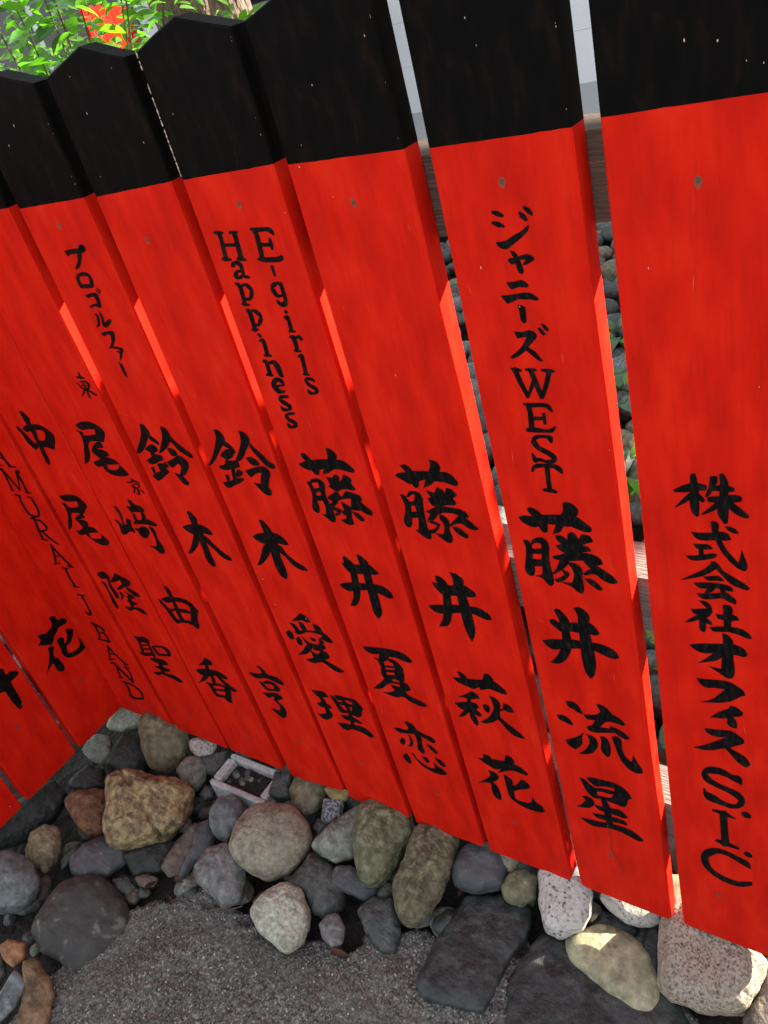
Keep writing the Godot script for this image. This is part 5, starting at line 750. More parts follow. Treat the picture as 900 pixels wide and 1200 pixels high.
		"24.2 791.2 24 793 23.6 793.7 22.8 794.3 20.3 795 17.3 795.3 15.9 795.3 13.3 794.3 12.2 793.5 11.4 792.3 11 791.2 11.1 790 12 787.6 12.7 786.4 13.7 785.3 15 784.3 20 782 20.7 781 20.9 780.2 21.1 780.3 19.5 779.6 17.5 779.1 15.1 779 13.8 779.5 12.5 781.9 12.2 782.2 11.6 782.1 10.4 781.4 10.3 780.9 10.5 778.5 10.8 777.6 11.4 776.9 12.4 776.4 14.6 776.2 18.1 776.6 20.9 777.3 22.4 777.9 23.8 779.1 24.7 780.4 25 781.7 25 782.9 24.7 784.1 23.9 785.1 22.6 785.9 18.1 787.5 17.1 788.1 16.3 788.8 14.9 790.6 14.5 791.5 14.4 792.3 16 792.6 20.5 791.8 21.1 791.4 21.9 790 22.2 789.8 23.7 790.3 24.2 790.8",
		"-34.3 694 -29.4 696.2 -24.2 698.1 -17.8 699.8 -10.7 701.4 -2.8 702.7 5.5 703.7 14.1 704.3 20.7 704.4 25.4 704.2 27.5 703.6 29.4 702.6 31 701.3 33.9 698.2 36.2 696.2 37.2 695.1 37.6 693.6 37.3 692.8 36 690.6 35.3 690.6 30.1 690.6 21.3 692.4 16.6 692.6 14.1 692.5 11.5 691.9 8.9 690.8 3.7 687.6 1 686.2 -5.9 684.3 -2.2 691 -15.3 687.4 -17.3 687.1 -21.8 687.1 -25.8 687.9 -29.9 689.4 -31.7 690.5 -33.2 691.8;-26.7 706.8 -23.5 708.1 -22.3 708.3 -20.5 707.9 -19.2 706.9 -15.9 702.8 -13.2 697.9 -10.1 693.9 -8.8 691.8 -8.4 689.2 -8.7 687.6 -10.3 684.2 -11.3 683.1 -12.6 682.5 -14.1 682.2 -15.8 682.7 -17 683.7 -18 685 -18.8 686.3 -19.8 688.6 -20.7 693.5 -21.5 695.9 -22.7 697.8 -25.8 701.3 -26.8 703.4;9.9 717.4 14.4 716.7 17.6 714.9 18.9 713.7 19.9 712.3 20.7 709.8 20.7 708.3 20.4 706.8 19.6 705.6 16.3 702 10.1 694.6 5.6 688.7 3.7 687.1 1.2 685.9 -1.7 685.2 -5.1 684.7 5.3 700.8 8 705.6 8.8 709;-32 671.9 -28.7 672.9 -27.7 673 -26.6 672 -26 670.2 -24.3 662.8 -24 659.1 -24.4 656.1 -26.1 649.7 -26.7 646.6 -26.4 640.2 -26.7 638 -27.4 636.2 -29.6 632 -31.2 631.8 -33.5 632 -35 633 -36.2 634.3 -36.9 635.8 -37.2 637.7 -36.5 640.8 -33 647.5 -31.6 650.8 -30.3 655.9 -29.8 660.8 -30.1 664.2;-25.9 674.4 -24.3 675.7 -22.3 676.8 -18.1 678.2 -16.4 678.4 -14.9 678.2 -12.2 677.2 -10.7 676.2 -9.4 675 -8.4 673.5 -7.9 671.8 -8.2 669.2 -10.6 663.5 -11.4 660.7 -11.6 657.9 -11.5 655.2 -10.8 650 -9.1 643.9 -8.7 641.8 -8.4 635.2 -8.6 631.8 -9.1 628.2 -10.9 622.9 -14.4 622.2 -15.7 622.2 -17.2 622.9 -20.6 626.4 -26.6 631.1 -20.5 632.1 -18.6 638 -18.1 640.4 -18 643.6 -18.8 652.5 -16.5 671.6 -16.9 673.1 -17.7 673.3 -21.1 672.9 -22.8 672.4 -24.3 671.7 -27.8 669.4 -26.7 673.1;-28.3 658.7 -19.2 660.5 -17.7 661.4 -16.6 663.1 -16.2 664.9 -16.7 666.1 -18 666.3 -27.3 663.3 -28.4 662.6 -29.4 661.3 -29.7 659.8 -29.3 658.9;-30.6 647.8 -18.4 649.6 -16.5 650.6 -14.9 652.7 -14.1 655 -14.6 656.7 -16 657.1 -28.5 654.4 -30.2 653.5 -31.6 651.7 -32.3 649.6 -31.9 648.1;-2.5 681.8 3.4 681.2 5.4 681.5 6.5 682.5 9.4 686 11.4 685.8 12.9 685.4 13.8 684.8 14.4 683 14.3 680.7 13.9 677.9 17.2 680.6 18.5 682.5 20.7 687.3 24.6 686.3 27.4 684.7 28.6 683.7 29.5 682.5 29.8 680.9 29.6 680.1 28.3 678.2 28 677.3 28.5 675.1 29.9 673 31.8 670.9 28.7 668.8 26.6 668.4 20.4 668.9 14.8 668.5 12.8 667.9 11.3 667.1 8.2 664.9 6.7 664.2 4.8 664.3 1 666.2 -3.6 670 -0.6 671.5;-10.1 655.5 -4.9 658.9 -0.8 661.3 2.4 662.5 3.4 662.2 5.2 660.2 6.2 659.4 8 658.8 9.7 658.7 11.2 660 15.3 664.7 17.1 666.1 19.1 666.5 21.5 666.2 26.3 665 30.5 664.4 32.4 664 34 663.1 34.8 661.7 35.7 657.5 32.8 656.1 31.6 655.8 28.9 655.9 24.2 657.6 21.5 657.9 18.4 657.6 15.1 657 8.4 655 1.8 652 -0.3 651.4 -3 651.2 -5.6 651.4 -7.9 652 -9.7 653.1 -10 653.7;1.7 664.2 6.5 663.6 7.5 663.1 7.5 661.6 6.8 659 5.5 656 4.1 653.2 2.8 651.4 -0.3 647.9 -4.2 644.8 -8.8 642.1 -10 641.6 -10.7 642.1 -12.7 644.9 -7.8 647.9 -6 649.4 -3 653.7 -0.6 658.5;21.5 657.9 28.3 657.5 30.8 656.8 32.7 655.6 37.1 650.7 41.2 647.5 42.9 645.8 43.6 643.3 43.4 642.3 41.9 639.5 36.9 639.9 35 640.3 32.9 641.3 29.1 643.8 26.7 644.4 24.7 644.2 20.2 642.8 18.9 642.7 18.4 643.5 18.1 644.8 18.2 648 18.9 650.9;6.2 652.3 10.8 650.5 15.5 647.9 16.7 646.9 17.4 645.5 17.3 642.7 15.2 636.2 14.4 633 14.3 630.4 14.7 624.4 11.1 622.8 9.7 622.4 7.7 622.4 5.9 622.6 2.6 623.8 1 624.7 -2.4 627.3 5.9 629.9 7.4 634.8 7.7 636.8 7.7 639.3 6.6 646.4;-11.4 641.4 -6.3 643.3 -4.3 643.6 -1.7 643.1 0.8 642.1 3.4 640.5 0.3 636 -1.3 634.3 -3 633.2 -7.3 631.5 -7.5 634.6 -2.8 637.1;17 640.6 20.5 640.9 21.9 640.7 24 639.9 25.8 638.8 28.7 635.7 29.4 634.7 30.5 631.8 27.8 630.1 26.8 629.8 24.8 630.1 23.3 631.1 20.9 634 19.5 635.8;2 638.4 12.2 644.8 20.8 648.4 17.5 642.7 15.7 640.4 13.2 638.3 7.8 634.8 6.2 634.2 5.1 634.8",
		"-23.3 564.3 -20.1 566.3 -18.8 566.8 -17.4 566.8 -13.9 565.6 -11.4 565.6 -0.5 567.1 12.2 569.8 14.3 570.1 16.2 569.9 18.2 569.1 19.7 567.6 26.6 559.9 22 557.3 20.1 556.5 17.9 556.1 14 556.4 11.9 556.4 0.5 553.5 -4.4 552.7 -11.3 552 -13.4 551.9 -15.2 552.3 -17.2 553.7 -18.7 555.5 -21.9 561.1;-37.5 531 -29.7 534.9 -25.2 536.4 -20.8 537.6 -8.1 539.9 4 541.2 13 542.5 15.8 542.6 21.9 542.3 24.8 541.8 27.4 540.9 29.8 539.5 32 537.9 33.8 535.9 35.2 533.4 35.5 531.7 35.5 529.5 35.3 526.9 31.3 525.4 29.7 525 27.2 525.4 20.6 528.4 14.4 530.5 9.7 531.1 7.1 531.2 1.8 530.8 -4.3 529.6 -10.7 528 -21.7 523.7 -25.1 523 -27.9 523.2 -30.5 523.9 -32.7 525.1 -34.7 526.5 -35.7 527.7;-18.3 574.3 -16.8 575.7 -15.5 576.5 -14.3 576.1 -12.8 574.8 -6.8 568.8 -5.5 567.2 -4.7 565.3 -4.3 562.3 -4.5 559.1 -5.7 549.2 -8.8 529.5 -10.9 522.2 -12.3 518.5 -14 514.7 -16.2 510.9 -20 505.6 -22.3 503.3 -24.7 501.3 -27.2 500.4 -29.9 500 -32.8 500 -26.2 509.6 -23.9 513.6 -22.4 517.4 -21.3 521 -18 535.8 -15.6 549.6 -15.2 552.7 -15.2 555.6 -15.5 557.3 -17.4 561.7 -18.9 566.9 -19.1 571.6 -18.9 573;2.7 582 5.7 581.9 6.9 581.7 8.8 580.8 10.5 579.6 14.2 575.8 15.7 573.8 16 572.5 16 570.8 14.6 564.9 14.3 554.2 13.7 545.1 13.8 538.9 14.7 529.3 14.5 521 13.2 504.9 12.6 501 11.1 496.9 9.3 494.2 3.7 488.1 0.9 493 0.1 495.3 -0.4 499.3 -0.3 503.7 0.5 517.3 3.2 552.9 3.2 561.5",
		"-37.1 433.7 -30.1 435.6 -22.4 437.3 -8.2 439.7 1.7 441 6.5 441.4 14.9 441.5 18.5 441.2 22 440.6 25.1 439.6 26.9 438.5 28.6 437.1 31.4 433.9 33.7 429.2 30.6 427 29.3 426.3 26.8 425.8 24.5 425.9 17.3 427.1 11.7 428.3 8.7 428.5 0.3 427.6 -8.7 428 -11.9 427.8 -14.8 427.3 -20.8 425.6 -23.8 425.1 -27.5 424.8 -29.2 424.9 -30.7 425.4 -33 427.3 -35.1 430.1;-12.9 429.1 0.8 429.3 -1.3 424 -2.7 422 -5.1 419.7 -7.7 417.7 -10.4 416.4 -12.8 415.8 -14.5 416 -15.8 416.8 -16.7 418.2 -17 420 -16.3 422.5 -14.9 425.5;-24.6 420.1 -18.8 418.7 -14.6 418 -12.6 417.5 -11.2 416.2 -10.7 414.3 -10.7 411.9 -11.8 403 -14.7 386.2 -17.2 387 -19.3 387.9 -20.8 389.1 -21.2 390.1 -21.5 391.2 -21.5 393.8 -20.9 396.8 -19 403.1 -18.5 406 -18.6 408.1 -19.1 410 -20.4 413.4 -21.5 415.5;-2.2 423.7 3.8 424.1 6 423.8 8.3 422.8 10.4 421.4 12.1 419.7 13.6 417.6 15 414.4 15.5 412.5 15.6 410.4 15.1 405 14 398.8 12.6 393.2 11.2 389.9 9.1 388.1 6.2 386.6 5.4 386.5 3.7 387.4 -0.5 388.1 -1.4 388.9 -1.5 394.9 2.8 409.8 3 415.9 1.8 417.3 -2.1 418.7 -3.2 420.3 -3.1 421.2;-16.1 405 3.1 409.4 3.8 410 4.6 411 5 412.2 4.9 413.1 4.4 413.3 -14.7 409 -15.5 408.4 -16.3 407.4 -16.7 406.1 -16.7 405.2;-18.7 396.5 2.9 401.7 3.9 402.4 4.8 403.8 5.3 405.3 5.2 406.5 4.6 406.7 -16.9 401.5 -18 400.8 -18.9 399.4 -19.5 397.9 -19.4 396.7;-19.4 385.3 3.6 390.6 5.1 391.6 6.5 393.5 7.3 395.8 7.2 397.4 6.2 397.9 -16.5 393.1 -18.1 392.1 -19.6 390 -20.5 387.6 -20.4 385.8;-7.2 387.8 -6.9 386.9 -7 383.8 -20 372.9 -27.4 365.6 -29.9 363.7 -34 361.9 -38.4 360.8 -43.3 360 -27.8 375.3 -18.8 385.2 -15.7 387.5 -13.2 388.6 -10.8 389 -8.8 388.7;-13.2 376.8 -7.6 377.1 0.6 376.6 3.7 387.4 8.8 388.2 10.7 388.1 12.8 387.1 14.7 385.7 16.1 383.7 16.9 381.3 16.9 379.9 16.2 376.1 7.9 370.8 9.4 367.7 10.2 366.7 12.3 365.2 14.8 364.2 22.9 361.9 28.6 360.4 31.3 359.2 32.5 358.3 35 355.6 31.1 353.1 29.4 352.3 26.9 351.6 24.4 351.4 19.8 351.8 17.1 352.3 12.1 353.9 9.7 354.9 7.5 356.3 5.6 358.1 3.5 359.6 0.8 360.1 -1 359.5 -4.8 357 -6.6 356.1 -9.7 355.4 -12.6 355 -18.2 355.1 -21.9 355.6 -30.3 357.7 -24.4 359.2 -19.2 361 -14.4 363.1 -8.9 367.5;-11.3 379.8 3 381.3 3.8 381.8 4.6 382.9 5.2 384.1 5.2 385.1 4.8 385.4 -9.4 384 -10.2 383.5 -11.1 382.4 -11.7 381.2 -11.7 380.2",
		"-12 310.2 -7.8 312.1 -6.2 312.5 -4.1 312.3 -2.2 311.7 1 309.6 2.5 307.5 4.8 302.4 6.4 300.4 8.5 299.3 10.9 298.7 23.8 296 26.2 294.9 27.6 293.5 30.4 289.5 28 286.2 27.1 285.3 25.1 284.5 23.1 284.6 19.4 285.7 17.3 286.5 13.5 288.8 11.4 289.6 9.3 290 4.9 290.3 -0.9 290.2 -4.5 289.7 -15.7 286.6 -23.4 284.2 -25.7 284.1 -28.4 285.3 -30.8 287.5 -33.3 290.5 -25.9 293.1 -22.9 293.9 -20.3 293.9 -17.8 293.5 -15.2 293.5 -12.3 294.4 -10.9 295.6 -7.6 299.2;-12.4 287.9 -9.5 284.7 -8.6 283 -7.6 278.5 -7.5 275.9 -7.8 273.1 -8.6 270.2 -9.9 266.8 -11.8 262.6 -19.1 259.5 -14.5 267.6 -13 270.9 -12.1 276.4 -11.9 282;-1.2 290.9 2.9 291.4 6 291.1 8.1 289.7 8.5 286.4 5.9 272.9 6 268.9 6.6 261.1 6.1 258.3 4.2 255.9 2.1 253.9 1.3 254.1 0.3 254.9 -2.5 258.4 -3.4 259.6 -4 261 -4.2 262.8 -3.7 265.2 -1.6 270.5 -0.9 273 -0.5 278.7 -0.6 284.6;-30 266.9 -28.4 269.8 -23.2 276.3 -21.6 274.2 -20.6 271.9 -20.5 269.3 -21.5 266.7 -25.5 259.8 -27.4 259.9 -28.9 260.3 -29.9 261 -30.4 262.1 -30.6 263.5 -30.5 265.1;12.9 278 17.8 278.2 19.7 277.9 21.2 276.9 22.6 275.4 24.9 272.1 28.1 266.9 25.9 264.4 25.1 263.7 23.4 263.6 21.8 264.3 19.1 266.7 16.9 269.7 14.9 273.4;-34.3 235 -27 243.9 -24.8 240.9 -24.1 239.4 -22.7 233.7 -22.6 230.5 -23.4 226.7 -24.1 225.1 -26.6 221.4 -30.2 223.9 -31.5 225.4 -32.7 227.8 -33.6 230.7 -34.2 233.4;-18.1 248 -15.5 248.2 -14.6 248 -13.3 246.2 -12.1 241.1 -11.2 238.9 -9.8 237 -8.2 235.3 -4.6 232.6 -2 231.1 0.9 229.9 3.9 229.1 7.2 228.7 9.2 229 14.5 230.5 14.9 236.8 14.5 244.1 17.4 239.9 18.8 238.5 20.7 237.3 25 235.8 26.9 234.6 28.6 232.6 31.9 227 28 224 26.4 223 23.2 221.7 20.1 221 17.2 220.7 11.7 220.6 9.1 220.9 4.3 222.1 -1.8 224.3 -4.6 225.8 -7.1 227.7 -8.8 229.6 -10.3 231.8 -13 236.6;-1.3 247.7 2 248.7 4.6 249.2 6.5 248.8 7.7 246.7 8.4 243.5 8.7 239.3 5 237.9 3.7 237.8 1.6 239.8 0 243.2;19.1 253.5 23.4 254.6 25.1 254.6 27.4 253.9 29.4 252.8 31.2 251.1 32.7 249.1 33.3 247.5 34 243 30.7 240.7 29.4 240.2 27.5 240.6 26.1 241.9 22.3 247.5",
	])
	plank(long_fence, "red plank fifth from the right with four evenly spaced characters", -0.6282, [-52.8, 978.2, 52.8, 981.7, -55.7, 75.5, 53.8, 79.6], "-4.8 934.2 0.4 183.9", [
		"-21.9 726.8 -17.5 727.4 -15.9 727.2 -13.8 726.3 -12.3 724.8 -11.1 723 -9.7 719.5 -9.4 717.8 -9.5 716 -10.2 714 -12 711.6 -19.8 704.7 -36.6 688.2 -39.7 685.5 -46.2 680.5 -49.3 678.4 -51.4 677.3 -53.9 678.3 -45.2 686.7 -41.8 690.3 -38.7 694 -33.2 701.3 -26.2 711.4 -24.3 714.6 -22.8 717.8 -22.2 720.5;-13.6 714.3 -8.6 711.9 -6.8 710.7 -3.6 707.6 -2.4 705.8 -1.4 703.9 -1.1 702.6 -0.8 699.1 -4.4 697.6 -6 698.3 -8.6 702 -10.1 703.7 -15.3 706.1 -16.3 707.4 -16.1 709.3 -15.1 711.6;-20 699.8 -16 701.8 -13.9 702.5 -9.9 703.2 -8 703.3 -6.3 703 -5 702.4 -4.3 701.5 -3.9 700.3 -4 699 -4.4 697.6 -5.4 696.1 -8.2 693.4 -12.1 690.9 -14.3 689.9 -16.6 689.2 -18.8 688.8 -20.7 688.8 -22.4 689.2 -23.9 689.9 -26.1 691.4 -26.8 692.2 -27.5 693.6 -24.7 696.3;-21.2 689.8 -17.9 688.3 -16.3 687.8 -13.4 687.9 -6.9 688.9 -4.5 688.4 -3.3 686.7 -2.8 684.3 -2.9 681.1 -9.1 678.6 -14.2 677 -25.1 674.3 -27.9 673.9 -30.5 673.8 -32.9 674.1 -35.2 674.6 -37.1 675.5 -38 676.8 -37.6 677.9 -37 678.8 -35.2 679.4 -29.1 680.7 -26.6 681.8 -24.8 683.7 -23 686.4;-16.8 685.3 -9.9 686 -14.2 673.1 -15.6 667.8 -15.8 662.7 -23.5 660.5;-33 667.2 -28.5 667.8 -27.5 667.8 -27.3 666.3 -28.6 660 -33.7 658.1;-8.9 677.4 -5.9 676.6 -3.6 675.7 -2.4 674.3 -2.4 673.5 -2.8 672.5 -4.3 670.4 -6.8 668.6 -10 667 -13.8 665.5 -15 667.9 -15 669.2 -13.7 671.6;-41.5 655.8 -26.7 660.2 -15.9 664 -10.8 665.5 -6.4 665.7 -5.6 665.3 -4.6 663.4 -14.5 657.8 -25.5 653.2 -31.6 649.7 -33.5 649 -35.6 648.8 -37.5 649.1 -39 649.8 -40.2 650.8 -41 652;15.8 728.4 19.7 728.5 21.2 728.2 23.5 727.1 25.4 725.7 26.9 723.9 27.8 721.8 28.1 720.5 28.1 719 27.8 717.5 27.2 715.9 25.3 713 22.7 710.1 17.1 704.4 9.2 695.3 6 692.5 2.3 689.9 -1.8 688 -3.6 687.6 -7.8 687.4 -1.1 695 8.2 706.5 11.1 710.6 13.5 714.8 15.2 719.1 16.1 723.2 16.1 724.8;25.5 715.2 30.3 709.1 37.8 701.6 43 694.9 44.8 692.7 50.6 689.2 51.3 687.4 51 686.4 49 683.6 44.3 683.8 42.5 684.1 40.3 685.1 38.4 686.3 36.8 687.8 33.6 691.5 29.6 698.4 26.5 702.9 25.1 705.3 24.3 708 24.4 710;11.8 694.3 16.8 695.7 18.8 695.9 20.9 695.7 22.8 695.1 25.9 693.2 27.3 691.8 29.6 687.6 26.5 685.8 25.2 685.3 22.5 684.9 20 684.9 17.7 685.4 15.8 686.2 14 688.1 12.7 690.8;2 676.1 11.1 679.8 19 682.5 27 684.8 30.7 685.3 34.2 685.2 35.8 684.8 37 684.1 38.5 682.7 39.6 680.9 40.1 678.9 39.9 676.6 39.1 674.6 34.5 668.6 30.6 660.4 28.5 657.9 27.7 657.3 25.8 656.4 25 656.2 22.9 656.3 21.2 656.9 19.9 657.9 19.3 659.3 20 663.9 22.7 669.6 26.7 676.3 22.7 676.1 20.9 675.7 16.9 673.8 7.5 668;8.3 661.8 14.5 661.2 24.2 661.1 26.7 660.2 28.8 658.4 30.4 656.1 31.1 653.2 30.7 650 30.1 649 27.8 646.5 26.7 646.3 22.7 646.5 20.9 646.9 18.7 648.1 16.9 649.8 12.1 655.9",
		"-30 580.1 -25 583.5 -22.8 584.7 -18.6 586.4 -14.4 587.7 -2.6 590.5 4.4 591.8 7.7 592 10.1 591.9 14.3 590.9 16.2 590.2 18.2 589 20 587.6 23 584.2 24 582.4 25.8 577.6 21.2 576 19.4 575.6 17.3 575.5 13.5 576.1 11.5 576.2 8.8 575.8 -10.7 571.9 -14.1 571.6 -16.9 571.7 -19.5 572.2 -21.9 572.9 -24.1 573.8 -26.1 575.4 -28 577.5;-8.2 606.9 -5.1 608.4 -3.9 608.6 -1.4 607.9 0.3 606.3 3.9 599.7 5.8 594.6 7 587.7 7.4 583.4 7.2 574.3 6.7 569.8 4.9 560.4 4.2 555.7 4.1 548.8 4.6 542.2 4.7 535.3 3.4 527.8 2.7 525.9 0.1 521.2 -2.1 521 -3.9 521 -5.3 521.3 -7.8 523.3 -9.5 526.2 -10.5 529.5 -11.3 533 -11.7 537.4 -11.6 542.1 -10.6 551.7 -8.7 566.7 -7.9 576.4 -7.7 590.6;-15 570.9 -11.1 573.1 -6.6 574.7 -1.4 576.1 -4.7 569.5 -7.9 563.7 -11.4 558.5 -14.7 554.4 -18.5 550.5 -22.5 546.6 -31.2 539 -33.5 537.2 -36 535.7 -38.1 534.8 -43.1 533.7 -31.9 547.7 -27.9 553.7 -24.3 559.9 -20.2 565.7;5.2 575 9.9 574.1 11.5 573.4 13.3 571.1 15.1 565.2 16.4 562.5 18.6 559.9 21.1 557.5 26.6 553.2 29.4 551.6 35.4 548.8 37.9 547 38.9 545.8 40.7 542.5 36.8 541.1 34.3 540.8 29.8 541 27.7 541.5 24.8 542.7 22.1 544.2 19.7 546 17.5 548 15.7 550.4 12.7 555.7 11.1 558.2 5.6 562.8 4.4 564.8 4.2 567.6 4.5 571",
		"-23.5 446.4 -9.5 458.6 -3.4 464.5 -1.9 465.5 -0.2 465.7 1.6 465.3 5 463.7 6.5 462.6 7.7 461.2 8.8 459.6 9.5 457.8 9.7 456.4 9.7 452.9 3.1 451.9 1.5 452.1 -1.6 453 -3.3 453 -5.9 452.5;-29.3 442.7 -24.3 443.7 -22.4 443.8 -20.3 442.9 -18.7 441.6 -16.2 438.1 -15.6 434.7 -15 434 -12.8 433.8 -10 434.4 -4.3 436.2 13.9 440.3 12.6 445 12.3 447.1 12.6 451.5 17.6 452 19.5 451.9 21.2 451.2 22.6 450.2 23.8 449 24.7 447.5 25 446.3 25 443.3 25.3 442 26.7 440 30.6 437 32.3 435.3 33.9 432.9 37.2 426.6 32.8 424.6 31 424.1 28.1 424.1 25.7 424.7 16.1 427.9 22.4 434 15.3 435.3 12 435.5 4.2 434.8 0.1 433.9 -4.3 432.5 -7.8 430.8 -15.1 426.3 -18.5 425 -20.6 424.8 -22.4 425 -23.9 425.7 -24.9 426.9 -25 428.2 -24 431.6 -23.8 433.1 -24.9 436.4 -26.7 439.5;-10.9 449.6 -6.4 449.6 -4.9 449.1 -3 446.4 -1.7 442.6 -0.9 437.8 -4.7 435.4 -6.2 434.9 -8.2 435.2 -9.6 436.2 -10.7 437.7 -11.5 439.4 -11.8 442.1 -11.6 445.5;-42.4 422.9 -34.2 428.9 -33.3 428.3 -32.1 426.8 -30.9 424.7 -30.2 422.5 -30.3 420.1 -31.5 413.9 -35.9 411.8 -37.6 411.4 -39.3 411.9 -40.6 413 -42.2 416.2 -42.5 418 -42.6 420.1;-28.3 415.5 -21.4 421.2 -20.1 418.6 -19.1 416.2 -18.7 413.7 -18.9 411.5 -20.3 405.7 -24.6 404.1 -26 404.1 -27.8 406.4 -28.5 410.2 -28.5 413.8;-15.5 423.6 -8.6 416.3 -7.3 415.2 -5.6 414.4 -2.4 414 4.9 414.7 8.4 414.7 14.1 414.3 16.6 413.7 18.6 412.5 19.3 410.4 11.6 408.2 5.6 407.3 2.7 407.1 -3.3 407.2 -6.5 407.6 -9.4 408.3 -11.7 409.7 -13.6 413.1 -14.8 417.8;-3.1 424.8 3.1 425.3 5.3 424.9 6.4 424.1 8.1 421.3 4.5 419.5 3.1 419.1 0.7 420 -1.3 422;15.1 429.1 22.2 422.3 19.6 420.4 18.6 419.8 16.4 419.4 14.5 419.5 12.9 420.1 12.1 420.9 12.4 422.8;10 418.9 15.2 419.7 17 419.4 18.4 418 19.4 415.8 20.2 412.9 11.2 407.4;-13.6 408.4 -11.1 408.8 -7.4 408.5 -2.5 407.8 -6.4 402.4 -8.2 400.2 -14.2 394.8 -20.5 390.4 -25.4 388 -30.7 386 -36.8 384 -27.9 392 -24.3 395.4 -21.2 399.1 -15.4 406.6;-10.5 401.8 -6.9 398.3 -5.1 397.3 -1.9 396.4 -0.1 396.4 1.9 397.1 3.5 398.4 6.7 402.1 8.5 403.6 10.6 404.7 12.7 405.5 14.6 405.9 16.2 405.8 18.5 404.1 20 401 21.2 396.8 17.2 393.4 10.1 388.9 17.3 385.8 26.5 382.5 29.4 381.2 31.8 379.8 37.2 376.1 33.5 373.7 32 372.9 29.7 372.1 27.4 371.7 23.3 371.7 20.6 372.4 18.3 373.6 13.9 376.4 11.2 378.3 8.7 380.5 5.9 382.2 2.2 382.7 -0.6 381.8 -6.8 378.3 -9.9 377 -12.3 376.5 -14.5 376.2 -18.7 376.3 -21.2 376.8 -26.5 378.6 -9 387;-3.4 402.5 11.2 404.4 12.4 405 13.5 406.4 14.3 408 14.4 409.2 13.7 409.6 -1 407.4 -2.1 406.8 -3.2 405.5 -3.9 404 -4 402.8",
		"-40.9 316.1 -31.8 318.3 -25 320.3 -21.8 321 -19 321.1 -16.7 320.3 -14.9 319.1 -13.4 317.3 -12.4 315.1 -12.2 314.1 -12.4 311 -20.5 309 -27.3 305.6 -29.3 305.1 -31.7 305.5 -33.4 306.8 -37.8 311.8;-40.9 290 -35.8 293.2 -31.4 295.7 -27.7 297.2 -24.8 297.6 -22.3 297.3 -17.9 295.7 -16 294.6 -12.2 291.1 -17.5 287.7 -19.7 286.6 -22.2 286 -28.9 285.8 -32.9 285.4 -34.8 285.3 -36.5 285.6 -38.1 286.6 -39.5 288.1;-46.8 268 -43.6 268.2 -40.7 268.7 -37.9 269.6 -32.8 272.8 -22.6 280.7 -19.7 282.4 -18.9 281.9 -18 280.5 -17.4 278.6 -17.4 276.4 -18 274.4 -19 272.2 -20.3 269.9 -22 267.8 -24.8 265 -27.9 262.6 -31 260.8 -34 259.4 -36.2 258.8 -38.2 258.7 -40 258.9 -41.6 259.5 -43.6 261.5 -45.3 264.3;-30 304.4 -30.1 299.2 -29.9 295.3 -27.7 285.6 -27.5 283.3 -28.2 278.7 -30.2 270.9 -29.8 269.6 -27.9 269.7 -25.3 271.1 -23 273.3 -21.8 275.5 -20.3 283.1 -19.7 288.8 -20.1 294.7 -21.5 302.3 -22.6 305.4 -24.5 308.9 -25.2 309.3 -26.7 308.6 -28.4 307.3 -29.6 305.6;-8.7 317.2 -3.3 317.7 -1.4 317.3 0.1 315.8 1.2 313.7 2.8 309 6.9 299.2 8.4 296.1 12.4 290.9 7.4 288.2 5.5 287.5 2.3 287.1 0.9 287.3 -0.2 287.9 -1.6 290.3 -2.3 293.4 -3.1 300.2;-0.1 321.1 10.6 323.2 13.9 323.4 23.5 323.6 32.4 324.8 34.9 324.4 37.2 323.1 39.1 321.2 40.6 318.9 43.8 313.8 44.4 312.2 44.3 310.1 43.7 308.6 40.7 303.8 38 295.8 36.5 293.2 35.1 291.6 31.6 289.1 30 288.3 27.7 287.9 21.9 289.4 14.2 289.3 12.1 289.9 11 291.1 9.4 294.8 23.1 297.3 26.5 303.9 28.9 309.4 30 313.8 29.8 314.8 28.8 316 25.7 317.2 23.1 317.6 20.2 317.7 17.1 317.3 13.9 316.3 7 313.1 4.1 312.7 2.1 314.3 0.8 317.2;2.2 304 13.9 305.5 26.6 305.5 27.6 306 28.9 307.3 29.8 309 30.1 310.4 29.7 311 22.3 311.6 17.2 311.7 12.1 311 4.8 309.5 3.7 308.8 2.5 307.3 1.7 305.6 1.6 304.4;10.2 315 13 307 13.7 302.2 13.9 296.7 13.6 290.2 13.2 286.3 10.3 266.7 10 262 10.4 261 12.1 261.2 14.3 262.6 16.2 264.6 17 266.4 18 271.4 20.1 286.3 20.9 295.1 21 298.6 20.6 304.7 19.6 309.9 18.2 314.4 15.6 320 14.8 320.3 13.3 319.5 11.6 317.9 10.4 316.2;30.9 320.6 36.9 318.8 41.1 316.2 43.3 312.1 42.5 307.2 40.1 301 36.5 293.2 29.3 292.2 24.2 291.9 21.5 292.6 22.6 298.1 25.9 307.7;-2 280.4 5.7 283.6 8.8 284.5 14.1 285.2 19 285 23.8 284.2 28.1 282.6 30.1 281.2 34.2 277.3 28.5 275.2 25.6 275 20.2 275.8 17.4 275.9 14 275.5 6.9 274 3.8 274.2 1.7 275.5 -0.2 277.6;-14.7 261.1 -3.9 264.3 11.5 266.9 21 269.5 24 270 29.9 270.2 32.6 269.9 35.1 269.3 37.4 268.2 39.5 266.7 41.3 265 43 263 44.2 261.1 46.4 255.9 41.5 253 39.6 252.3 37.4 252.4 32.1 255.2 26.2 256.6 19.9 257.3 14.2 257.3 11.2 257 7.9 256 6 255 2.2 252.2 0.4 251.3 -2.1 250.8 -4.3 250.9 -6.3 251.5 -8 252.3 -10.4 254.4 -12.5 257.4",
	])
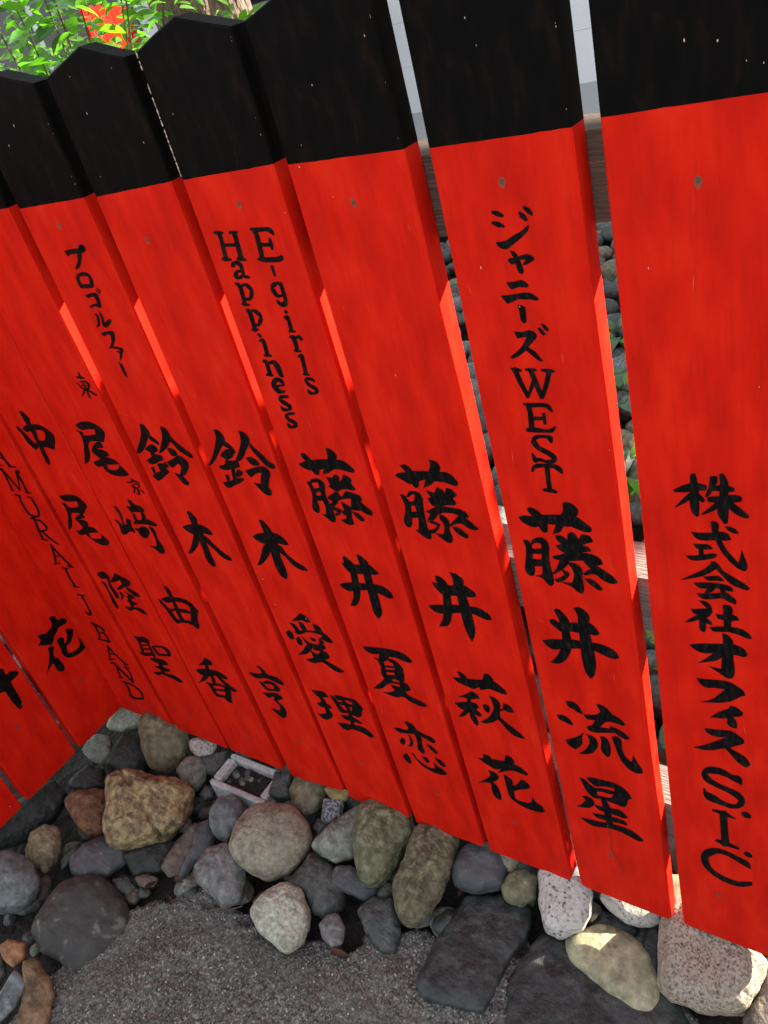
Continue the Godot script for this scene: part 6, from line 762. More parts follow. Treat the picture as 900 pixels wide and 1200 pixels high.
	plank(long_fence, "red plank sixth from the right with small katakana along its top", -0.7532, [-53.7, 977.6, 53.7, 979.1, -48.6, 71.6, 61.4, 86.1], "-0.3 957.7 13.1 183.3", [
		"-11.7 931.1 -2.5 932 7.8 932.7 10.8 932.6 13.3 932.1 14.4 931.4 15.1 930.5 15.5 929.4 15.4 928.2 14.7 926.2 13.3 924 7.8 918 4 914.6 1.6 913.1 -0.5 912.2 -6.1 910.8 -6 912.2 -5.7 912.8 -4 914.4 0.7 917.3 2.7 918.8 4.7 921.3 7.9 927.4 2.6 927.9 0.2 927.9 -2.5 927.3 -8.9 925.2;15.4 934.8 12.8 932.1 12.3 930.5 12.4 928.9 12.9 928.2 13.9 927.6 15.4 927.4 18.8 927.7 22.2 928.7 23.5 929.7 24.3 930.6 25.2 932.6 25.2 933.4 24.8 934.2 24.2 934.9 22.4 935.9 20.3 936.3 17 935.6 16.2 934.9 16.2 934.5 16.6 934.2 19.6 934.6 21.1 933.5 21.5 932.6 21.2 931.5 20.2 930.1 18.9 929.8 16.4 929.7 15.6 930.5 15.5 931.6 16.1 932.6 17.9 934.5 18 934.9 17.5 935.2 16.8 935.3",
		"-12.1 903.9 -8.2 903.9 -7.1 903.7 -6.7 902.6 -7.8 898.9 -7.7 897.1 -6.9 896.1 -4.4 894.4 -4 893.7 -4.7 893 -8.3 890.5 -11.1 890.9 -11.9 891.3 -13.3 894.6 -13.3 898.8;-8.3 906.4 0.7 908 4.2 908.2 8.5 907.6 10.3 907 11.8 906.2 13.1 904.8 13.9 903.2 14.2 901.4 14.2 899.6 13.6 897.2 10.4 891.2 6.1 890.7 -0.6 890.4 -3.7 890.5 -5.9 891.1 -6.4 892 -6.4 893.4 -6.1 895.1 6.2 895.3 7.9 898.8 8.7 901.4 8.6 903.1 7.3 903.7 5 904.1 2.1 904.2 -0.7 904.1 -3 903.6 -8.5 901.8",
		"-10.4 883.2 0.1 885 4.5 885.5 7.8 885.7 9.2 885.6 10.4 885.3 11.4 884.1 11.7 882.6 11.5 880.9 10.8 876.4 8.5 869.2 4.6 868.7 3.1 868.7 1.8 869.1 -0.2 870.5 -1.6 870.8 -3.8 870.4 -9.5 868.2 -11.7 871 -4.2 872.9 3.7 874.1 4.8 876.2 5.4 878 5.4 879.4 4.9 880.2 4.1 880.8 1.7 881.5 -0.6 881.3 -5.7 879.9 -7.7 879.8 -8.8 880.4 -9.6 881.6;12.8 890.3 17.2 885.9 18.4 886 19.6 886.7 19.5 887.1 14.6 891.1 13.7 891.1 13.2 890.8;10.4 887.6 14.8 883.9 15.9 884 16.9 884.7 16.9 885 12.1 888.5 11.2 888.4 10.7 888.1",
		"-9.3 863.1 -5.2 862 -4 861.3 -3.3 859.9 -3.2 858.4 -3.5 856.7 -4.1 855 -6.2 851.5 -7.8 849.7 -9.9 848.1 -11.7 847.3 -16.5 846 -11.8 850.4 -10.1 852.3 -8.3 855.1 -7.7 856.5 -7.4 857.9 -7.6 859.5;0.2 866 2.8 863.2 3.5 861.8 3.6 859.1 3.1 855.9 2.1 852.2 10.4 855.6 12.9 856.2 14.3 855.6 15 854.8 12.7 852.5 8.4 849.4 3.9 847.1 0 845.9 -1 846.1 -3.1 847.3 -3.7 848.1 -3.8 850 -1.2 856.4",
		"-13.5 839.6 -2.6 841.9 4 842.5 8.2 842.3 9.4 841.7 10 840.5 9.8 838.9 8.3 835.4 6.9 833.2 5.1 831.1 3 828.9 -2.7 824 -4.6 822.7 -6.8 821.7 -8.1 821.5 -11 821.7 -4 827.3 -1.6 829.7 1.2 833.4 2 835.1 2.1 836.8 1.8 837.5 1.2 838.2 0.3 838.7 -0.6 838.9 -2.6 838.5 -7.9 836.5 -9.7 836.1 -11 836.7 -12.2 837.9",
		"-4.2 821.3 3.7 821 6.2 820.4 7.8 819.6 6.6 818.6 6.9 818.6 2.3 819.2 1.6 819.1 0.8 818.7 0.1 818.1 -0.1 817.5 0.2 817.2 3.2 815.9 4.5 815.5 6.6 815.6 8.7 816.5 10.4 817.6 11.6 818.7 12.5 820 12.7 821.4 11.8 822.2 9.1 823 -1.6 824.5 -2.7 824.3 -3.9 823.5 -4.7 822.5 -4.8 821.7;3.1 817.2 1.5 812.5 0.2 810.9 -2.5 807.8 -2.7 807.4 -2.5 807.1 -1.9 806.9 -0.5 807.3 4.7 811.2 6.8 813.6 8.8 817.9 8.5 818.6 7.3 818.9 5.5 818.7 3.9 818",
		"-5.8 805.7 -2.5 803.8 -1.5 802.8 -0.5 800.7 -0.2 798.3 -0.4 793.2 -0.7 791 -2 785.7 -4.1 787.1 -4.8 787.9 -5.6 789.6 -6 791.4 -6.3 798.4",
		"-19.8 724.9 -15.9 725.8 -14.5 725.8 -12.6 725 -11.3 723.7 -8.1 716.8 -7.8 714.8 -8.6 712.4 -10.4 710.1 -18.7 703.3 -26.6 694.7 -29.7 691.9 -36.1 687 -39.6 684.8 -43.3 683.1 -45.6 682.6 -50.7 682.4 -49.3 684.7 -45.7 688.9 -33.7 701.1 -26.1 710.3 -24.2 713.3 -22.5 716.8;-10.6 711.3 -5.3 708.2 -3.3 706.7 -0.2 703.7 0.9 702 0.9 700.3 -2 697.7 -7.9 701.1 -11.5 702.6 -13 703.5 -13.8 704.8 -13.4 706.6 -12.3 708.7;-28.2 692 -21.2 696.1 -17.8 697.6 -14.9 698.4 -12.6 698.3 -10.6 697.5 -8.9 696.3 -7.6 694.9 -6.9 692.9 -6.9 691.8 -7.4 690.7 -9.2 689.1 -11.8 687.7 -16.2 685.7 -18.3 685.1 -20.3 684.7 -22 684.9 -23.4 685.5 -31.1 689.6;-38.1 673.3 -29.8 677.7 -19.9 682.3 -16.8 683.5 -13.8 684.3 -11.2 684.5 -8.7 684.4 -6.7 683.9 -5.2 683 -4.6 681.5 -4.7 679.6 -5.2 677.1 -14.4 674.1 -21.3 670.8 -26 669.2 -30.7 668.3 -32.7 668.4 -34.9 669.4 -36.6 671.1;-36.6 663.1 -29.3 665 -31.1 656 -21.7 659.2 -20.7 670.2 -15 671.8 -12.8 672.1 -10.6 671.2 -9.2 671.9 -4.4 675.1 -0.4 668 -7.4 665.1 -4.3 660 -25.1 647.7 -29.6 645.3 -33.2 644 -34.4 644.2 -35.5 644.7 -37.4 646.3 -38.7 647.6 -41 651 -35.5 653.3;-24.6 684.1 -24.4 676.8 -23.3 676.1 -20.8 676.5 -17.8 677.8 -15.6 679.6 -15 681.1 -17.5 687.3 -18.4 687.8 -20.3 687.6 -22.5 686.6 -24.1 685.3;15.5 724.4 19.8 724.5 21.3 724.3 23.3 723.2 24.8 721.8 25.9 720.1 27.2 716.6 27.4 714.9 27.3 713.1 26.6 711.1 24.7 708.1 22.2 705 19.2 702 15.9 699 10.8 695.3 2.9 690.5 -1.9 687.8 -5.7 686.4 -8.9 685.8 0.7 696.7 7.1 704.4 10 708.2 12.3 712 13.7 715.8 14.7 719.8;26.5 712.1 32.4 705.5 37.3 700.8 42.5 696.2 48.1 692.4 49.6 690.8 50.2 689.4 50.9 685.8 46.8 685.1 45.3 685 43.2 685.6 38.4 688.7 31.7 692.5 29.9 694.1 28.5 695.9 25.2 701.9 21.7 705.2 21.5 706.7 22.5 708.2;11.3 695.5 17 695.9 19.2 695.7 21 695 22.6 694.1 23.8 692.9 24.6 691.5 24.8 690.1 24.3 686.3 16.4 684.4 14.1 684.3 12.2 686.6 11.4 690.4;-1.2 674.9 13.6 681.1 21.7 685.5 24.3 686.3 27.1 686.4 29.4 685.8 31.3 684.7 34.8 682.1 36.3 680.4 37.3 678.5 37.3 676.2 36.3 673.4 34.5 670.6 32 667.6 26.9 662.6 24.3 660.4 21.5 658.5 18.7 657.2 16.6 656.9 14.6 657 12.3 657.5 17.2 664.1 20.5 669 21.8 672.5 21.3 673.1 20.1 673.7 18.8 674.1 17.5 674.1 14.8 672.8 5.7 667 4.7 667.3 3.4 668.1 0.9 670.3 0.1 671.5;3.9 660.4 9.7 659.6 11.8 659.1 14.1 658.1 16.2 657 18 655.6 19.6 654 22.2 650.5 23 648.6 22.9 646.9 21.1 645.1 19.2 643.7 16.4 643.7 13.1 644.6 11.5 645.8 10.3 647.3 7 653.4",
		"-29.1 574.5 -19.5 578.8 -13.5 580.6 -0.4 583.3 3.1 583.8 6.3 584 8.9 583.9 11.2 583.5 15.4 582.2 19.5 579.9 21.2 578.5 22.6 576.8 23.4 575.1 24.4 570.5 18.7 569 16.1 569 11.5 569.7 8.9 569.5 5.9 568.7 -0.5 566.1 -3.5 565.2 -6.3 564.8 -11.5 564.9 -17 565.8 -19.9 566.6 -22.5 567.6 -24.9 569 -26.4 570.4;-6.5 601.7 -3.5 603.1 -2.4 603.4 -0.5 602.9 0.8 601.7 2.7 598.7 5.2 595.6 6.2 593.8 6.6 591.7 6.1 589.8 4.2 585.6 3.5 583.6 3.4 579.3 4.8 571.4 5.2 567.3 2.9 532.7 3.1 529.3 3.6 526.1 3.7 522.6 2.9 518.8 1.5 516.4 0.4 515 -1.8 514.7 -3.5 514.7 -4.9 514.9 -7.5 516.6 -9.4 519.1 -10.5 522.1 -11.2 525.4 -11.2 528.7 -9 539.8 -7.2 554 -7.1 558.4 -7.6 561.5 -9.4 567.2 -9.8 570.3 -9.6 573.6 -7.7 584;-12.8 565.9 -4.7 564.4 -3.1 563.6 -4.1 561.4 -6.7 557.4 -10.2 552.6 -13.8 548.1 -16.6 545.1 -23 539.3 -32.3 532.2 -35.4 530.4 -38.4 529.1 -39.9 528.9 -42.9 529.4 -33.4 538.9 -29.6 543 -24.2 549.9;4.4 568.2 9.2 565.2 11 563.8 13.1 561.5 18.6 553.9 21.4 550.9 27.4 545.3 30.5 542.5 33 540.9 35.9 539.5 38.2 537.7 39.3 535.1 39.1 534.3 37.8 532 32.3 531.5 30.2 531.6 27.5 532.4 25.1 533.4 23 534.7 21.1 536.2 19.1 538.2 14.2 545.2 6.9 552.1 5.2 554.9 4.4 558.6 4.2 563",
		"-9.8 330.9 -5.5 334.5 -3.6 334.5 -1.7 333.7 1.7 331.1 3.4 328.6 5.8 322.7 7.9 320.7 11.3 320.2 19.4 321.2 23 321.1 25.6 320.3 27.8 319.1 29.8 317.7 31.5 316 32.3 314.7 33.7 311 30.3 308.1 28.9 307.2 26.1 306.5 23.9 306.8 19.7 308.1 4.9 311 2.4 311.3 -0.5 311.1 -3.3 310.4 -12.3 306.7 -19 304.7 -21.1 304.4 -23.4 304.5 -25.4 305 -29.1 306.4 -30.9 307.6 -34.9 310.9 -31.6 312.9 -30.3 313.6 -26.2 314.6 -18.9 314.9 -15 315.6 -11.9 316.7 -4.2 320.2 -4.6 325.8 -5.2 327.8 -6.3 329;-20.5 298.2 -14.4 299.3 -12.3 299.2 -10.8 298.3 -9.7 296.9 -8.1 293.6 -7.3 290.1 -6.6 289.4 -3.1 289.2 1.7 290.2 5.8 291.3 7.5 291.9 8.4 295 8.7 297.5 8.4 299.2 6.8 300.1 4.3 300.2 -1.3 299.4 -7.1 297.6 -8.6 297.5 -9.6 298.3 -10.3 299.6 -10.8 301.4 -3.5 304.9 -0.6 305.9 2.5 306.7 5.4 307.1 8.2 307.1 10.6 306.8 12.9 305.9 14.9 304.7 16.5 303.1 18.8 299.7 19.7 297.9 20 296 19.6 293.7 18.2 291.6 16.3 289.7 14.1 288.6 6.8 287.6 -4.9 283.5 -8.3 283 -10 283.3 -11.4 283.9 -13.7 285.9 -16.1 289.1 -18.3 293.2;-22.5 274.6 -11.7 277.7 1.2 282.6 5 283.5 7.7 283.5 10 283.1 12.1 282.3 13.9 281.3 15.1 280 16.1 278.2 17.1 276 12.5 272.1 10.6 270.7 8.1 269.4 2.6 267.3 5.8 261.9 10.4 256.6 11.4 254.3 11.8 252.3 12 250 11.8 247.4 10.5 242.2 8.2 237 6.5 234.4 4.8 232.3 0.8 228.4 -0.8 227.3 -2.1 227 -3.5 227.3 -8 229.7 -15.8 236.1 -20.9 240.7 -14.4 242.9 -11.9 243.4 -9.6 243.3 -5.6 242.5 -4.5 242.5 -2.6 244.5 -0.1 247.7 1 250 1.7 252.1 2.2 255.8 0.9 258.8 -1.6 260.9 -3.9 263.1 -4.3 266.6 -3.6 268.3 -0.6 272.7 -2.8 273 -3.9 272.7 -6.3 271.2 -11.3 267 -13.5 265.8 -15.1 265.7 -16.2 266.4 -19.5 270.1",
	])
	plank(long_fence, "red plank seventh from the right with two tiny characters beside a name", -0.8840, [-57.7, 980, 57.7, 980, -51.4, 81, 67.4, 79.8], "17.8 144", [
		"41 790 40 785.1 39.6 782 39.9 781.7 40.7 781.6 42.5 782.3 42.9 782.8 43.7 786 43.8 787.6 43.5 790.7 43.3 790.9 42.7 790.9 41.9 790.7;33.4 783.1 37.5 781.8 40.3 781.5 48.4 782 49 782.3 49.6 783.2 44.1 785.4 41 785.7 34.1 784.5 33.1 783.7 33.1 783.3;27.8 775.7 30.9 771.2 35.1 766.8 35.6 766.7 36.5 767 38.1 768 38.2 768.5 34.8 772 29.8 776.7 28.9 776.6 28.3 776.3;34.5 776.6 41.3 778 42.6 778.1 45.1 777.8 48.1 776.8 49.1 775.7 49.4 774.4 49.3 773.8 48.5 772.4 46.3 770.2 45.2 769.7 42.4 769.1 37.6 769 36.7 768.7 35.7 768 35.1 767.2 35.1 766.6 35.6 766.3 41.3 766.6 43.9 767.1 46.9 768.1 48.5 769 51 771.2 52.9 773.6 53.4 774.7 53.4 775.7 53.1 776.6 51.8 778 50.8 778.6 48.5 779.4 45.5 779.9 42 779.6 34.8 777.8 34 777.2 33.9 776.8 34.1 776.6;35.4 772.2 48.6 772.4 49.7 773 50.1 773.8 49.7 774 36.6 773.7 35.4 773.2 35.1 772.7 35.1 772.3;39.9 778.5 40.5 775.2 40.7 773 39.4 766.8 39.7 766.4 40.7 766.4 42 766.7 43.1 767.3 43.5 767.9 43.7 772.7 43.4 775 42 779.3 41.2 779.3 40.5 779.1;36.7 767.6 31.6 762.8 26.4 758.2 26.2 757.8 26.6 757.6 27.4 757.8 32.8 761.1 40.3 766.8 40.7 767.5 40.2 768.1 39.1 768.3 37.7 768.2;41.1 767.1 39.4 763.2 38.7 760.6 39.1 758.4 40.4 755.7 40.7 755.5 42.1 755.9 42.9 756.6 42.7 759.8 42.9 761.8 44.8 767.7 44.6 768.1 43.8 768.3 42.7 768.1 41.7 767.6;43.8 766.3 48.5 762.4 54.8 759.6 56.2 759.8 57.3 760.9 57.3 761.2 53.4 764.2 49.9 766.1 45.4 767.7 44.1 767 43.7 766.6",
		"-18.5 715 -10.7 718.5 -7.5 719.6 -2.1 720.9 3 721.6 7.9 722 12.5 722.1 16.2 721.8 19.5 721.1 25.4 719.2 28.2 717.9 30.7 716.5 32.8 714.8 34.4 712.8 35.1 711.4 35.6 709.9 35.7 708.2 35.2 706.4 32.9 702.7 29.4 698.6 24.4 693.5 18 693 11.5 693.3 2.8 693.1 -0.6 692.7 -4.2 691.7 -5.6 691 -8.4 689.4 -9.5 688.4 -12.5 684.5 -14.1 680.7 -15.3 676.9 -17.2 672.9 -21.5 666.6 -24.1 663.4 -27.6 660.3 -31 658.2 -40.1 653.8 -40.5 654.9 -40.5 655.5 -38.4 660 -31.3 669.6 -28.1 674.2 -22.6 684 -20.3 688.7 -18.5 693.3 -17.5 697.4 -17.4 699.4 -17.5 701.2 -18.5 703.5 -20 705.7 -21.9 708.1 -11.5 706 -10.1 705.1 -9.9 704.1 -10.4 701.4 -10.2 700.7 -4.8 700.6 3.9 702 15.2 704.3 18.1 709.9 18.4 711.1 16.7 711.4 13.1 711.3 4.5 710.6 -6.4 708.3 -9.5 708.2 -13.1 709.5 -16 711.8;-9.2 679.9 -5.5 683.2 -1.3 686.4 3.2 689.2 8 691.6 10.5 692.5 15.3 693.5 16.8 693.4 18 691.8 18.5 688.8 18.4 684.7 10 683.4 1 681.4 8.6 681.5 11.6 681.3 16.6 680.4 18.8 679.7 20.4 678.7 21.3 677.1 21.6 675.1 21.6 672.6 14 671.3 4.6 667.4 1.8 666.7 -0.6 666.9 -2.4 667.8 -5.2 670 -9.4 672.9 -10.9 674.7 -11.3 676.9 -11.1 677.6;-19.9 659.9 -7.2 663.7 -2 665.8 2 668.5 3.4 669.2 8.7 670.4 13.5 670.7 22 669.8 26 668.8 29.3 667.2 31.1 665.6 34.5 661.5 8.3 658.2 -11.5 652.8 -14 652.6 -16 652.9 -17.5 653.7 -18.7 654.7 -19.6 655.9 -20 657;-2.9 656.4 1.4 657 4.6 657.2 6.6 656.9 6.7 655.9 5.6 653.1 5.8 652.1 8.8 650.8 13.3 650.5 18.6 651 24.1 652.4 26.3 653.4 30.6 656.1 31.7 657.2 32 658.2 31.3 661.1 34.5 659.5 35.7 658.7 38.4 655.7 40.9 652 43.4 647.6 38.6 644.8 35.1 643.7 31.7 643 20.4 642.1 15.7 642.1 11.3 642.3 7.4 643 4.2 644 1.4 645.3 -0.8 646.9 -2.5 648.9 -3.1 650.9 -3.2 653.4",
		"41.9 640.4 43.2 637.6 43.9 637.1 44.9 636.7 57.4 635.3 58.3 635.7 58.8 636.4 47.6 640 44 641.7 43 641.6 42.3 641.2;31.2 633 36.1 633 39.3 633.7 45.7 636.3 46.4 636.8 46.9 637.5 47 638.1 46.6 638.5 45.9 638.5 38.8 636.2 32.4 634.9 31.2 634.2 30.8 633.6 30.8 633.2;36.8 630 38.8 626.1 39.7 625.5 40.8 625.1 42 625.1 45 625.7 45.8 625.9 46.7 626.6 47.2 627.4 47.3 628 46.9 628.2 44.4 628.3 42.6 628.8 38.9 631.3 37.9 631.1 37.3 630.7;43.3 631.6 47.3 633.1 49 633.4 50.3 632.7 50.9 632.1 51.5 630.9 51.4 630.3 50.9 629.5 44.5 627.1 44 626.5 43.8 625.9 44.1 625.5 44.7 625.5 49 626.7 52 628 54.4 630 55.1 631.1 55.4 632.1 55.4 632.9 54.9 633.6 54.1 634.2 51.9 635.2 50.6 635.3 47.6 634.7 43.6 633.3 42.6 632.4 42.5 631.9 42.8 631.6;38.3 623.8 34.7 618.6 34.5 618.1 35 617.9 35.8 617.9 37.3 618.7 41.6 623.9 41.8 624.5 41.2 624.8 40.2 624.8 39 624.4;45.8 626.5 44.2 621 43.9 616.3 44.2 615.9 45 616 46.1 616.4 47 617 47.5 617.6 48.8 623.5 49.3 627.7 49 628.1 48.2 628.1 47.1 627.7 46.2 627.1;40.4 617.3 43.7 615.9 44.5 616 45.4 616.5 46.3 617.3 46.6 618 46.4 618.4 42.1 618.9 41 618.5 40.5 618 40.2 617.6;50.5 624.6 55 620.3 55.5 620.2 56.4 620.6 57.8 621.8 57.8 622.2 52.5 626 51.5 625.8 50.9 625.3",
		"-26 587.5 -21.8 589.2 -20.2 588.6 -18.9 587 -17.8 584.9 -17 582.9 -16.6 580.9 -16.4 578.7 -16.8 574 -17.9 570.6 -21 563.3 -21.1 560.2 -20.5 559.5 -17.8 558.3 -11.9 570 -8.2 571.2 -6.2 570.9 -4.7 570.2 -3.6 569.2 -3 567.8 -3.3 565.3 -6.3 559.3 -7.2 556.4 -6.8 554.7 -5.3 551.5 -5.6 549.5 -6.5 548.2 -9.8 545.2 -11 546.7 -12.3 547.7 -13.9 548.1 -18.6 546.5 -30.2 540.1 -35 538.5 -36.6 538.6 -37.8 539.3 -38.7 540.3 -39.2 541.5 -38.9 544.4 -36.1 551.3 -35.4 554.3 -36.3 557.3 -37.9 560.2 -40.3 563.3 -36.5 564.5 -33.8 563.9 -32.1 562.4 -27 555.7 -24.8 562.9 -23.2 569.1 -22.5 574.4 -23 578.5 -24.2 582.8;12.4 603.8 16.1 604.9 17.5 605 20.1 604.1 21.6 602.2 23 600.2 24.9 598.6 27.3 598 32.7 597.4 35 596.7 36.7 595.1 38.2 593.1 39.6 590.5 35 587.5 32.5 586.7 25.3 585.6 16.4 585.1 13.1 584.3 8.8 582 4.4 588.9 2.8 592.1 13.6 594.2;9.6 582.1 12.3 582.2 13.1 582 14 580.2 13.2 575.1 13.1 572.7 13.6 571.5 15.1 568.9 11.4 568.6 8.6 568.7 6.7 569.3 6.2 572.4 7.3 576.7;29.6 587.9 32 587.2 33.9 586.3 35.1 585.3 35.4 582.5 34.8 579 33.6 574.7 22.6 571.8;-1.4 563.3 4.2 567.8 6.7 569.3 9.8 570.6 18.7 572.4 30.1 575.3 33.6 575.8 36.5 575.9 39.3 575.7 44.1 574.5 46.6 573.3 48.9 571.5 51.4 569.3 48.9 567.3 47.8 566.7 43.9 565.7 40.4 565.8 37.1 566.3 33.7 566.5 18.7 565.3 5.9 563.3;5 553.3 13.5 557.4 15.7 558.2 17.1 558.5 18.5 558.2 19.9 557.5 21 556.4 21.6 555.2 21.7 554.2 21.3 553.3 20.4 551.8 17.4 548.3 16.1 547.1 14 545.6 12.8 545 11.2 544.6 10.6 544.9 10 545.8 6.2 554.5 5.8 554.7 4.8 554.5 3.5 553.9 2.6 553.2 2.2 552.5 1.7 549.8 1.4 547 1.6 545.7 2.1 544.3 3.8 541.6 5 540.6 6.8 539.9 9.2 540.1 11.8 540.8 14.5 541.9 17.2 543.5 19.7 545.3 24.2 549.7 26.2 552.2 27.7 554.8 28.4 557.2 27.9 559 26.5 560.4 24.7 561.4 22.5 562.1 19.9 562.2 16.9 561.6 13.8 560.4 5.1 556.3 4 555.6 3.4 554.5 3.3 553.6 4 553.1;-3.5 555.2 2.4 556.2 4.2 555.9 4.6 555.1 4.2 552.3 1.2 551.7 0.1 551.6 -1.4 552.4 -2.5 553.6;30.1 564.2 35.7 564.1 37.6 563.6 39 562.5 40 560.9 40.5 559.1 40.8 557.1 40.4 554.2 38.3 547.8 37.8 544.8 38.1 542 39.7 537.1 40.3 534.5 40.7 529.3 40.5 526.5 39.6 523.5 37.7 520.5 36 518.5 33.1 517.7 30.7 517.3 28.8 517.2 26.5 518 22 522.7 18.8 524.5 11 528.6 15.2 528.4 19 528.4 22.8 528.9 28.4 531.1 31.5 541.1 32.3 545 32.2 551 31.5 557.3",
		"-4.4 452 -1.2 453.3 0 453.5 3.1 452.8 5.3 451.1 6.6 448.7 7.5 446 7.6 443.7 5.9 435.7 5.6 430.6 5.8 415.6 4.3 403.6 4.1 399.8 4.3 396.8 5.6 389.9 -5.9 381.7 -5.8 392.1 -5.2 404.8 -4.8 409.2 -2.6 422.2 -2.2 426.3 -2.4 429.5 -3.7 438.5;-34.7 421.8 -31.3 422.3 -30.1 422.3 -26.7 420.2 -24.7 417.1 -23.1 413.6 -21.2 410.3 -16.1 403.9 -14.7 401.6 -13.9 398.5 -13 392 -11.6 389.3 -9.6 388.1 -6.8 387.1 -3.4 386.2 -8 381 -10.1 379.3 -11.8 378.4 -13.6 377.8 -15.3 377.5 -16.7 377.5 -19.5 378.7 -21.2 380.9 -24.6 390.2 -26.1 398.5 -27.2 402.4 -28.5 405 -31.5 410 -32.8 412.6 -33.5 415.3;-26.8 423 -16.8 428.3 -12.7 430.1 -7.6 431.8 -2.7 433 6.6 434.6 15.7 435.9 20 436.2 28.2 436 32.1 435.6 35.7 434.8 38.8 433.5 41.5 431.5 43.5 428.9 46.7 423 48.7 420.2 49.3 418.7 49 416.8 48.1 415.5 43.7 411.1 41.7 407.7 40.2 404.5 37.6 398.1 36.3 393.9 35.5 389.8 34.2 385.6 31.4 381.1 30.2 379.8 26.6 377.2 24.6 379.8 22.5 381.8 20.2 383.3 17.3 384.1 14.1 384.5 6.8 384.3 3.2 383.8 -5.9 381.7 -0.2 387.2 2.4 389 7.7 390.9 13.1 391.5 19 391.4 25.7 403.5 31.4 415.8 32.6 419.2 32.7 422.1 31.8 423.9 30.2 425.2 28 426 25.6 426.6 21.7 427.2 17.3 427.2 12.5 426.8 7.4 426 1.6 424.4 -10.9 419.7 -16.6 418.5 -18.4 418.5 -21.4 419.5 -24 420.9;-19.6 405.5 -7.4 409.6 -2.4 411 6.5 413 10.7 413.6 19.3 414 24.1 413.8 27.8 413 29.6 411.3 28.1 408.4 16.2 406.2 11.3 405.5 7.1 405.3 -1.1 405.6 -5.7 405.1 -8.8 404 -15.5 401.1 -18.1 400.7 -19.1 401.6 -19.6 403.2",
		"-18 291 -5.2 301.1 -0.2 305.6 2.2 308.3 7.4 314.9 13.3 314.5 15.4 313.9 17.2 312.7 18.8 311.2 19.9 309.4 20.4 307.1 20.1 305.8 18.7 302.4 7.4 298.2 5.6 289.2 -2.4 286.9 -4.2 286.8 -3.9 288.3 -1.5 294.1 -1.1 295.5 -4.1 295.1;-30.9 277.6 -21.1 282.5 -17.2 284.1 -13.3 285.3 -2.5 287.3 12.1 290.7 16.6 291.2 21.1 291.3 25.2 291 29.1 290.4 32.5 289.3 35.5 287.4 38.3 284.8 41.2 281.6 37 278.6 35.2 277.7 31.6 276.9 28.4 276.9 15.5 278.2 12.8 278 9.5 277 -1.3 272.7 -12.4 269.8 -17.6 268.9 -22.2 268.8 -24.4 269.2 -26.3 270 -27.9 271 -29.2 272.4 -29.9 273.7;14.5 278.5 20.3 278.1 22.5 277.6 25.7 275.7 33.5 268.3 38.2 265 49.8 257.4 46 254.3 44.5 253.4 39.9 252.4 36.2 252.9 30.2 255.8 27.3 257.6 24.9 260 20.9 265.6 18.7 269.2;-13.4 273.1 -9.8 274.2 -5.5 274.6 -0.4 274.4 -13.2 262.8 -18.9 258.2 -25.9 253.5 -42.8 243.7 -30.4 255.9 -17 270.2;0.4 276.1 3.5 276.3 5.8 276.2 7.3 275.5 7.9 271.9 7.2 266.9 5.5 260.5 -4 255.8;-21.1 253.8 -16.8 254.5 -13.3 254.7 -10.6 254.4 -8.7 253.1 -7.4 251.2 -6.5 248.9 -5.9 246.4 -5.6 243.7 -6 234.6 -4.7 225.3 -9.7 226 -11.3 226.7 -13 228.5 -14.2 230.7 -15.7 235.7 -16 238.1 -16 243.4 -16.4 245.8 -17.5 248.4;-10.6 254.4 -1.4 257.3 6.3 259.5 12.8 260.7 17.1 260.6 21.4 259.9 26 258.6 20.5 253.2 16.5 255.1 14.5 255.5 9.9 254.8 -0.4 251.7 -5 251.1 -7 251.7 -8.8 252.8;20.4 259 25.9 258.4 30 257.2 32.7 255.2 33.1 253.7 33 251.9 31.9 247.7 30.5 244.3 26.8 237.1 25.2 233.6 24.1 229.9 22.2 221.4 17.5 220 15.8 219.9 13 220.5 10.8 221.7 9.3 223.6 8.8 226.3 9.9 229.9 14.7 238.3 16.6 242.4 18.2 247.5;-8.3 239.1 17.5 244.7 18.9 245.5 20.4 247.1 21.4 248.9 21.6 250.2 20.9 250.5 -5.2 244.3 -6.5 243.6 -7.8 242.1 -8.8 240.6 -9 239.4;-11.5 224.6 10.4 227.9 12.1 228.7 13.9 230.6 15.4 232.8 15.8 234.5 15 235 -6.7 231.9 -8.4 231 -10.3 229.1 -11.8 226.9 -12.3 225.2",
	])
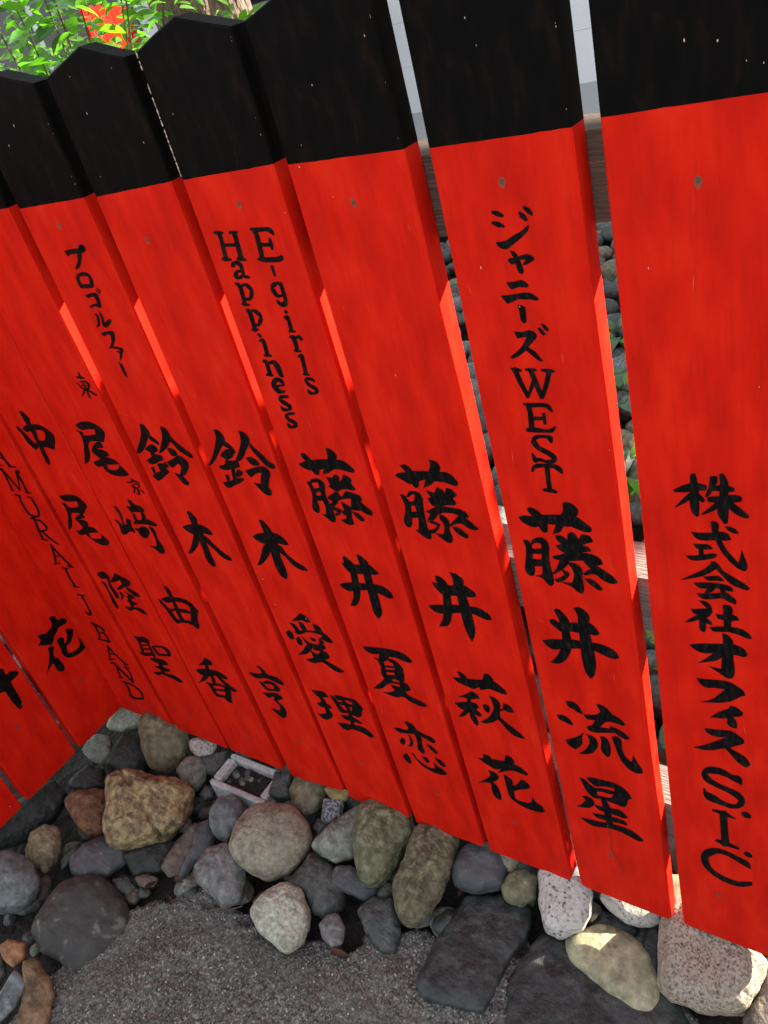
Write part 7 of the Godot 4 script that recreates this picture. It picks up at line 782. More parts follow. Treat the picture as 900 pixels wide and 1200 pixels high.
	plank(long_fence, "red plank second from the inner corner with four brush characters", -1.0030, [-59.5, 980, 59.5, 980, -62.1, 81, 61.6, 79.1], "0.8 141.1", [
		"-11.9 728 -7.8 729 -6.3 729.1 -3.8 728.6 -2.1 727.5 3.3 722.2 4.3 720.8 4.8 719.1 4.4 717 2.2 712.4 1.5 710.2 1.8 707.7 3.9 703.2 4.3 700.7 3.6 697.1 0.7 689.2 -0.2 685.3 -0.3 682.6 0.3 677.3 0.4 671.5 -1 654.6 -1.9 650.8 -4.3 646.7 -6.1 645.1 -7.6 644.1 -9.5 643.8 -11.5 644.1 -13.1 646.2 -13.2 649 -12.1 655.2 -10.4 669.1 -10.2 680.9 -8.6 692.5 -8.4 696.3 -8.7 699.4 -10.3 708.5;-39 704.3 -35.5 703.6 -32.6 701.8 -30.4 699.6 -22.3 689.2 -21 687.2 -18.4 682 -17.3 680.3 -15.5 679.1 -13.3 678.2 -11.4 677.1 -10.6 675.5 -11.1 674.1 -12.1 672.5 -13.6 670.9 -15.3 669.6 -16.5 668.9 -19.5 667.9 -20.8 667.7 -23.4 668.1 -25.2 669.2 -30.9 675.4 -33 679 -33.9 682.3 -34.6 689.2 -35.4 692.4 -36.5 694 -39.1 696.8 -39.9 698.4 -39.9 700;-25.5 701.2 -17.9 705.1 -14.6 706.4 -10.2 707.6 -6 708.4 8.5 710 14.4 710.2 18 709.8 21.4 709.1 27.3 707.2 32.1 705 34.2 703.7 38 700.4 39.8 698.4 41 696.2 41.1 693.5 37.9 687.4 32.2 680.1 24.2 671.3 19.8 671.4 17 672 12 673.6 9 674 4.2 673.6 -6.6 671.7 -10.9 671.8 -12.8 672.9 -13.9 674.6 -14.8 676.9 -5.6 681.8 -1.7 683.4 2.6 684.3 12.5 685 16.3 688.6 18.9 691.5 20.8 694.1 22.1 697.3 22.2 698.7 21.5 699.8 19 700.9 15.4 701.3 7 700.9 0.2 699.8 -16.9 695.6 -19.6 695.4 -22.3 696.5 -24.1 698.5",
		"-28.1 589.6 -14.6 593.1 -4.7 595 4.6 596.2 10.8 596.2 13.6 596 16.1 595.4 19 594.3 21.4 592.9 23.5 591.2 29.2 585.3 30.2 582.8 29.7 579.7 28.2 577.8 26 575.8 21 571.7 13 564.5 11.3 563.3 9.8 563.1 2.1 563.1 -9.5 562.2 -14.8 561.6 -18.2 560.7 -20.6 558.7 -23.4 555.8 -25 553.2 -27 548.1 -28.5 545.5 -34.2 537.8 -37.7 533.8 -42.2 530 -45.1 528.3 -52.5 524.7 -45.2 536.9 -35.7 549.2 -33.2 553.2 -31.3 557.1 -29.8 561 -28.9 564.6 -28.5 568 -28.9 570.9 -29.8 573.8 -31.3 577 -27 578.2 -25.5 578.4 -22.9 577.7 -21.2 576.3 -18.6 572.9 -17.7 571.2 -17 570.8 -10.8 571.1 -2.8 572.8 7 575.4 10.3 582.8 10.5 584.5 7.6 584.5 -4.8 582.3 -10.7 581.6 -18 581.5 -21.2 581.9 -23.9 582.7 -25.8 584.3 -27.1 586.7;-19.4 550.5 -9.7 556.7 -5.4 559.1 -1.7 560.9 5.9 564 7.6 564.5 8.5 563.3 10.5 556.8 -12.6 549.1 -6.2 550.6 -1.1 551.4 3 551.6 5.8 550.8 8.2 549.4 9.7 547.8 9.9 546.1 9.4 545.3 6.9 542.9 5.4 541.9 1.8 540 -2 538.5 -5.6 537.5 -8.6 537.3 -11.3 538 -12.7 539.8 -14.7 544.1;-32.7 525.5 -21.8 529.5 -17.3 531.6 -14.2 533.6 -8.5 538 -5.5 539.6 -0.4 540.9 4.1 541.2 14.4 540.4 18.5 539.7 20 538.9 21.4 537.3 22.3 535 23 532.3 -3.5 527 -7.2 526.1 -11.5 524.5 -20.2 520.8 -24.1 519.8 -26.3 519.7 -28.1 520.1 -30.8 521.5 -31.7 522.5;-14.3 524.9 -9.4 525.7 -5.6 526 -2.9 525.6 -2.5 524.1 -3.9 519.7 -3.4 518.2 -0.2 517.3 4.2 517.5 14.3 519.4 17.2 520.3 24.2 523 26.3 530.5 32.3 526.6 34.4 524.7 37.2 521.3 37.9 519.3 37.4 516.9 36.5 515.6 33.4 512.8 31.7 511.6 28 510 24.3 509 17.3 508.2 13.4 508.3 10 509 6.9 509.9 1.1 512.1 -1.5 513.5 -6.1 516.5 -8.8 518.9",
		"-42.2 442.9 -34.4 447 -28 449.8 -22.7 451.4 -19.7 451.3 -17.6 450.3 -13.5 445.8 -12.5 444.2 -11.9 442.4 -12.1 440.3 -13 438.4 -16.1 434.4 -17.3 432.4 -18.3 429 -18.6 425.9 -18.1 420.2 -17.2 416.9 -14.2 411 -13.8 407.4 -14.5 404.6 -17.6 397.3 -21 397.1 -23.6 397.2 -25.5 397.8 -26.6 399.6 -26.7 402.2 -26.4 407.6 -27.6 414.8 -27.9 418.5 -27.4 422.7 -26 425.6 -22 432 -21.3 434.6 -21.7 435.5 -22.6 436.2 -23.8 436.6 -25.3 436.7 -28 436.2 -34.1 433.9 -36.6 433.6 -39.6 435.3 -41.3 438.5;-43.4 427.5 -39.1 428 -35.7 428 -33.4 427.4 -32 424.9 -32.2 421.3 -32.9 417.4 -33.3 413.7 -31.5 385.8 -31.9 379.7 -34.1 374.5 -39.3 370.9 -41.2 374.7 -42.6 378.3 -43.3 381.8 -42.9 386.5 -40.5 396.6 -39.6 401.5 -38.9 410.3 -38.9 414.5 -39.4 418.5 -40.3 421.4;-16.8 431.8 8.2 454.8 17.1 452.3 22.4 449.8 28.6 449.1 30.3 448.5 32.7 447.3 34.8 445.7 36 443.7 35.9 441 35.1 439.5 32 436.1 30.1 434.6 27.7 433 25.1 431.7 22.6 430.7 20.4 430.2 17.9 430.2 16.1 430.8 14.6 431.9 13.5 433.1 12.6 435.4 12.3 440.6 12 441.7 -0.8 435.5 -5.9 433.4 -9.3 432.6;15.2 435.7 18.2 436 21.3 435.4 24.6 434.1 12.9 427.2 -0.1 420.4 -3.8 418.8 -6.8 418.1 -7.5 418.4 -8.3 420.1 -5.4 422.3 1.3 427.2 9.1 432.5;19.5 431.5 30.2 426.5 38.7 423 40.9 421.5 42 420 43.7 416.1 36.7 413.7 34.1 413.2 31 413.4 28.4 414.2 26.3 415.5 19.6 420.2 17.9 422.3 17.1 425 17.4 426.7;-7 415 -2.9 413.9 -0.1 412.6 1 410.8 0 408.6 -2.1 405.7 -4.9 402.5 -8 399.5 -10.1 397.9 -15.7 394.6 -9.5 402.6 -7.6 405.8 -6.8 408.8 -6.7 411.8;6.6 419.6 16.6 415.9 22.7 414.8 25.4 414 26.5 412.2 26.1 411 23.8 407.7 15.9 405.1 12.9 404.4 9.8 404.7 6.9 405.5 4.7 406.5 3.8 406.9 12.3 411.9;-1.9 397.9 7.2 400.3 10.7 400.9 15.9 400.5 21 399.4 26.3 397.7 19.2 394 16.4 393 13 392.7 10.1 393.2 3 395.7;6.1 404.6 3.5 386.3 4.3 385.5 6.6 386 9.7 387.5 12.3 389.6 13.4 391.3 16 409.4 15.2 410.2 12.8 409.8 9.8 408.3 7.2 406.3;-16.5 382 -6.7 384.4 3.5 386.5 19.4 388.9 24 389.3 27.9 388.9 30.2 387.9 31.9 386.4 34.8 382.9 38.2 379.9 33.3 378 31.5 377.5 28.3 377.5 25.7 378.3 18.5 381.2 16.2 382.4 13.6 383.1 10.2 383 6.7 381.7 -1.3 377.4 -4.8 376.2 -6.7 376.3 -8.1 377 -10.4 378.7",
		"-37.8 314 -26.4 315.6 -10.6 320 -6.2 320.4 -3.7 319.9 -1.7 318.7 -0.2 317.2 1 315.5 1.6 314.2 2.2 310.4 -1.9 307.7 -2.4 305.9 -3.3 294 -3.3 276.6 -10.7 272.8 -11.6 274.5 -12 278.5 -11.8 288.4 -10.7 292.8 -9 297.6 -7.9 301.9 -8.7 305 -12.3 306 -23.5 304.1 -28.2 304.2 -31.9 306.3 -35 309.7;-32.9 310.7 -29.7 310.1 -27.4 309.2 -25.9 308 -25.3 300.4 -27.2 290.5 -31.1 277.9 -36.2 276.2 -37.5 276 -38.4 279.5 -36.7 285.9 -34.2 293.2 -32.6 299.8 -32.5 303.1;-29 294.3 -6 300.9 -4.8 301.6 -3.6 302.8 -2.9 304.1 -2.8 304.9 -3.5 305.1 -26.4 298.5 -27.6 297.9 -28.8 296.6 -29.6 295.3 -29.7 294.4;-31.2 284.9 -8.3 291.3 -6.9 292.1 -5.5 293.5 -4.6 295.1 -4.5 296.1 -5.4 296.3 -28.6 289.2 -29.8 288.5 -31.1 287.3 -31.9 286 -31.9 285.1;-45.4 272.8 -39.4 270.8 -36.7 270.5 -33.3 270.7 -29.1 271.6 -24.5 273 -10.9 277.8 -8.5 279.4 -6 282 -4.5 284.6 -4.6 286.4 -6.2 286.6 -23.3 281 -29.7 279.3 -41.3 277.4 -42.5 277 -43.9 275.8 -45.2 274.4 -45.7 273.3;-0.5 299.1 0.6 289.3 1.2 286.3 2.2 284.1 3.9 282.8 6.1 282.4 11.6 283.1 13.1 283.7 15.1 285.3 16.8 287.3 17.5 288.9 17 289.5 12.6 289.8 11.7 290.1 10.7 290.9 9.7 292.5 8.7 294.9 6 303.4 5.2 303.7 3.5 303 1.5 301.7 -0.1 300.2;1.1 300.2 17.9 304.4 22.7 305.3 26.4 305.6 29.1 305 31 303.9 32.3 302.5 33.7 299.4 33.9 298.1 33.7 296.6 32 290.1 32.6 289.1 34.9 289.4 38 291 40.8 293.2 42.2 295.3 44.5 302.3 44.9 305 44.2 307.2 42.7 308.7 40.6 309.9 38 310.7 34.7 311.1 30.8 311 26.2 310.3 20.9 309 3.8 304.4 2.7 303.7 1.4 302.6 0.6 301.3 0.5 300.4;9 283.3 33.7 289.8 35.2 290.6 36.8 292.2 37.9 294 38 295.2 37.2 295.5 12.9 289.5 11.2 288.6 9.5 286.9 8.3 284.9 8.1 283.6;-25 267.7 -14.7 271.5 -10.7 272.8 -5.6 273.9 -0.8 274.7 3.6 275.1 7.8 275.2 13.9 274.9 16.5 274.2 18.3 272.9 18.9 271.1 18.8 268.7 18.5 265.7 12.9 263.3 10.7 262.5 6.9 261.9 -3.1 262.3 -12.7 261.5 -15.5 261.7 -18.8 263 -21.9 265;-25.6 250.4 -11.3 254.1 -2.6 255.5 1.5 255.9 12 255.9 14.6 255.3 15.8 253.7 15.5 252.5 13.1 248.8 4.5 246.4 1.1 245.8 -2.6 245.5 -6 245.6 -12.3 246.4 -16.5 247.4;-37.5 231.8 -23.9 237 -18.5 238.7 -12.5 240 -1.4 241.3 13.1 242.6 17.4 242.8 21.4 242.5 24.6 241.8 27.4 240.8 30 239.5 32.3 237.9 33.8 236.4 36.6 232 29.6 229.1 27 228.4 23.1 228.4 19.9 229.5 17 230.9 13.7 231.8 9.8 232.3 -2.7 233.1 -7.9 234.4 -10.6 234.8 -14.1 234.3 -17.1 233 -23.7 229 -26.6 227.8 -30.8 227.9 -34.2 229.3;-7.2 266 -13.7 236.3 -12.9 235.2 -10.1 235.8 -6.2 237.9 -2.9 240.7 -1.3 243.1 5.9 272.9 5.1 274.1 2.1 273.6 -1.9 271.4 -5.5 268.5",
	])
	plank(long_fence, "red plank in the inner corner with thin vertical capitals", -1.1478, [-71.3, 980, 71.3, 980, -71.3, 80, 69.1, 76.7], "11.7 126.9", [
		"17.7 660.3 19.8 651.6 21.7 640.5 23.1 635.7 26.5 628.3 27.4 628.1 29.4 628.5 31.7 629.6 33.3 630.8 33.7 631.7 31.2 637 29.7 641 24.4 663 23.6 663.3 21.8 663 19.7 662.2 18.2 661.1;23.4 628 42.5 629.2 43.6 629.5 44.8 630.3 45.6 631.2 45.8 631.9 45.2 632.1 26.1 630.9 25 630.6 23.8 629.8 23 628.9 22.8 628.2;6.6 643 25.3 641.8 26.2 642 27.4 642.6 28.3 643.4 28.6 644.1 28.2 644.4 9.6 645.5 8.7 645.3 7.5 644.7 6.6 643.9 6.3 643.2;-8.9 627.9 7.7 628.3 9.4 629.1 10.2 629.8 10.3 630.3 9.9 630.5 -6.6 630.2 -8.4 629.4 -9.1 628.7 -9.3 628.1;16.2 659.5 2.6 640.7 -5.6 628.6 -5.6 628.1 -4.6 627.9 -3.1 628.2 -1.7 628.8 -0.9 629.5 8.8 644.4 20.1 660.1 20.1 660.5 19.3 660.7 18.1 660.5 16.9 660",
		"-9.5 619.9 -7.2 620.1 -3.5 620.7 -2.7 620.6 -1.9 619.6 -1.5 617.1 -1.6 613.4 -2.1 609 -3.8 596.9 -6.6 583.6 -6.1 583.1 -4.6 583.3 -2.6 584 -0.9 585 -0.2 585.9 2.5 602.5 4.9 615.7 5.4 619.7 5.1 622.7 3.6 624.4 0.8 624.8 -6.1 623.7 -7.5 623.2 -9.1 622.3 -10.1 621.1 -10.3 620.2;-9.4 582.1 0.4 583.3 2.2 584.3 2.8 585 2.9 585.5 2.4 585.6 -7.4 584.4 -9.2 583.5 -9.9 582.7 -9.9 582.2;-0.9 618.9 8 603.2 16.7 584.9 17.2 584.8 19.4 585.6 20.2 586.2 20.5 586.7 15.1 602.2 12.1 609.2 5.3 621.8 4.4 622 2.7 621.6 0.8 620.7 -0.6 619.7;20.4 586.2 27.4 598 32.3 605.5 37.7 612.4 46.2 622.3 46.1 623.6 43.8 624 40.1 623.3 36.5 621.9 34.4 620.1 27 604.4 16.8 585.4 16.9 585 17.6 584.9 18.7 585.2;34.5 618.7 46.1 620.3 47.9 621.2 49.2 622.5 49.7 623.5 49.1 623.9 42.7 626 40.1 625.4 36.9 623.6 34.3 621.4 33.4 619.5;35 613 35.3 604.1 35.2 598.1 34.2 592.2 32.1 583.2 32.7 582.7 34.5 582.9 36.8 583.7 38.7 584.9 39.6 585.9 41.6 603.5 42.4 615.8 41.7 616.2 39.9 616 37.6 615.1 35.8 614;30.2 582.5 42.8 583.1 43.8 583.4 44.9 584.1 45.7 584.9 45.9 585.6 45.5 585.8 33.3 585.6 32.2 585.3 30.9 584.5 30 583.5 29.7 582.8",
		"-6.4 574.3 9.4 573.7 10.5 574 11.8 574.8 12.9 575.8 13.3 576.6 12.9 576.9 -2.8 577.5 -3.9 577.2 -5.3 576.4 -6.4 575.4 -6.8 574.6;2.6 572.6 -0.8 560.2 -1.3 557 -1.5 550.1 -1.3 546.6 -0.7 543.3 0.6 540.7 2.7 538.6 5.4 537.1 8.5 536 11.7 535.4 14.8 535.1 18 535.2 21.6 535.8 25.4 537.1 29.5 539 33 541.5 35.8 544 38 546.7 39.8 549.6 41.2 552.6 42.1 556 42.5 559.8 42.5 563.9 41.5 576.9 40.8 577.2 39.1 576.9 37 576.1 35.3 574.9 34.7 574 35.2 560.9 35.1 556.8 34.6 553.3 33.5 550.3 32.1 547.7 30.5 545.5 27.5 542.5 25.4 541.1 21.9 539.9 19.7 539.6 17.2 539.8 14.4 540.4 11.7 541.4 9.4 542.7 7.6 544.5 6.4 546.8 5.6 549.7 5.2 553 5.3 559.6 5.7 562.6 6.5 565.6 9.6 574.9 9.2 575.5 7.6 575.4 5.4 574.7 3.5 573.6;27 574.3 39.8 573.6 40.8 573.9 41.9 574.5 42.9 575.4 43.3 576.1 42.9 576.4 30.6 577.5 29.5 577.2 28.2 576.5 27.1 575.5 26.6 574.7",
		"-0.3 530.7 2.2 531.1 6.4 532.1 6.9 532 7.3 531 6.9 528.1 5.7 523.7 2.2 513.1 0.8 508.3 -0.5 500.6 -1.9 490.2 -1.2 489.6 0.9 489.9 3.5 491 5.8 492.5 6.8 493.8 10.1 511.9 14.2 526.8 15.1 531.4 15.1 534.7 13.3 536.4 9.8 536.3 0.5 533.1 -0.5 532.3 -1.1 531.4 -1 530.8;-3.5 489.7 14.4 490.1 15.3 490.4 16.3 491.1 17.1 491.9 17.4 492.6 17.1 492.8 -0.3 492.8 -1.3 492.5 -2.6 491.7 -3.6 490.7 -3.9 489.9;8.4 529.7 17.4 530 19.9 529.8 22.1 529.3 24.1 528.3 26.1 526.9 27.8 525.2 29.2 523.5 29.9 521.9 30.2 520.4 30.1 518.9 29.6 517.4 28.5 515.9 24 514 20.3 512.8 13.9 511.3 12.5 511.1 11.5 511.3 8.4 512.6 7.5 512.5 6.2 511.9 4.9 511 4.2 510.2 4.3 509.7 6.8 507.8 8.4 507.4 10.8 507.5 14.1 508.1 22.6 510.4 27 512 31.1 514.1 34.2 516.8 36 519.2 36.9 521.4 37.2 523.6 36.9 525.5 36 527.3 34.4 529.2 32.4 530.9 30.1 532.3 27.5 533.4 24.5 533.8 21.1 533.7 11.3 532.7 10.3 532.4 9.1 531.6 8.2 530.7 7.9 530;11.2 507 17 499.4 19.2 497 21.7 494.8 24.7 492.9 28 491.3 38.3 486.9 39.2 487 40.4 487.6 41.7 488.5 42.4 489.3 42.4 489.8 33.2 495 27.8 498.7 25.5 500.9 23.4 503.2 17.6 510.6 16.6 510.8 14.8 510.1 12.8 509 11.5 507.8",
		"12.7 481.7 9.8 471.4 7 463.9 2.4 454.9 -6 439.8 -5.8 439 -4.3 439 -2.1 439.7 0.1 440.9 1.3 442.1 11.6 461.7 15.6 470.3 21 484.8 20.5 485.5 18.7 485.3 16.1 484.4 13.8 483;-10.1 438 9 443.2 10.2 443.8 11.3 444.8 11.9 445.8 11.8 446.4 11 446.5 -8 441.3 -9.2 440.7 -10.3 439.7 -10.9 438.7 -10.8 438;13.1 478.4 23.6 460.5 36.1 442.7 37.2 442.6 39.3 443.4 41.5 444.8 43 446.2 43.3 447.2 35.4 457.6 30.4 464.5 26 471.6 19.9 482.3 18.9 482.5 17.1 481.9 15 480.7 13.4 479.3;29.3 441.3 42.5 441.8 43.6 442.1 44.9 443 45.9 444.1 46.3 445 45.8 445.3 33 445.1 31.8 444.8 30.4 443.8 29.2 442.6 28.8 441.7;8.5 457.6 28.5 461.9 29.6 462.4 30.8 463.4 31.5 464.4 31.5 465.1 30.8 465.2 10.8 460.9 9.7 460.4 8.5 459.4 7.8 458.4 7.8 457.7",
		"9.6 434.6 25.9 436.4 27 436.8 28.2 437.7 29.2 438.8 29.4 439.6 28.9 439.9 12.7 438.1 11.6 437.6 10.3 436.7 9.3 435.6 9.1 434.8;14.9 434.7 12.8 422.8 11.9 414.9 12.3 407.5 13.7 397 14.5 396.7 16.5 397.3 18.9 398.6 20.7 400.1 21.4 401.2 19.2 411.3 18.7 414.7 18.6 418.2 18.9 421.9 19.6 425.9 22.4 438 21.9 438.6 20.1 438.3 17.8 437.2 15.8 435.9;9 395.8 24.2 396.1 25.3 396.5 26.7 397.5 27.8 398.6 28.2 399.5 27.8 399.8 12.6 399.5 11.5 399.1 10.1 398.2 9 397 8.6 396.1",
		"6.7 376.8 26.7 378.5 27.8 378.9 29.1 379.9 30.2 381.1 30.5 382 30.1 382.3 10.5 381 9.2 380.5 7.7 379.4 6.5 378.1 6.1 377.1;15.6 376.3 16.3 365.6 16.4 362 16.1 358.1 14.9 348.8 14 344 12.9 339.8 11.9 337.4 13.2 338.5 14.3 339.1 12.7 338.8 7.8 338.9 7 339.3 4.9 341.7 4.3 341.7 2.9 341.2 1.5 340.2 0.5 339.2 0.2 338.5 1.2 335.3 1.8 334.2 3.1 333.6 6.9 332.8 9.9 333 15.5 335.3 20.1 340 21.5 343.8 22.2 348.1 22.5 352.7 23.1 365.6 23.3 380.4 22.6 380.8 20.6 380.3 18.2 379 16.3 377.5",
		"-3.3 311.4 -1.1 311.5 2.4 312.2 3.1 311.9 3.6 310.4 3.5 306.5 2.7 300.8 -0.1 288.2 -1.5 283.5 -2.8 280.9 -3.7 279.7 -6.6 277.3 -8.8 275.2 -9.5 274.1 -9.2 273.3 -8.1 273.2 -6.4 273.7 -4.9 274.7 1 279.7 3.5 282.9 5.3 286.6 7 291.6 8.7 298 10.2 304.7 11.1 310.6 11.2 314.8 10 317 7.4 317.5 0.3 315.5 -0.9 315.1 -2.3 314 -3.4 312.7 -3.8 311.7;1.6 311.1 15.6 307.8 19.4 306.6 21.8 305.2 22.7 303.7 22.7 302 22.1 300.3 21.2 298.9 17.9 297.7 6.8 294.9 5.8 294.4 4.8 293.5 4 292.5 3.9 291.8 4.4 291.6 14.8 293.4 18.5 294.4 22.6 296.5 26.1 299.6 28.1 302.6 29.1 305.3 29 307.8 27.7 309.8 24.9 311.3 20.8 312.5 6.6 315.6 5.5 315.3 3.8 314.3 2.3 312.9 1.4 311.7;18.7 295.7 21.9 282 22.4 278.3 22.2 276.1 25 278.4 17.8 279.6 14.3 279.8 10.8 279.5 -4.5 277.7 -5.8 277.2 -7.4 276 -8.7 274.5 -9.2 273.4 -8.6 273 9.5 274.7 12.6 274.5 18.9 273.4 22.5 273.8 28.3 278.6 28.9 282.1 28.3 286.1 25.1 299.7 24.3 299.9 22.6 299.3 20.7 298.1 19.2 296.7",
		"5.4 262.1 1.9 251.1 -1.1 243.6 -5.4 235.7 -13 223 -13 222.2 -11.9 222.1 -10 222.8 -8.1 224 -6.9 225.2 0.3 237.7 4.7 246 7.9 253.9 11.8 265.2 11.5 265.8 10 265.5 8.1 264.6 6.3 263.3;6.6 260.2 12.6 248.8 17.1 241.3 22.8 234.1 32.2 223.5 33.1 223.6 34.9 224.5 36.9 226 38.1 227.5 38.3 228.5 28.7 238.7 22.9 245.6 20.5 249.3 18.4 253 12.5 264.3 11.7 264.4 10 263.7 8.2 262.4 6.9 261.1;-15 222.2 7.3 229.7 8.3 230.3 9.4 231.3 10 232.4 10 233.1 9.4 233.1 -12.9 225.7 -13.9 225.1 -15 224 -15.6 223 -15.6 222.3;3.6 242.3 23.7 243.9 24.7 244.3 25.8 245.2 26.8 246.3 27.1 247.2 26.8 247.5 6.8 245.9 5.8 245.5 4.6 244.6 3.7 243.5 3.3 242.6;25.4 222.6 38.7 225.7 39.6 226.2 40.7 227.2 41.5 228.3 41.6 229 41.2 229.2 27.9 226.1 27 225.6 25.9 224.6 25.1 223.5 24.9 222.8",
		"-15 213.9 -12.2 214.4 -7.3 215.9 -6 215.6 -5.1 213.9 -5.2 209.7 -6.1 203.5 -10.6 181 -10.2 180.6 -8.9 181 -7.1 182 -5.6 183.2 -4.9 184.3 0.8 207.3 2 213.9 2.2 218.7 0.6 221.2 -2.5 221.5 -6.1 220.3 -9 219.1 -11.5 218.4 -12.8 217.8 -14.2 216.6 -15.3 215.2 -15.6 214.1;-6 215.1 20.7 175.9 21.9 175.9 24.2 177.1 26.7 179.1 28.4 181.1 28.7 182.3 1 220.4 0 220.5 -2 219.5 -4.2 217.8 -5.7 216.1;28.3 181 33.2 198.2 34.5 203.5 35.1 207.9 34.8 211.2 33.9 213.6 31.3 216.9 30.1 218.7 29.4 218.8 27.9 218 26.2 216.8 25.1 215.5 24.8 214.7 25.9 212.8 28.3 209.4 29 207.2 29.1 204.2 28.3 200 26.9 194.8 21.2 177.2 21.6 176.6 23.2 176.9 25.3 178.1 27.3 179.7;21.6 217 37.7 218.6 38.6 219 39.8 219.9 40.7 221.1 41.1 221.9 40.7 222.2 24.6 220.6 23.7 220.2 22.5 219.2 21.6 218.1 21.2 217.3;-16.7 178.3 -3.3 180.9 -2.3 181.4 -1.1 182.5 -0.2 183.6 0.1 184.5 -0.4 184.7 -13.7 182.1 -14.7 181.6 -15.9 180.6 -16.8 179.4 -17.1 178.6",
		"-13.8 168.2 -1.9 167.5 -0.5 168.1 1.4 169.5 3.1 171.3 3.8 172.8 3.5 173.3 -9.3 173.1 -10.5 172.6 -12.1 171.4 -13.4 169.9 -14.1 168.7;-8.1 169.9 -7.2 159.9 -7.1 156.5 -7.5 152.9 -8.5 149.1 -9.9 145 -15.2 131.5 -15 130.8 -13.4 131.1 -11.1 132.2 -9 133.9 -7.9 135.3 -2.6 148.7 -1.1 153.2 -0.1 157.4 0.3 161.3 0.1 164.8 -1.3 174.5 -2 174.8 -3.7 174.1 -5.9 172.7 -7.5 171.1;-0.6 169.6 10.7 167.9 14.1 167.1 17.1 165.9 19.8 164.3 22.3 162.3 24.4 160.1 26.1 157.7 27.1 155.3 27.3 152.7 26.8 149.9 24.1 140.1 24.6 139.5 26.5 140 29.1 141.5 31.3 143.5 32.4 145.1 34.4 154.4 34.7 157.6 34.3 160.6 33 163.2 31.1 165.7 28.8 167.9 26.1 169.9 23.2 171.5 19.9 172.6 16.2 173.4 4.6 174.9 3.3 174.5 1.6 173.3 0 171.6 -0.9 170.2;-17.5 130.9 -9.4 128.1 -6.2 127.5 -2.1 127.6 2.7 128.6 8.1 130.3 24.3 136.1 26 137.2 27.9 139.2 29.1 141.2 29.3 142.5 28.3 142.6 12.3 137 7.6 135.5 3.5 134.6 0.2 134.4 -2.8 134.7 -11.4 136.9 -12.7 136.5 -14.7 135.2 -16.5 133.3 -17.6 131.7",
	])
	plank(return_fence, "red plank beside the inner corner with one flower character low down", -0.0440, [-57, 980, 57, 980, -57, 81, 57, 81], "4.1 191.3", [
		"16.1 329.5 17.9 330.2 19.5 330.5 21 330.4 22.7 329.7 24.3 328.6 25.7 327.1 26.8 325.3 27.3 323 26.9 316.8 33.5 314.8 36 313.4 37.9 311.4 39.6 309 40.9 306.6 41.5 304.7 41.3 303.9 40.2 301.8 39.4 301.2 37.7 300.7 35.8 300.8 29.7 302.1 25 303.5 22.8 303.6 20.8 302.9 15.7 299.2 9.5 296.7 7.6 295.6 6.3 294.2 3.9 290.9 2.5 289.5 -0.3 287.6 -1.8 287.1 -3.4 287.1 -5 287.8 -9.3 291.8 -22.9 303 -18.8 304.8 -15.8 306.5 -14.2 308 -14.4 309.7 -16.1 316.7 -14.7 317.8 -13.4 318.3 -12.2 318.4 -9.8 317.4 -5.4 313.6 -3 312.2 0.1 311.7 3.1 311.8 6.1 312.2 11.6 313.4 12.8 313.9 13.8 314.7 15.1 316.5 16 318.7 16.5 321 16.9 323.5 16.8 325.2;-12.7 284.9 -11.6 285.8 -10.1 286.4 -8.4 286.6 -6.7 286.3 -5 285.1 -3.2 283.1 -1.4 280.5 -5.9 274.7 -9 269.7 -10.4 265.4 -9.8 263.6 -7.2 259.5 -6.2 257.4 -5.5 254.9 -4.9 249.7 -4.5 243.2 -4.4 239.2 -4.8 235.4 -6 232.2 -6.8 231.3 -7.8 230.7 -8.9 230.4 -10.1 230.5 -12.1 231.3 -14 232.7 -15.7 234.5 -17.1 236.5 -17.8 238.4 -18.2 240.3 -18.4 244.3 -18.3 247.9 -17.4 256.1 -24.8 254.5 -27.8 253.5 -31.1 251.7 -38.6 246.5 -27.6 258.2 -23.3 263.5 -17.5 271.5 -15 275.8 -13.1 280.6 -13 284.1;8.5 287.1 9.6 287.3 11.8 287.2 14.4 286.8 16.7 285.8 18.1 284.5 19.3 282.7 20.2 281 20.6 279.8 20 277.9 16.1 272.1 19.1 271.3 20.3 271.4 23.5 273.7 26.1 277 28 281 29.2 285.3 29.3 286.8 28.6 290.6 33.3 289.9 35.3 289.2 37.6 287.4 39.9 285 42.5 281.9 39 275.6 37.3 273.2 35.1 270.7 32.6 268.5 30 266.6 27.2 265.1 24.6 264.6 19.2 264.5 17 263.4 15.3 260.1 14.4 255.8 13.8 250.3 20.7 246.9 23.6 246 27.6 245.4 31.6 245.4 35.4 246.1 38.7 247.9 39.8 249.3 40.5 251.1 41.4 255.1 41.7 258.3 41.6 266.1 42 262.3 42.6 259 43.6 256.2 45.2 254.4 49.1 251.5 50.8 249.7 52.5 246.2 53 244.3 53 242.7 52.4 241 51.3 239.5 48.3 237.4 44.6 235.7 40.6 234.8 36.5 234.4 32.4 234.4 28.9 234.7 25.5 235.3 22 236.3 18.7 237.6 13.5 240.5 11.1 242.3 8.9 244.5 7.3 246.8 5.9 249.3 4.9 251.9 4.2 254.6 4 258.7 4.5 262.6 6.1 270.4 7.8 285",
	])
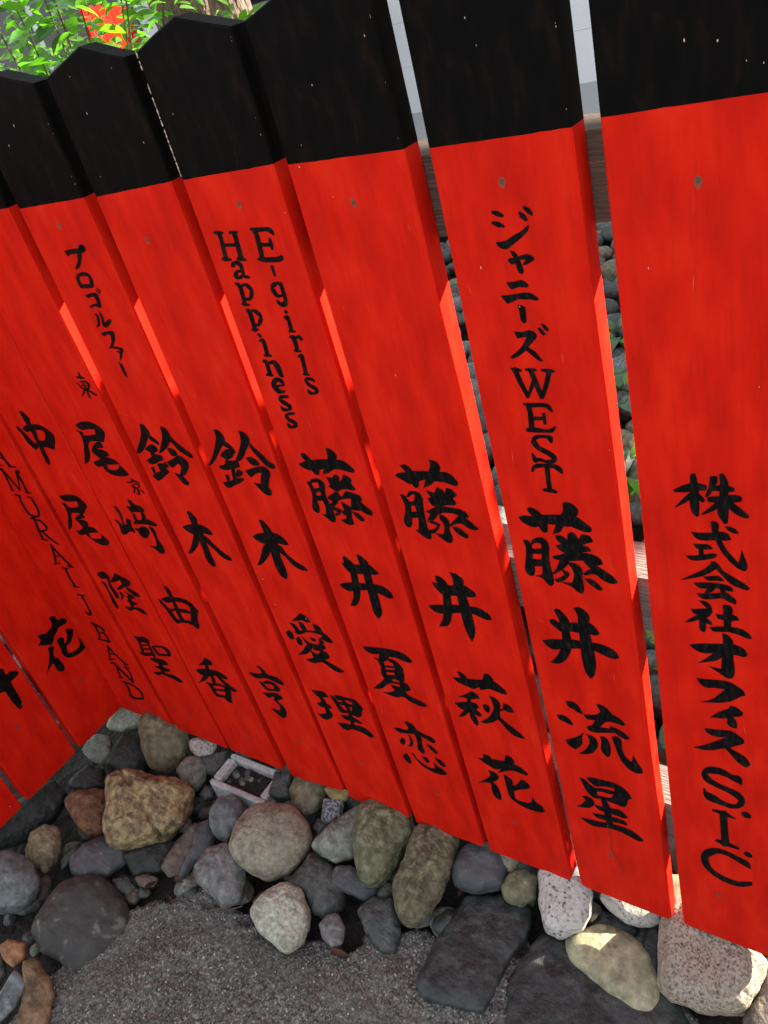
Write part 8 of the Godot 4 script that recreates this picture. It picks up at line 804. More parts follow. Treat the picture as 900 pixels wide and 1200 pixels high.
	plank(return_fence, "red plank left of the narrow open gap with a cross shaped character", -0.1660, [-55, 980, 55, 980, -55, 81, 55, 81], "-0.9 211.1", [
		"24.2 319.3 26.3 318.6 29 316.8 31.4 314.7 32.5 313.3 32.5 311.9 30.8 304.3 31 299.9 33.5 301 35.7 301.6 37.8 301.8 39.4 301.2 42.5 299.1 46.9 295.2 48.1 293.6 48.9 291.9 49.1 290.7 48.6 288.2 48.1 287.3 46.7 286.2 44.9 285.7 41.2 285.4 38.5 285.4 33.1 285.7 31.6 285.3 30.6 282.6 29.9 277.8 28.9 262.8 28.8 254.3 28.5 250 27.5 243.4 26.8 240.3 25.7 237.3 23.9 233.9 22.8 232.5 21.4 231.7 20.6 231.7 18.9 232.3 18.2 232.9 17.3 234.5 16.8 236.5 15.5 244.4 14.6 255.6 15 275.3 14.4 278.8 13.4 279.5 7 282 2.4 284.2 0.4 285.5 -1 287 -1.4 289.2 -1.5 292 -1.2 295.8 3.6 295.5 7.4 295.7 10.5 296.8 12.9 300.1 15.7 309.1 17.6 313.1 20.8 317.2 22.5 318.7",
	])
	plank(return_fence, "red plank at the left edge of the photo, only its foot in view", -0.2845, [-51.5, 980, 51.5, 980, -51.5, 81, 51.5, 81], "", [
	])
	plank(return_fence, "red plank beyond the left edge of the photo", -0.4005, [-54.5, 980, 54.5, 980, -54.5, 81, 54.5, 81], "", [
	])
	# the row goes on to the right, out of the picture
	for k in 3:
		var x := -0.063 + 0.129 * (k + 1) - 0.0
		plank(long_fence, "red plank right of the lettered row, out of the picture", x, [-58.0, 981.0, 58.0, 981.0, -58.0, 80.0, 58.0, 80.0], "0 915 0 120", [])
	for f in [[long_fence, -1.28, 0.42, 0.0], [return_fence, -0.47, -0.013, 0.0]]:
		rail(f[0], f[1], f[2], 0.9085, 0.9695, -0.076, -THICK - 0.0003, M.brown_wood)
		rail(f[0], f[1], f[2], 0.5305, 0.594, -0.072, -THICK - 0.0003, M.gray_wood)
		rail(f[0], f[1], f[2], 0.214, 0.276, -0.070, -THICK - 0.0003, M.gray_wood)


func front_stones() -> void:
	stone("rock", "big ochre brown angular rock with a straight crack beside the fence corner", "ochre", Vector3(-1.0150, 0.0500, 0.1345), Vector3(0.443, 0.880, 0.169), "-33 86.3 -3.9 86 31.2 43.4 66.1 10 75 -22.3 57 -40.7 29.2 -59.4 -2.1 -58.4 -38.8 -40.7 -66.6 -26.5 -80.9 -6.3 -70.9 25.2 -51.9 56.5", 94.6, 0.45, 1.00)
	stone("stone", "rust red angular stone tucked left of the ochre brown rock", "rust", Vector3(-1.1393, 0.0350, 0.1814), Vector3(0.473, 0.869, 0.142), "-14.3 48.7 8.3 45.1 30.5 27 47.6 9.5 31.6 -20.1 6 -47.6 -19 -35.4 -24.3 -8.7 -20.1 25.2", 42.2, 0.50, 1.10)
	stone("stone", "oval dark slate stone with pale veins below the rust red stone", "vein", Vector3(-1.0500, 0.0300, 0.2317), Vector3(0.453, 0.883, 0.126), "-37.3 30.8 -6.6 38.4 23.4 27.3 44 1.1 43.3 -22.5 25 -35.5 -3.9 -35.2 -35 -15.1 -44.4 11", 37.5, 0.70, 0.50)
	stone("stone", "pitted tan stone behind the smooth blue grey stone", "tan", Vector3(-1.1629, 0.0300, 0.2606), Vector3(0.481, 0.870, 0.109), "-22.6 20.1 -2 38.2 24.5 33.2 38.6 14.8 28.8 -11.3 6.5 -30.8 -20.5 -35.3 -27.8 -12.6 -30 5.2", 40.4, 0.60, 1.20)
	stone("stone", "smooth rounded blue grey stone at the left edge of the stone border", "bluegrey", Vector3(-1.1516, 0.0450, 0.3299), Vector3(0.485, 0.871, 0.083), "-32.2 36.1 -13.1 53.6 16.9 52.3 34.3 31.8 41.3 -1.9 36.1 -31.5 15.6 -48.3 -10.7 -47.4 -37.3 -27.5 -49.3 -1", 62.6, 0.75, 0.30)
	stone("stone", "flat dark stone underneath the smooth blue grey stone", "dark", Vector3(-1.1395, 0.0120, 0.3263), Vector3(0.474, 0.877, 0.083), "-35.8 17.5 -3.2 20 22.5 11.4 42.5 1.6 39.7 -13.5 28.4 -27 -2.3 -31.4 -22 -22.3 -38.4 -1.4", 19.7, 0.70, 0.50)
	stone("stone", "broad near black boulder with pale lichen spots beside the rough concrete", "lichen", Vector3(-1.0020, 0.0120, 0.3217), Vector3(0.439, 0.894, 0.089), "-54.1 51.7 -21.7 67.1 23.6 73.9 57.3 47.2 71.9 12.3 68.4 -24.7 53.9 -53.7 26.8 -62.5 -13.9 -58.7 -43.4 -54.8 -50.3 -40.2 -49.3 -21 -62.8 12.8", 47.6, 0.60, 0.70)
	stone("stone", "olive brown egg shaped stone half under the red planks above the ochre rock", "olive", Vector3(-1.0972, 0.0550, 0.0174), Vector3(0.458, 0.864, 0.210), "-29.8 43.2 -9.1 67.2 29.7 53.4 49.1 14.1 34.9 -33 11.6 -54.9 -24.4 -54.1 -42.1 -29.7 -38.9 9", 67.2, 0.70, 0.40)
	stone("stone", "pale grey stone wedged under the inner corner of the fence", "lightgrey", Vector3(-1.2303, 0.0500, -0.0027), Vector3(0.486, 0.849, 0.207), "-40 1.4 -10.6 26.2 19.1 25.6 34.5 -12.7 23 -31.5 4.4 -35 -19.6 -24.5", 43.2, 0.70, 0.50)
	stone("stone", "small grey stone in the dark hollow right of the narrow gap between planks", "grey", Vector3(-1.2333, 0.0400, 0.0740), Vector3(0.490, 0.854, 0.178), "-23.6 16.4 12.5 28.8 31.5 7.2 18.9 -24.8 -6.7 -32.7 -19.1 -9.7", 37.3, 0.70, 0.50)
	stone("stone", "black wet stone in the hollow below the inner corner of the fence", "black", Vector3(-1.1765, 0.0250, 0.0521), Vector3(0.472, 0.861, 0.189), "-19.2 25.8 16.3 42.6 38.6 19.1 32 -28.9 9.6 -47.7 -29.9 -30.7 -45.6 3.4", 45.1, 0.60, 0.80)
	stone("stone", "small white speckled stone under the red planks near the concrete block", "speckle", Vector3(-1.0117, 0.0550, 0.0022), Vector3(0.434, 0.873, 0.222), "-15.5 25.1 2.9 20.9 24.7 -7.1 6.5 -20.8 -14.4 -13.1 -20.5 7.4", 28.9, 0.70, 0.60)
	stone("stone", "grey rounded stone between the olive stone and the concrete block", "grey", Vector3(-1.0069, 0.0400, 0.0458), Vector3(0.433, 0.878, 0.204), "-21.2 20.5 4 31.8 25.9 20.9 30 -4.1 14.8 -24.9 -7.4 -32.8 -19.1 -1.5", 34.6, 0.70, 0.50)
	stone("stone", "slate blue stone in front of the concrete block corner", "bluegrey", Vector3(-0.8773, 0.0450, 0.0946), Vector3(0.399, 0.896, 0.194), "-17.1 27.9 7 37.4 30.7 23.4 32 -0.5 11 -23.5 -14.3 -33.3 -26.5 -17.6 -26.7 7.7", 36.9, 0.65, 0.50)
	stone("pebble", "little dark pebble against the left side of the concrete block", "dark", Vector3(-0.9588, 0.0300, 0.0626), Vector3(0.418, 0.886, 0.200), "-11.9 5.4 3.8 14.6 15.8 1.7 6.3 -12.9 -9.6 -10.4", 17.7, 0.70, 0.60)
	stone("stone", "large pale brown round stone in the middle of the stone border", "pinkgrey", Vector3(-0.7734, 0.0550, 0.1015), Vector3(0.368, 0.908, 0.199), "-57.6 25.7 -34.7 50.6 -3.3 59.3 27.4 51.4 54.5 27.2 61.9 -6.5 54.7 -31.7 33.6 -48.2 3.3 -57.3 -25.7 -49 -50.1 -23.1 -60.8 2.7", 83.0, 0.80, 0.25)
	stone("stone", "mauve grey angular stone left of the white stone", "mauve", Vector3(-0.8260, 0.0350, 0.1729), Vector3(0.386, 0.908, 0.163), "-26.2 35.5 5.6 47.7 34.3 34.9 40.2 -7.2 28.3 -31.3 7.8 -51.6 -20.8 -42.5 -23 -18.3 -32.2 14.6", 43.4, 0.50, 1.00)
	stone("stone", "long reddish brown slate leaning beside the ochre rock", "redslate", Vector3(-0.9239, 0.0300, 0.1614), Vector3(0.414, 0.896, 0.162), "-40.3 -2.6 -1.5 15.8 41.3 24.2 37.4 -3.7 7.2 -25 -22.8 -32.4 -39 -23.8", 20.4, 0.50, 0.90)
	stone("stone", "grey stone with white quartz streaks behind the reddish slate", "vein", Vector3(-0.9035, 0.0250, 0.1480), Vector3(0.406, 0.898, 0.168), "17.2 33.1 41.2 27.2 38.6 0.1 13.1 -19.8 -17.4 -19.4 -41.6 -24.5 -46.6 -15.5 -4.1 5.3", 26.4, 0.50, 1.00)
	stone("stone", "black stone filling the gap below the ochre rock", "black", Vector3(-0.9780, 0.0150, 0.1908), Vector3(0.428, 0.892, 0.145), "-30.5 33.6 8.7 20.5 49 -4.8 25.2 -25.1 -1.2 -29.2 -34.1 -6.9", 24.7, 0.50, 0.80)
	stone("stone", "whitish pitted three cornered stone lying on the rough concrete", "white", Vector3(-0.7002, 0.0280, 0.1843), Vector3(0.341, 0.926, 0.164), "-32.4 33.1 1.1 44.4 31.1 38.4 47.1 15.2 42.1 -12.6 29.7 -36.5 7.9 -47.7 -13.1 -48.1 -23.2 -30.2 -34 7.1", 52.2, 0.65, 0.70)
	stone("pebble", "small plum grey pebble right of the whitish stone", "mauve", Vector3(-0.6217, 0.0200, 0.1655), Vector3(0.309, 0.935, 0.176), "-12 17.9 4.3 22.8 19.2 14.9 19.1 -4.9 5.2 -23.2 -9.4 -20.3 -15.2 -2.2", 20.6, 0.75, 0.40)
	stone("stone", "dark slate slab wedged below the large pale brown round stone", "dark", Vector3(-0.6796, 0.0250, 0.1214), Vector3(0.329, 0.924, 0.193), "-34.5 24.1 13.6 46 36 15.9 32.2 -27.7 16.4 -47.8 -7.4 -47.3 -21.4 -30.2 -19 -3.3", 34.0, 0.45, 0.90)
	stone("stone", "grey wedge shaped stone left of the two mossy boulders", "grey", Vector3(-0.6850, 0.0500, 0.0473), Vector3(0.332, 0.915, 0.228), "-45.5 4.4 1.9 18.4 52.6 23.9 47.3 -1.9 7.3 -45.1 -20.1 -39.2 -36.4 -14", 38.2, 0.60, 0.50)
	stone("stone", "mossy green grey upright boulder, left of the mossy pair", "moss", Vector3(-0.6063, 0.0550, 0.0327), Vector3(0.302, 0.923, 0.240), "-41.5 22 -15.5 61.6 22.9 64.7 53.3 27.6 46.7 -9.5 16.2 -30.2 -11.6 -47.9 -39.9 -52.4 -54.3 -34 -51.4 -8", 68.5, 0.60, 0.60)
	stone("stone", "mossy brown leaning boulder, right of the mossy pair", "mossbrown", Vector3(-0.5239, 0.0500, 0.0527), Vector3(0.268, 0.934, 0.236), "-48.6 6.5 -14.5 37.3 13.7 70.1 48.2 62.3 64.5 29.9 44.9 0.7 8.5 -33 -25.1 -53.9 -47.1 -57.2 -57.4 -41.1 -54.5 -14.7", 55.8, 0.55, 0.60)
	stone("stone", "flaky black slate under the left mossy boulder", "vein", Vector3(-0.6296, 0.0250, 0.0947), Vector3(0.309, 0.928, 0.207), "-32.4 20.1 -12.1 35.8 12.3 19 30.4 -23.3 20.6 -30.9 5.7 -31.5 -14.5 -7.8", 18.5, 0.40, 1.10)
	stone("stone", "wet black stone sunk in the concrete below the right mossy boulder", "dark", Vector3(-0.5667, 0.0120, 0.1279), Vector3(0.283, 0.939, 0.194), "-19.2 33.2 8.5 39.6 32.5 22.6 25.5 -19.1 3.1 -43.8 -13.2 -31.4 -22.3 5.2", 21.9, 0.50, 1.00)
	stone("stone", "warm brown stone right of the concrete block", "olive", Vector3(-0.7707, 0.0500, 0.0087), Vector3(0.360, 0.902, 0.238), "-22.4 20.3 2.6 40 29.9 22.5 28.4 -7.4 15.8 -23.1 -1 -32.3 -19.4 -29.6 -28.9 -7.2", 42.4, 0.70, 0.40)
	stone("stone", "black square stone beside the concrete block corner", "dark", Vector3(-0.8250, 0.0500, 0.0127), Vector3(0.378, 0.896, 0.232), "-24.1 -3.5 3 25.5 28 11 6.6 -27.4 -10.5 -20.7", 27.1, 0.35, 0.80)
	stone("stone", "black stone with white streaks tucked under the planks", "streak", Vector3(-0.7131, 0.0500, 0.0183), Vector3(0.340, 0.910, 0.238), "-21.3 -2.3 -4.8 23.8 24 7.8 9.3 -13.4 -14.7 -13.3", 23.0, 0.60, 0.60)
	stone("pebble", "small amber stone peeping out under the planks", "amber", Vector3(-0.7200, 0.0600, -0.0065), Vector3(0.343, 0.906, 0.249), "-15.5 17.5 5.2 14.5 19.8 -7.5 11 -18.5 -11 -11.4", 19.6, 0.70, 0.40)
	stone("pebble", "small dark pebble between round stone and grey wedge", "dark", Vector3(-0.7232, 0.0350, 0.0430), Vector3(0.342, 0.912, 0.225), "-13.9 6.7 0.6 16.6 17.3 5.5 12.2 -10.1 -10.2 -11.2", 19.7, 0.75, 0.50)
	stone("stone", "charcoal stone right of the mossy boulders under the planks", "vein", Vector3(-0.4620, 0.0450, 0.0095), Vector3(0.238, 0.936, 0.258), "-38.7 13 -10.6 34.1 31.2 27.1 40.8 -5.5 24.2 -34.9 -13.6 -31.3 -42.5 -14.7", 45.6, 0.60, 0.70)
	stone("cobble", "round brown grey cobble left of the white granite stone", "olive", Vector3(-0.4012, 0.0400, 0.0142), Vector3(0.210, 0.943, 0.259), "-24.4 7.1 -8.9 20.6 15.3 20.7 28.6 6.9 18.3 -17 -1.8 -23.4 -22.5 -13.4", 35.6, 0.80, 0.40)
	stone("pebble", "small beige pebble above the round brown grey cobble", "pinkgrey", Vector3(-0.4333, 0.0500, -0.0112), Vector3(0.225, 0.936, 0.270), "-15.2 22.5 7 16.7 18.9 -9 5.3 -19.5 -11.1 -8.7", 23.0, 0.80, 0.40)
	stone("stone", "white granite stone with black flecks under the gap between planks", "granite", Vector3(-0.3360, 0.0500, 0.0087), Vector3(0.181, 0.947, 0.266), "-28.4 35.5 -9.1 53.5 25.1 47.5 37.1 3 27.4 -23.4 11.9 -40.4 -19.8 -45.9 -36.3 -32.9 -35 -4.6", 57.6, 0.45, 0.40)
	stone("stone", "cream speckled stone mostly hidden behind the tan oval stone", "speckle", Vector3(-0.2587, 0.0450, -0.0197), Vector3(0.141, 0.949, 0.281), "-39.6 11.4 -16 29.4 23.1 15.4 36.8 -20.1 17.4 -28.3 -11.6 -21.1 -29.8 -6.8", 33.3, 0.70, 0.40)
	stone("stone", "smooth tan oval stone with a bright sun patch", "sand", Vector3(-0.2594, 0.0100, 0.0564), Vector3(0.141, 0.960, 0.241), "-56.4 43.4 -41.7 54.5 -10.9 56.5 14.2 52.9 36.4 39.1 50.8 14.4 55.8 -15.1 52.7 -40.1 37.5 -54.7 21.9 -52.1 -1.1 -32.7 -27.4 -5.5 -52.4 18.9", 47.3, 0.80, 0.12)
	stone("rock", "large pink brown granite block under the rightmost plank", "graniteblock", Vector3(-0.1583, 0.0300, -0.0013), Vector3(0.090, 0.958, 0.273), "-62.5 -6.2 -55.3 28 -40.4 61.9 -5.7 66.7 30.2 39.3 59.7 -1.1 50.3 -33.1 32.9 -56.1 14.2 -60.6 -17.9 -58.6 -47.5 -51.7 -62.1 -34.8", 94.8, 0.40, 0.35)
	stone("stone", "dark brown slate at the lower right corner beside the granite block", "redslate", Vector3(-0.0892, 0.0200, 0.0253), Vector3(0.055, 0.964, 0.261), "-27.5 -17.8 -10.4 13.1 0.1 39.7 20.9 33.5 27 -5.7 9.9 -35.6 -17 -38.6", 24.4, 0.50, 0.90)
	stone("slab", "broad dark slate slab set in the concrete left of the tan oval stone", "slab", Vector3(-0.4282, 0.0120, 0.1071), Vector3(0.055, 0.997, 0.052), "-84.5 -3.8 -36.3 37.8 14.7 77.4 64.8 59.6 95.8 29.2 86.9 5.9 34.7 -27.1 -14.9 -70.8 -58.6 -46.1 -81.2 -27", 23.1, 0.30, 0.50)
	stone("slab", "broad dark slate slab under the tan oval stone at the bottom edge", "slab", Vector3(-0.2611, -0.0040, 0.0896), Vector3(0.035, 0.998, 0.055), "-131.1 -20.7 -109.8 41 -63.5 95.3 1.9 96.2 64 39.4 90.1 -13.2 104.8 -60.3 -26.3 -81.1 -122.4 -62.7", 35.9, 0.30, 0.50)
	stone("stone", "small terracotta orange stone near the lower left corner", "terracotta", Vector3(-1.0457, 0.0400, 0.4046), Vector3(0.460, 0.886, 0.054), "-6.9 22.5 8.4 20.2 22.1 -2.5 7 -19.6 -10.1 -17.6 -13.1 -1", 20.9, 0.50, 0.90)
	stone("stone", "flat orange brown slate at the lower left corner", "brownslate", Vector3(-0.9767, 0.0200, 0.4264), Vector3(0.437, 0.899, 0.045), "-41.6 -9.9 2.4 19.6 12.5 48.3 32.6 36.2 26.1 -4.5 14.4 -25.8 -18.7 -50.1", 22.3, 0.45, 1.00)
	stone("stone", "grey slate lying on the orange brown slate", "bluegrey", Vector3(-0.9983, 0.0350, 0.4488), Vector3(0.447, 0.894, 0.035), "-25.1 9.4 -2.5 14.4 28.3 23 29.9 -4.4 2.5 -16.7 -25.8 -15.5 -38.2 -7.6", 14.1, 0.50, 0.80)
	stone("stone", "grey black stone above the grey slate at the left edge", "dark", Vector3(-1.0600, 0.0300, 0.4324), Vector3(0.461, 0.886, 0.041), "-7.5 17.2 15.4 21.8 21.8 4.3 6.3 -18.7 -13.9 -22.8 -21.3 -7.3", 19.0, 0.60, 0.70)
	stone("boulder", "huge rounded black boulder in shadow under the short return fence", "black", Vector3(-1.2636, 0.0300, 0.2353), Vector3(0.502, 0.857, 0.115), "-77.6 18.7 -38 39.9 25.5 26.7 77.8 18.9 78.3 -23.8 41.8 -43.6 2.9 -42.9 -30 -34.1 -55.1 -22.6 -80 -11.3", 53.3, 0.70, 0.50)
	stone("pebble", "dark pebble by the pitted tan stone", "dark", Vector3(-1.1155, 0.0150, 0.2464), Vector3(0.466, 0.877, 0.116), "-13.6 9.9 6.3 15.9 23.1 12.5 16.2 -6.2 -10.3 -5.6 -25.8 -9.1", 16.2, 0.70, 0.70)
	stone("pebble", "dark stone at the foot of the veined slate", "dark", Vector3(-0.9904, 0.0080, 0.2429), Vector3(0.432, 0.894, 0.123), "-8.8 22.5 13.2 8.1 13.4 -15.3 -3.3 -16.9 -11.6 2.1", 12.5, 0.60, 0.80)
	stone("pebble", "grey brown pebble left of the mauve grey stone", "redslate", Vector3(-0.9569, 0.0120, 0.2207), Vector3(0.422, 0.897, 0.134), "-12.6 16.8 7.4 7.5 16.1 -11.4 2.5 -16.2 -13.9 -1.6", 10.6, 0.70, 0.70)
	stone("stone", "dark stone behind the rust red stone under the return fence", "black", Vector3(-1.2062, 0.0300, 0.1249), Vector3(0.484, 0.860, 0.160), "-21 22.4 12.5 21.2 30.4 -6.9 18.3 -36.5 -16.1 -17.7 -35 7.8", 28.3, 0.60, 0.70)
	stone("stone", "dark stone behind the grey rounded stone under the planks", "dark", Vector3(-0.9852, 0.0350, 0.0143), Vector3(0.423, 0.880, 0.217), "-20.3 25 3.8 18.2 32.2 8.6 24.7 -16.2 -7.1 -24.4 -19 -5.1", 27.8, 0.60, 0.70)
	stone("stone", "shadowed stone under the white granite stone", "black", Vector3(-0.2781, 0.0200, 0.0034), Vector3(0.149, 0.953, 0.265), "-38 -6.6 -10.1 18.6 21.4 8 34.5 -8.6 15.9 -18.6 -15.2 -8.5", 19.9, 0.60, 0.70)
	stone("stone", "dark stone between the tan oval stone and the granite block", "black", Vector3(-0.2241, 0.0200, 0.0162), Vector3(0.123, 0.957, 0.262), "0.3 28.2 12.9 31.7 11.5 -2 1.1 -30.8 -4.5 -16.4 -10.5 9.4", 14.0, 0.60, 0.70)
	stone("stone", "sunlit pale stone behind the planks under the widest gap", "sand", Vector3(-0.2197, 0.0500, -0.0493), Vector3(0.121, 0.947, 0.296), "-26.1 -3 -7.8 22.7 18.2 23.1 25.2 -2 7.6 -22.1 -17.7 -20.7", 29.9, 0.70, 0.40)
	stone("stone", "pale sunlit stone behind the planks beside the white granite", "speckle", Vector3(-0.3429, 0.0450, -0.0593), Vector3(0.180, 0.939, 0.294), "-27.6 6.5 -5 31.7 26.6 16 24.8 -17 -6.2 -29.2", 36.4, 0.70, 0.40)
	# small dark stones that fill the gaps between the big ones
	var fillers: Array[ArrayMesh] = []
	for k in 6:
		var ring := PackedVector2Array()
		for a in 9: ring.append(Vector2.from_angle(TAU * a / 9) * 0.02 * rng.randf_range(0.75, 1.25))
		fillers.append(pebble_mesh(ring, 0.024, 0.65, 0.9, 500 + k, 20, 10))
	var along := [[-1.21, 0.0, 0.50], [-1.08, 0.0, 0.46], [-0.95, 0.0, 0.24], [-0.82, 0.0, 0.17], [-0.66, 0.0, 0.16], [-0.52, -0.02, 0.10], [-0.40, -0.04, 0.05], [-0.14, -0.05, 0.06]]
	for k in 150:
		var q: Array = along[mini(int(k * 7 / 150.0), 6)]
		var e: Array = along[mini(int(k * 7 / 150.0), 6) + 1]
		var t := rng.randf()
		var at := Vector3(lerpf(q[0], e[0], t), rng.randf_range(-0.006, 0.008), rng.randf_range(-0.05, lerpf(q[2], e[2], t)))
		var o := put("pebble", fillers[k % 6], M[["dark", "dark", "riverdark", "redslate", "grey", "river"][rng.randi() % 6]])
		o.transform = Transform3D(Basis.from_euler(Vector3(-PI / 2 + rng.randf_range(-0.5, 0.5), rng.randf() * TAU, 0)).scaled(Vector3.ONE * rng.randf_range(0.5, 1.15)), at)
		tag(o, "small dark pebble wedged in the gaps between the larger border stones", "pebble", "pebbles filling the stone border")
	# hollow concrete block
	var o := thing("concrete_block", "pale grey hollow concrete block full of dark grit under the planks", "block", Vector3(-0.889, 0.0, 0.022))
	var st := begin()
	for b in [[-0.060, 0.022, 0.060, 0.0325], [-0.060, -0.0325, 0.060, -0.022], [-0.060, -0.0216, -0.044, 0.0216], [0.046, -0.0216, 0.060, 0.0216]]:
		box(st, Vector3(b[0], -0.01, b[1]), Vector3(b[2], 0.055, b[3]), 0.0025)
	put("shell", done(st), M.block, o)
	var fill := begin()
	box(fill, Vector3(-0.0436, 0.0, -0.0214), Vector3(0.0456, 0.044, 0.0214), 0.004)
	put("grit_filling", done(fill), M.soil, o)
	for k in 9:
		var r := rng.randf_range(0.004, 0.008)
		var ring := PackedVector2Array()
		for a in 7: ring.append(Vector2.from_angle(TAU * a / 7) * r * rng.randf_range(0.8, 1.2))
		var g := put("grit", pebble_mesh(ring, r * 1.4, 0.7, 0.8, 300 + k, 12, 8), M.grey if k % 4 == 0 else M.dark, o, Vector3(rng.randf_range(-0.036, 0.038), 0.045, rng.randf_range(-0.016, 0.016)))
		g.rotation.x = -PI / 2


func back_stones() -> void:
	# river stones behind the fence: the ones that the two open gaps show are things, the rest of the bed is one mass
	var kinds: Array[ArrayMesh] = []
	for k in 7:
		var ring := PackedVector2Array()
		var lean := rng.randf_range(0.68, 0.95)
		for a in 12: ring.append(Vector2(cos(TAU * a / 12), sin(TAU * a / 12) * lean) * 0.05 * rng.randf_range(0.9, 1.1))
		kinds.append(pebble_mesh(ring, 0.062 * rng.randf_range(0.8, 1.1), 0.8, 0.4, 400 + k, 22, 12))
	var rest: Array[Transform3D] = []
	var singles := 0
	var z := -0.11
	while z > -3.0:
		var x := -2.7
		while x < 0.5:
			var at := Vector3(x + rng.randf_range(-0.03, 0.03), rng.randf_range(0.012, 0.05), z + rng.randf_range(-0.03, 0.03))
			var s := rng.randf_range(0.72, 1.25)
			var b := Basis(Vector3(1, 0, 0), -PI / 2 + rng.randf_range(-0.5, 0.5)).rotated(Vector3.UP, rng.randf() * TAU).scaled(Vector3(s, s * rng.randf_range(0.8, 1.1), s * rng.randf_range(0.75, 1.1)))
			var near := minf(absf(at.x - (-0.197 + 0.404 * at.z)), absf(at.x - (-0.322 + 0.637 * at.z)))
			if near < 0.085 and singles < 240:
				singles += 1
				var o := put("river_stone", kinds[singles % 7], M[["riverdark", "riverdark", "river", "dark", "bluegrey", "olive"][rng.randi() % 6]])
				o.transform = Transform3D(b, at)
				tag(o, "dark rounded river stone in the bed behind the fence, glimpsed through a gap", "stone", "river stones behind the fence")
			else:
				rest.append(Transform3D(b, at))
			x += 0.086
		z -= 0.082
	var mm := MultiMesh.new()
	mm.transform_format = MultiMesh.TRANSFORM_3D
	mm.mesh = kinds[0]
	mm.instance_count = rest.size()
	for i in rest.size(): mm.set_instance_transform(i, rest[i])
	var bed := MultiMeshInstance3D.new()
	bed.name = "river_stone_bed"
	bed.multimesh = mm
	bed.material_override = M.river
	add_child(bed)
	tag(bed, "bed of dark river stones behind the fence", "stones", "", "stuff")


func plants() -> void:
	var leaves: Array[ArrayMesh] = []
	for k in 4: leaves.append(leaf_mesh(0.050, 0.020, 0.3, 0.25 + 0.1 * k, k))
	# leafy shrub behind the fence at the upper left
	var shrub := thing("shrub", "sunlit shrub with small glossy yellow green leaves above the fence", "shrub", Vector3(-1.42, 0, -0.62))
	var mats := [M.leaf_light, M.leaf_mid, M.leaf_dark, M.leaf_dark]
	for k in 32:
		var st := begin()
		var path := PackedVector3Array()
		var radii := PackedFloat32Array()
		var a := rng.randf() * TAU
		var tip := Vector3(0.15, 1.17, 0.08) + Vector3(rng.randf_range(-0.52, 0.20), rng.randf_range(-0.12, 0.24), rng.randf_range(-0.32, 0.26))
		for i in 9:
			var t := i / 8.0
			path.append(Vector3(cos(a) * 0.04 * (1.0 - t) + tip.x * t * t, tip.y * t, sin(a) * 0.04 * (1.0 - t) + tip.z * t * t))
			radii.append(lerpf(0.0045, 0.0011, t))
		tube(st, path, radii, 5)
		put("stem", done(st), M.stem, shrub)
		for i in 9:
			var t := lerpf(0.80, 1.0, (i + 0.5) / 9.0)
			var at := Vector3(cos(a) * 0.04 * (1.0 - t) + tip.x * t * t, tip.y * t, sin(a) * 0.04 * (1.0 - t) + tip.z * t * t)
			var turn := a + i * 2.4
			var dir := Vector3(cos(turn), rng.randf_range(-0.15, 0.7), sin(turn))
			leaf_at(shrub, leaves[(i + k) % 4], mats[rng.randi() % 4], at + dir.normalized() * 0.006, dir, rng.randf_range(-0.8, 0.8), rng.randf_range(0.6, 1.2))
	var small := MultiMesh.new()   # the small leaves deeper in the shrub
	small.transform_format = MultiMesh.TRANSFORM_3D
	small.mesh = leaves[1]
	small.instance_count = 1100
	for i in 1100:
		var b := Basis.from_euler(Vector3(rng.randf_range(-0.8, 0.8), rng.randf() * TAU, rng.randf_range(-0.4, 0.9))).scaled(Vector3.ONE * rng.randf_range(0.5, 0.95))
		small.set_instance_transform(i, Transform3D(b, Vector3(0.05, 1.10, -0.02) + Vector3(clampf(rng.randfn(-0.06, 0.20), -0.5, 0.26), clampf(rng.randfn(0, 0.13), -0.3, 0.3), clampf(rng.randfn(0, 0.15), -0.32, 0.32))))
	var inner := MultiMeshInstance3D.new()
	inner.name = "small_leaves"
	inner.multimesh = small
	inner.material_override = M.leaf_mid
	shrub.add_child(inner)
	tag(inner, "", "", "", "stuff")
	# low broad-leaved plants among the river stones
	var broad: Array[ArrayMesh] = []
	for k in 3: broad.append(leaf_mesh(0.085, 0.04, 0.3, 0.5 + 0.15 * k, k + 10))
	var spots := [[-0.83, -1.62, "low glossy plant far back among the river stones, seen through the widest gap"], [-0.70, -1.27, "low glossy plant halfway back among the river stones"], [-0.575, -0.95, "low glossy plant nearer the fence among the river stones"], [-0.375, -0.43, "small plant just behind the middle rail in the widest gap"], [-0.285, -0.225, "small bright leaved plant close behind the lowest rail"]]
	for s in spots:
		var p := thing("ground_plant", s[2], "plant", Vector3(s[0], 0.03, s[1]))
		for i in 9:
			var a := TAU * i / 9.0 + rng.randf()
			leaf_at(p, broad[i % 3], mats[(i + 1) % 4], Vector3(cos(a) * 0.012, 0.02 + 0.006 * i, sin(a) * 0.012), Vector3(cos(a), rng.randf_range(0.25, 0.9), sin(a)), rng.randf_range(-0.5, 0.5), rng.randf_range(0.7, 1.15))


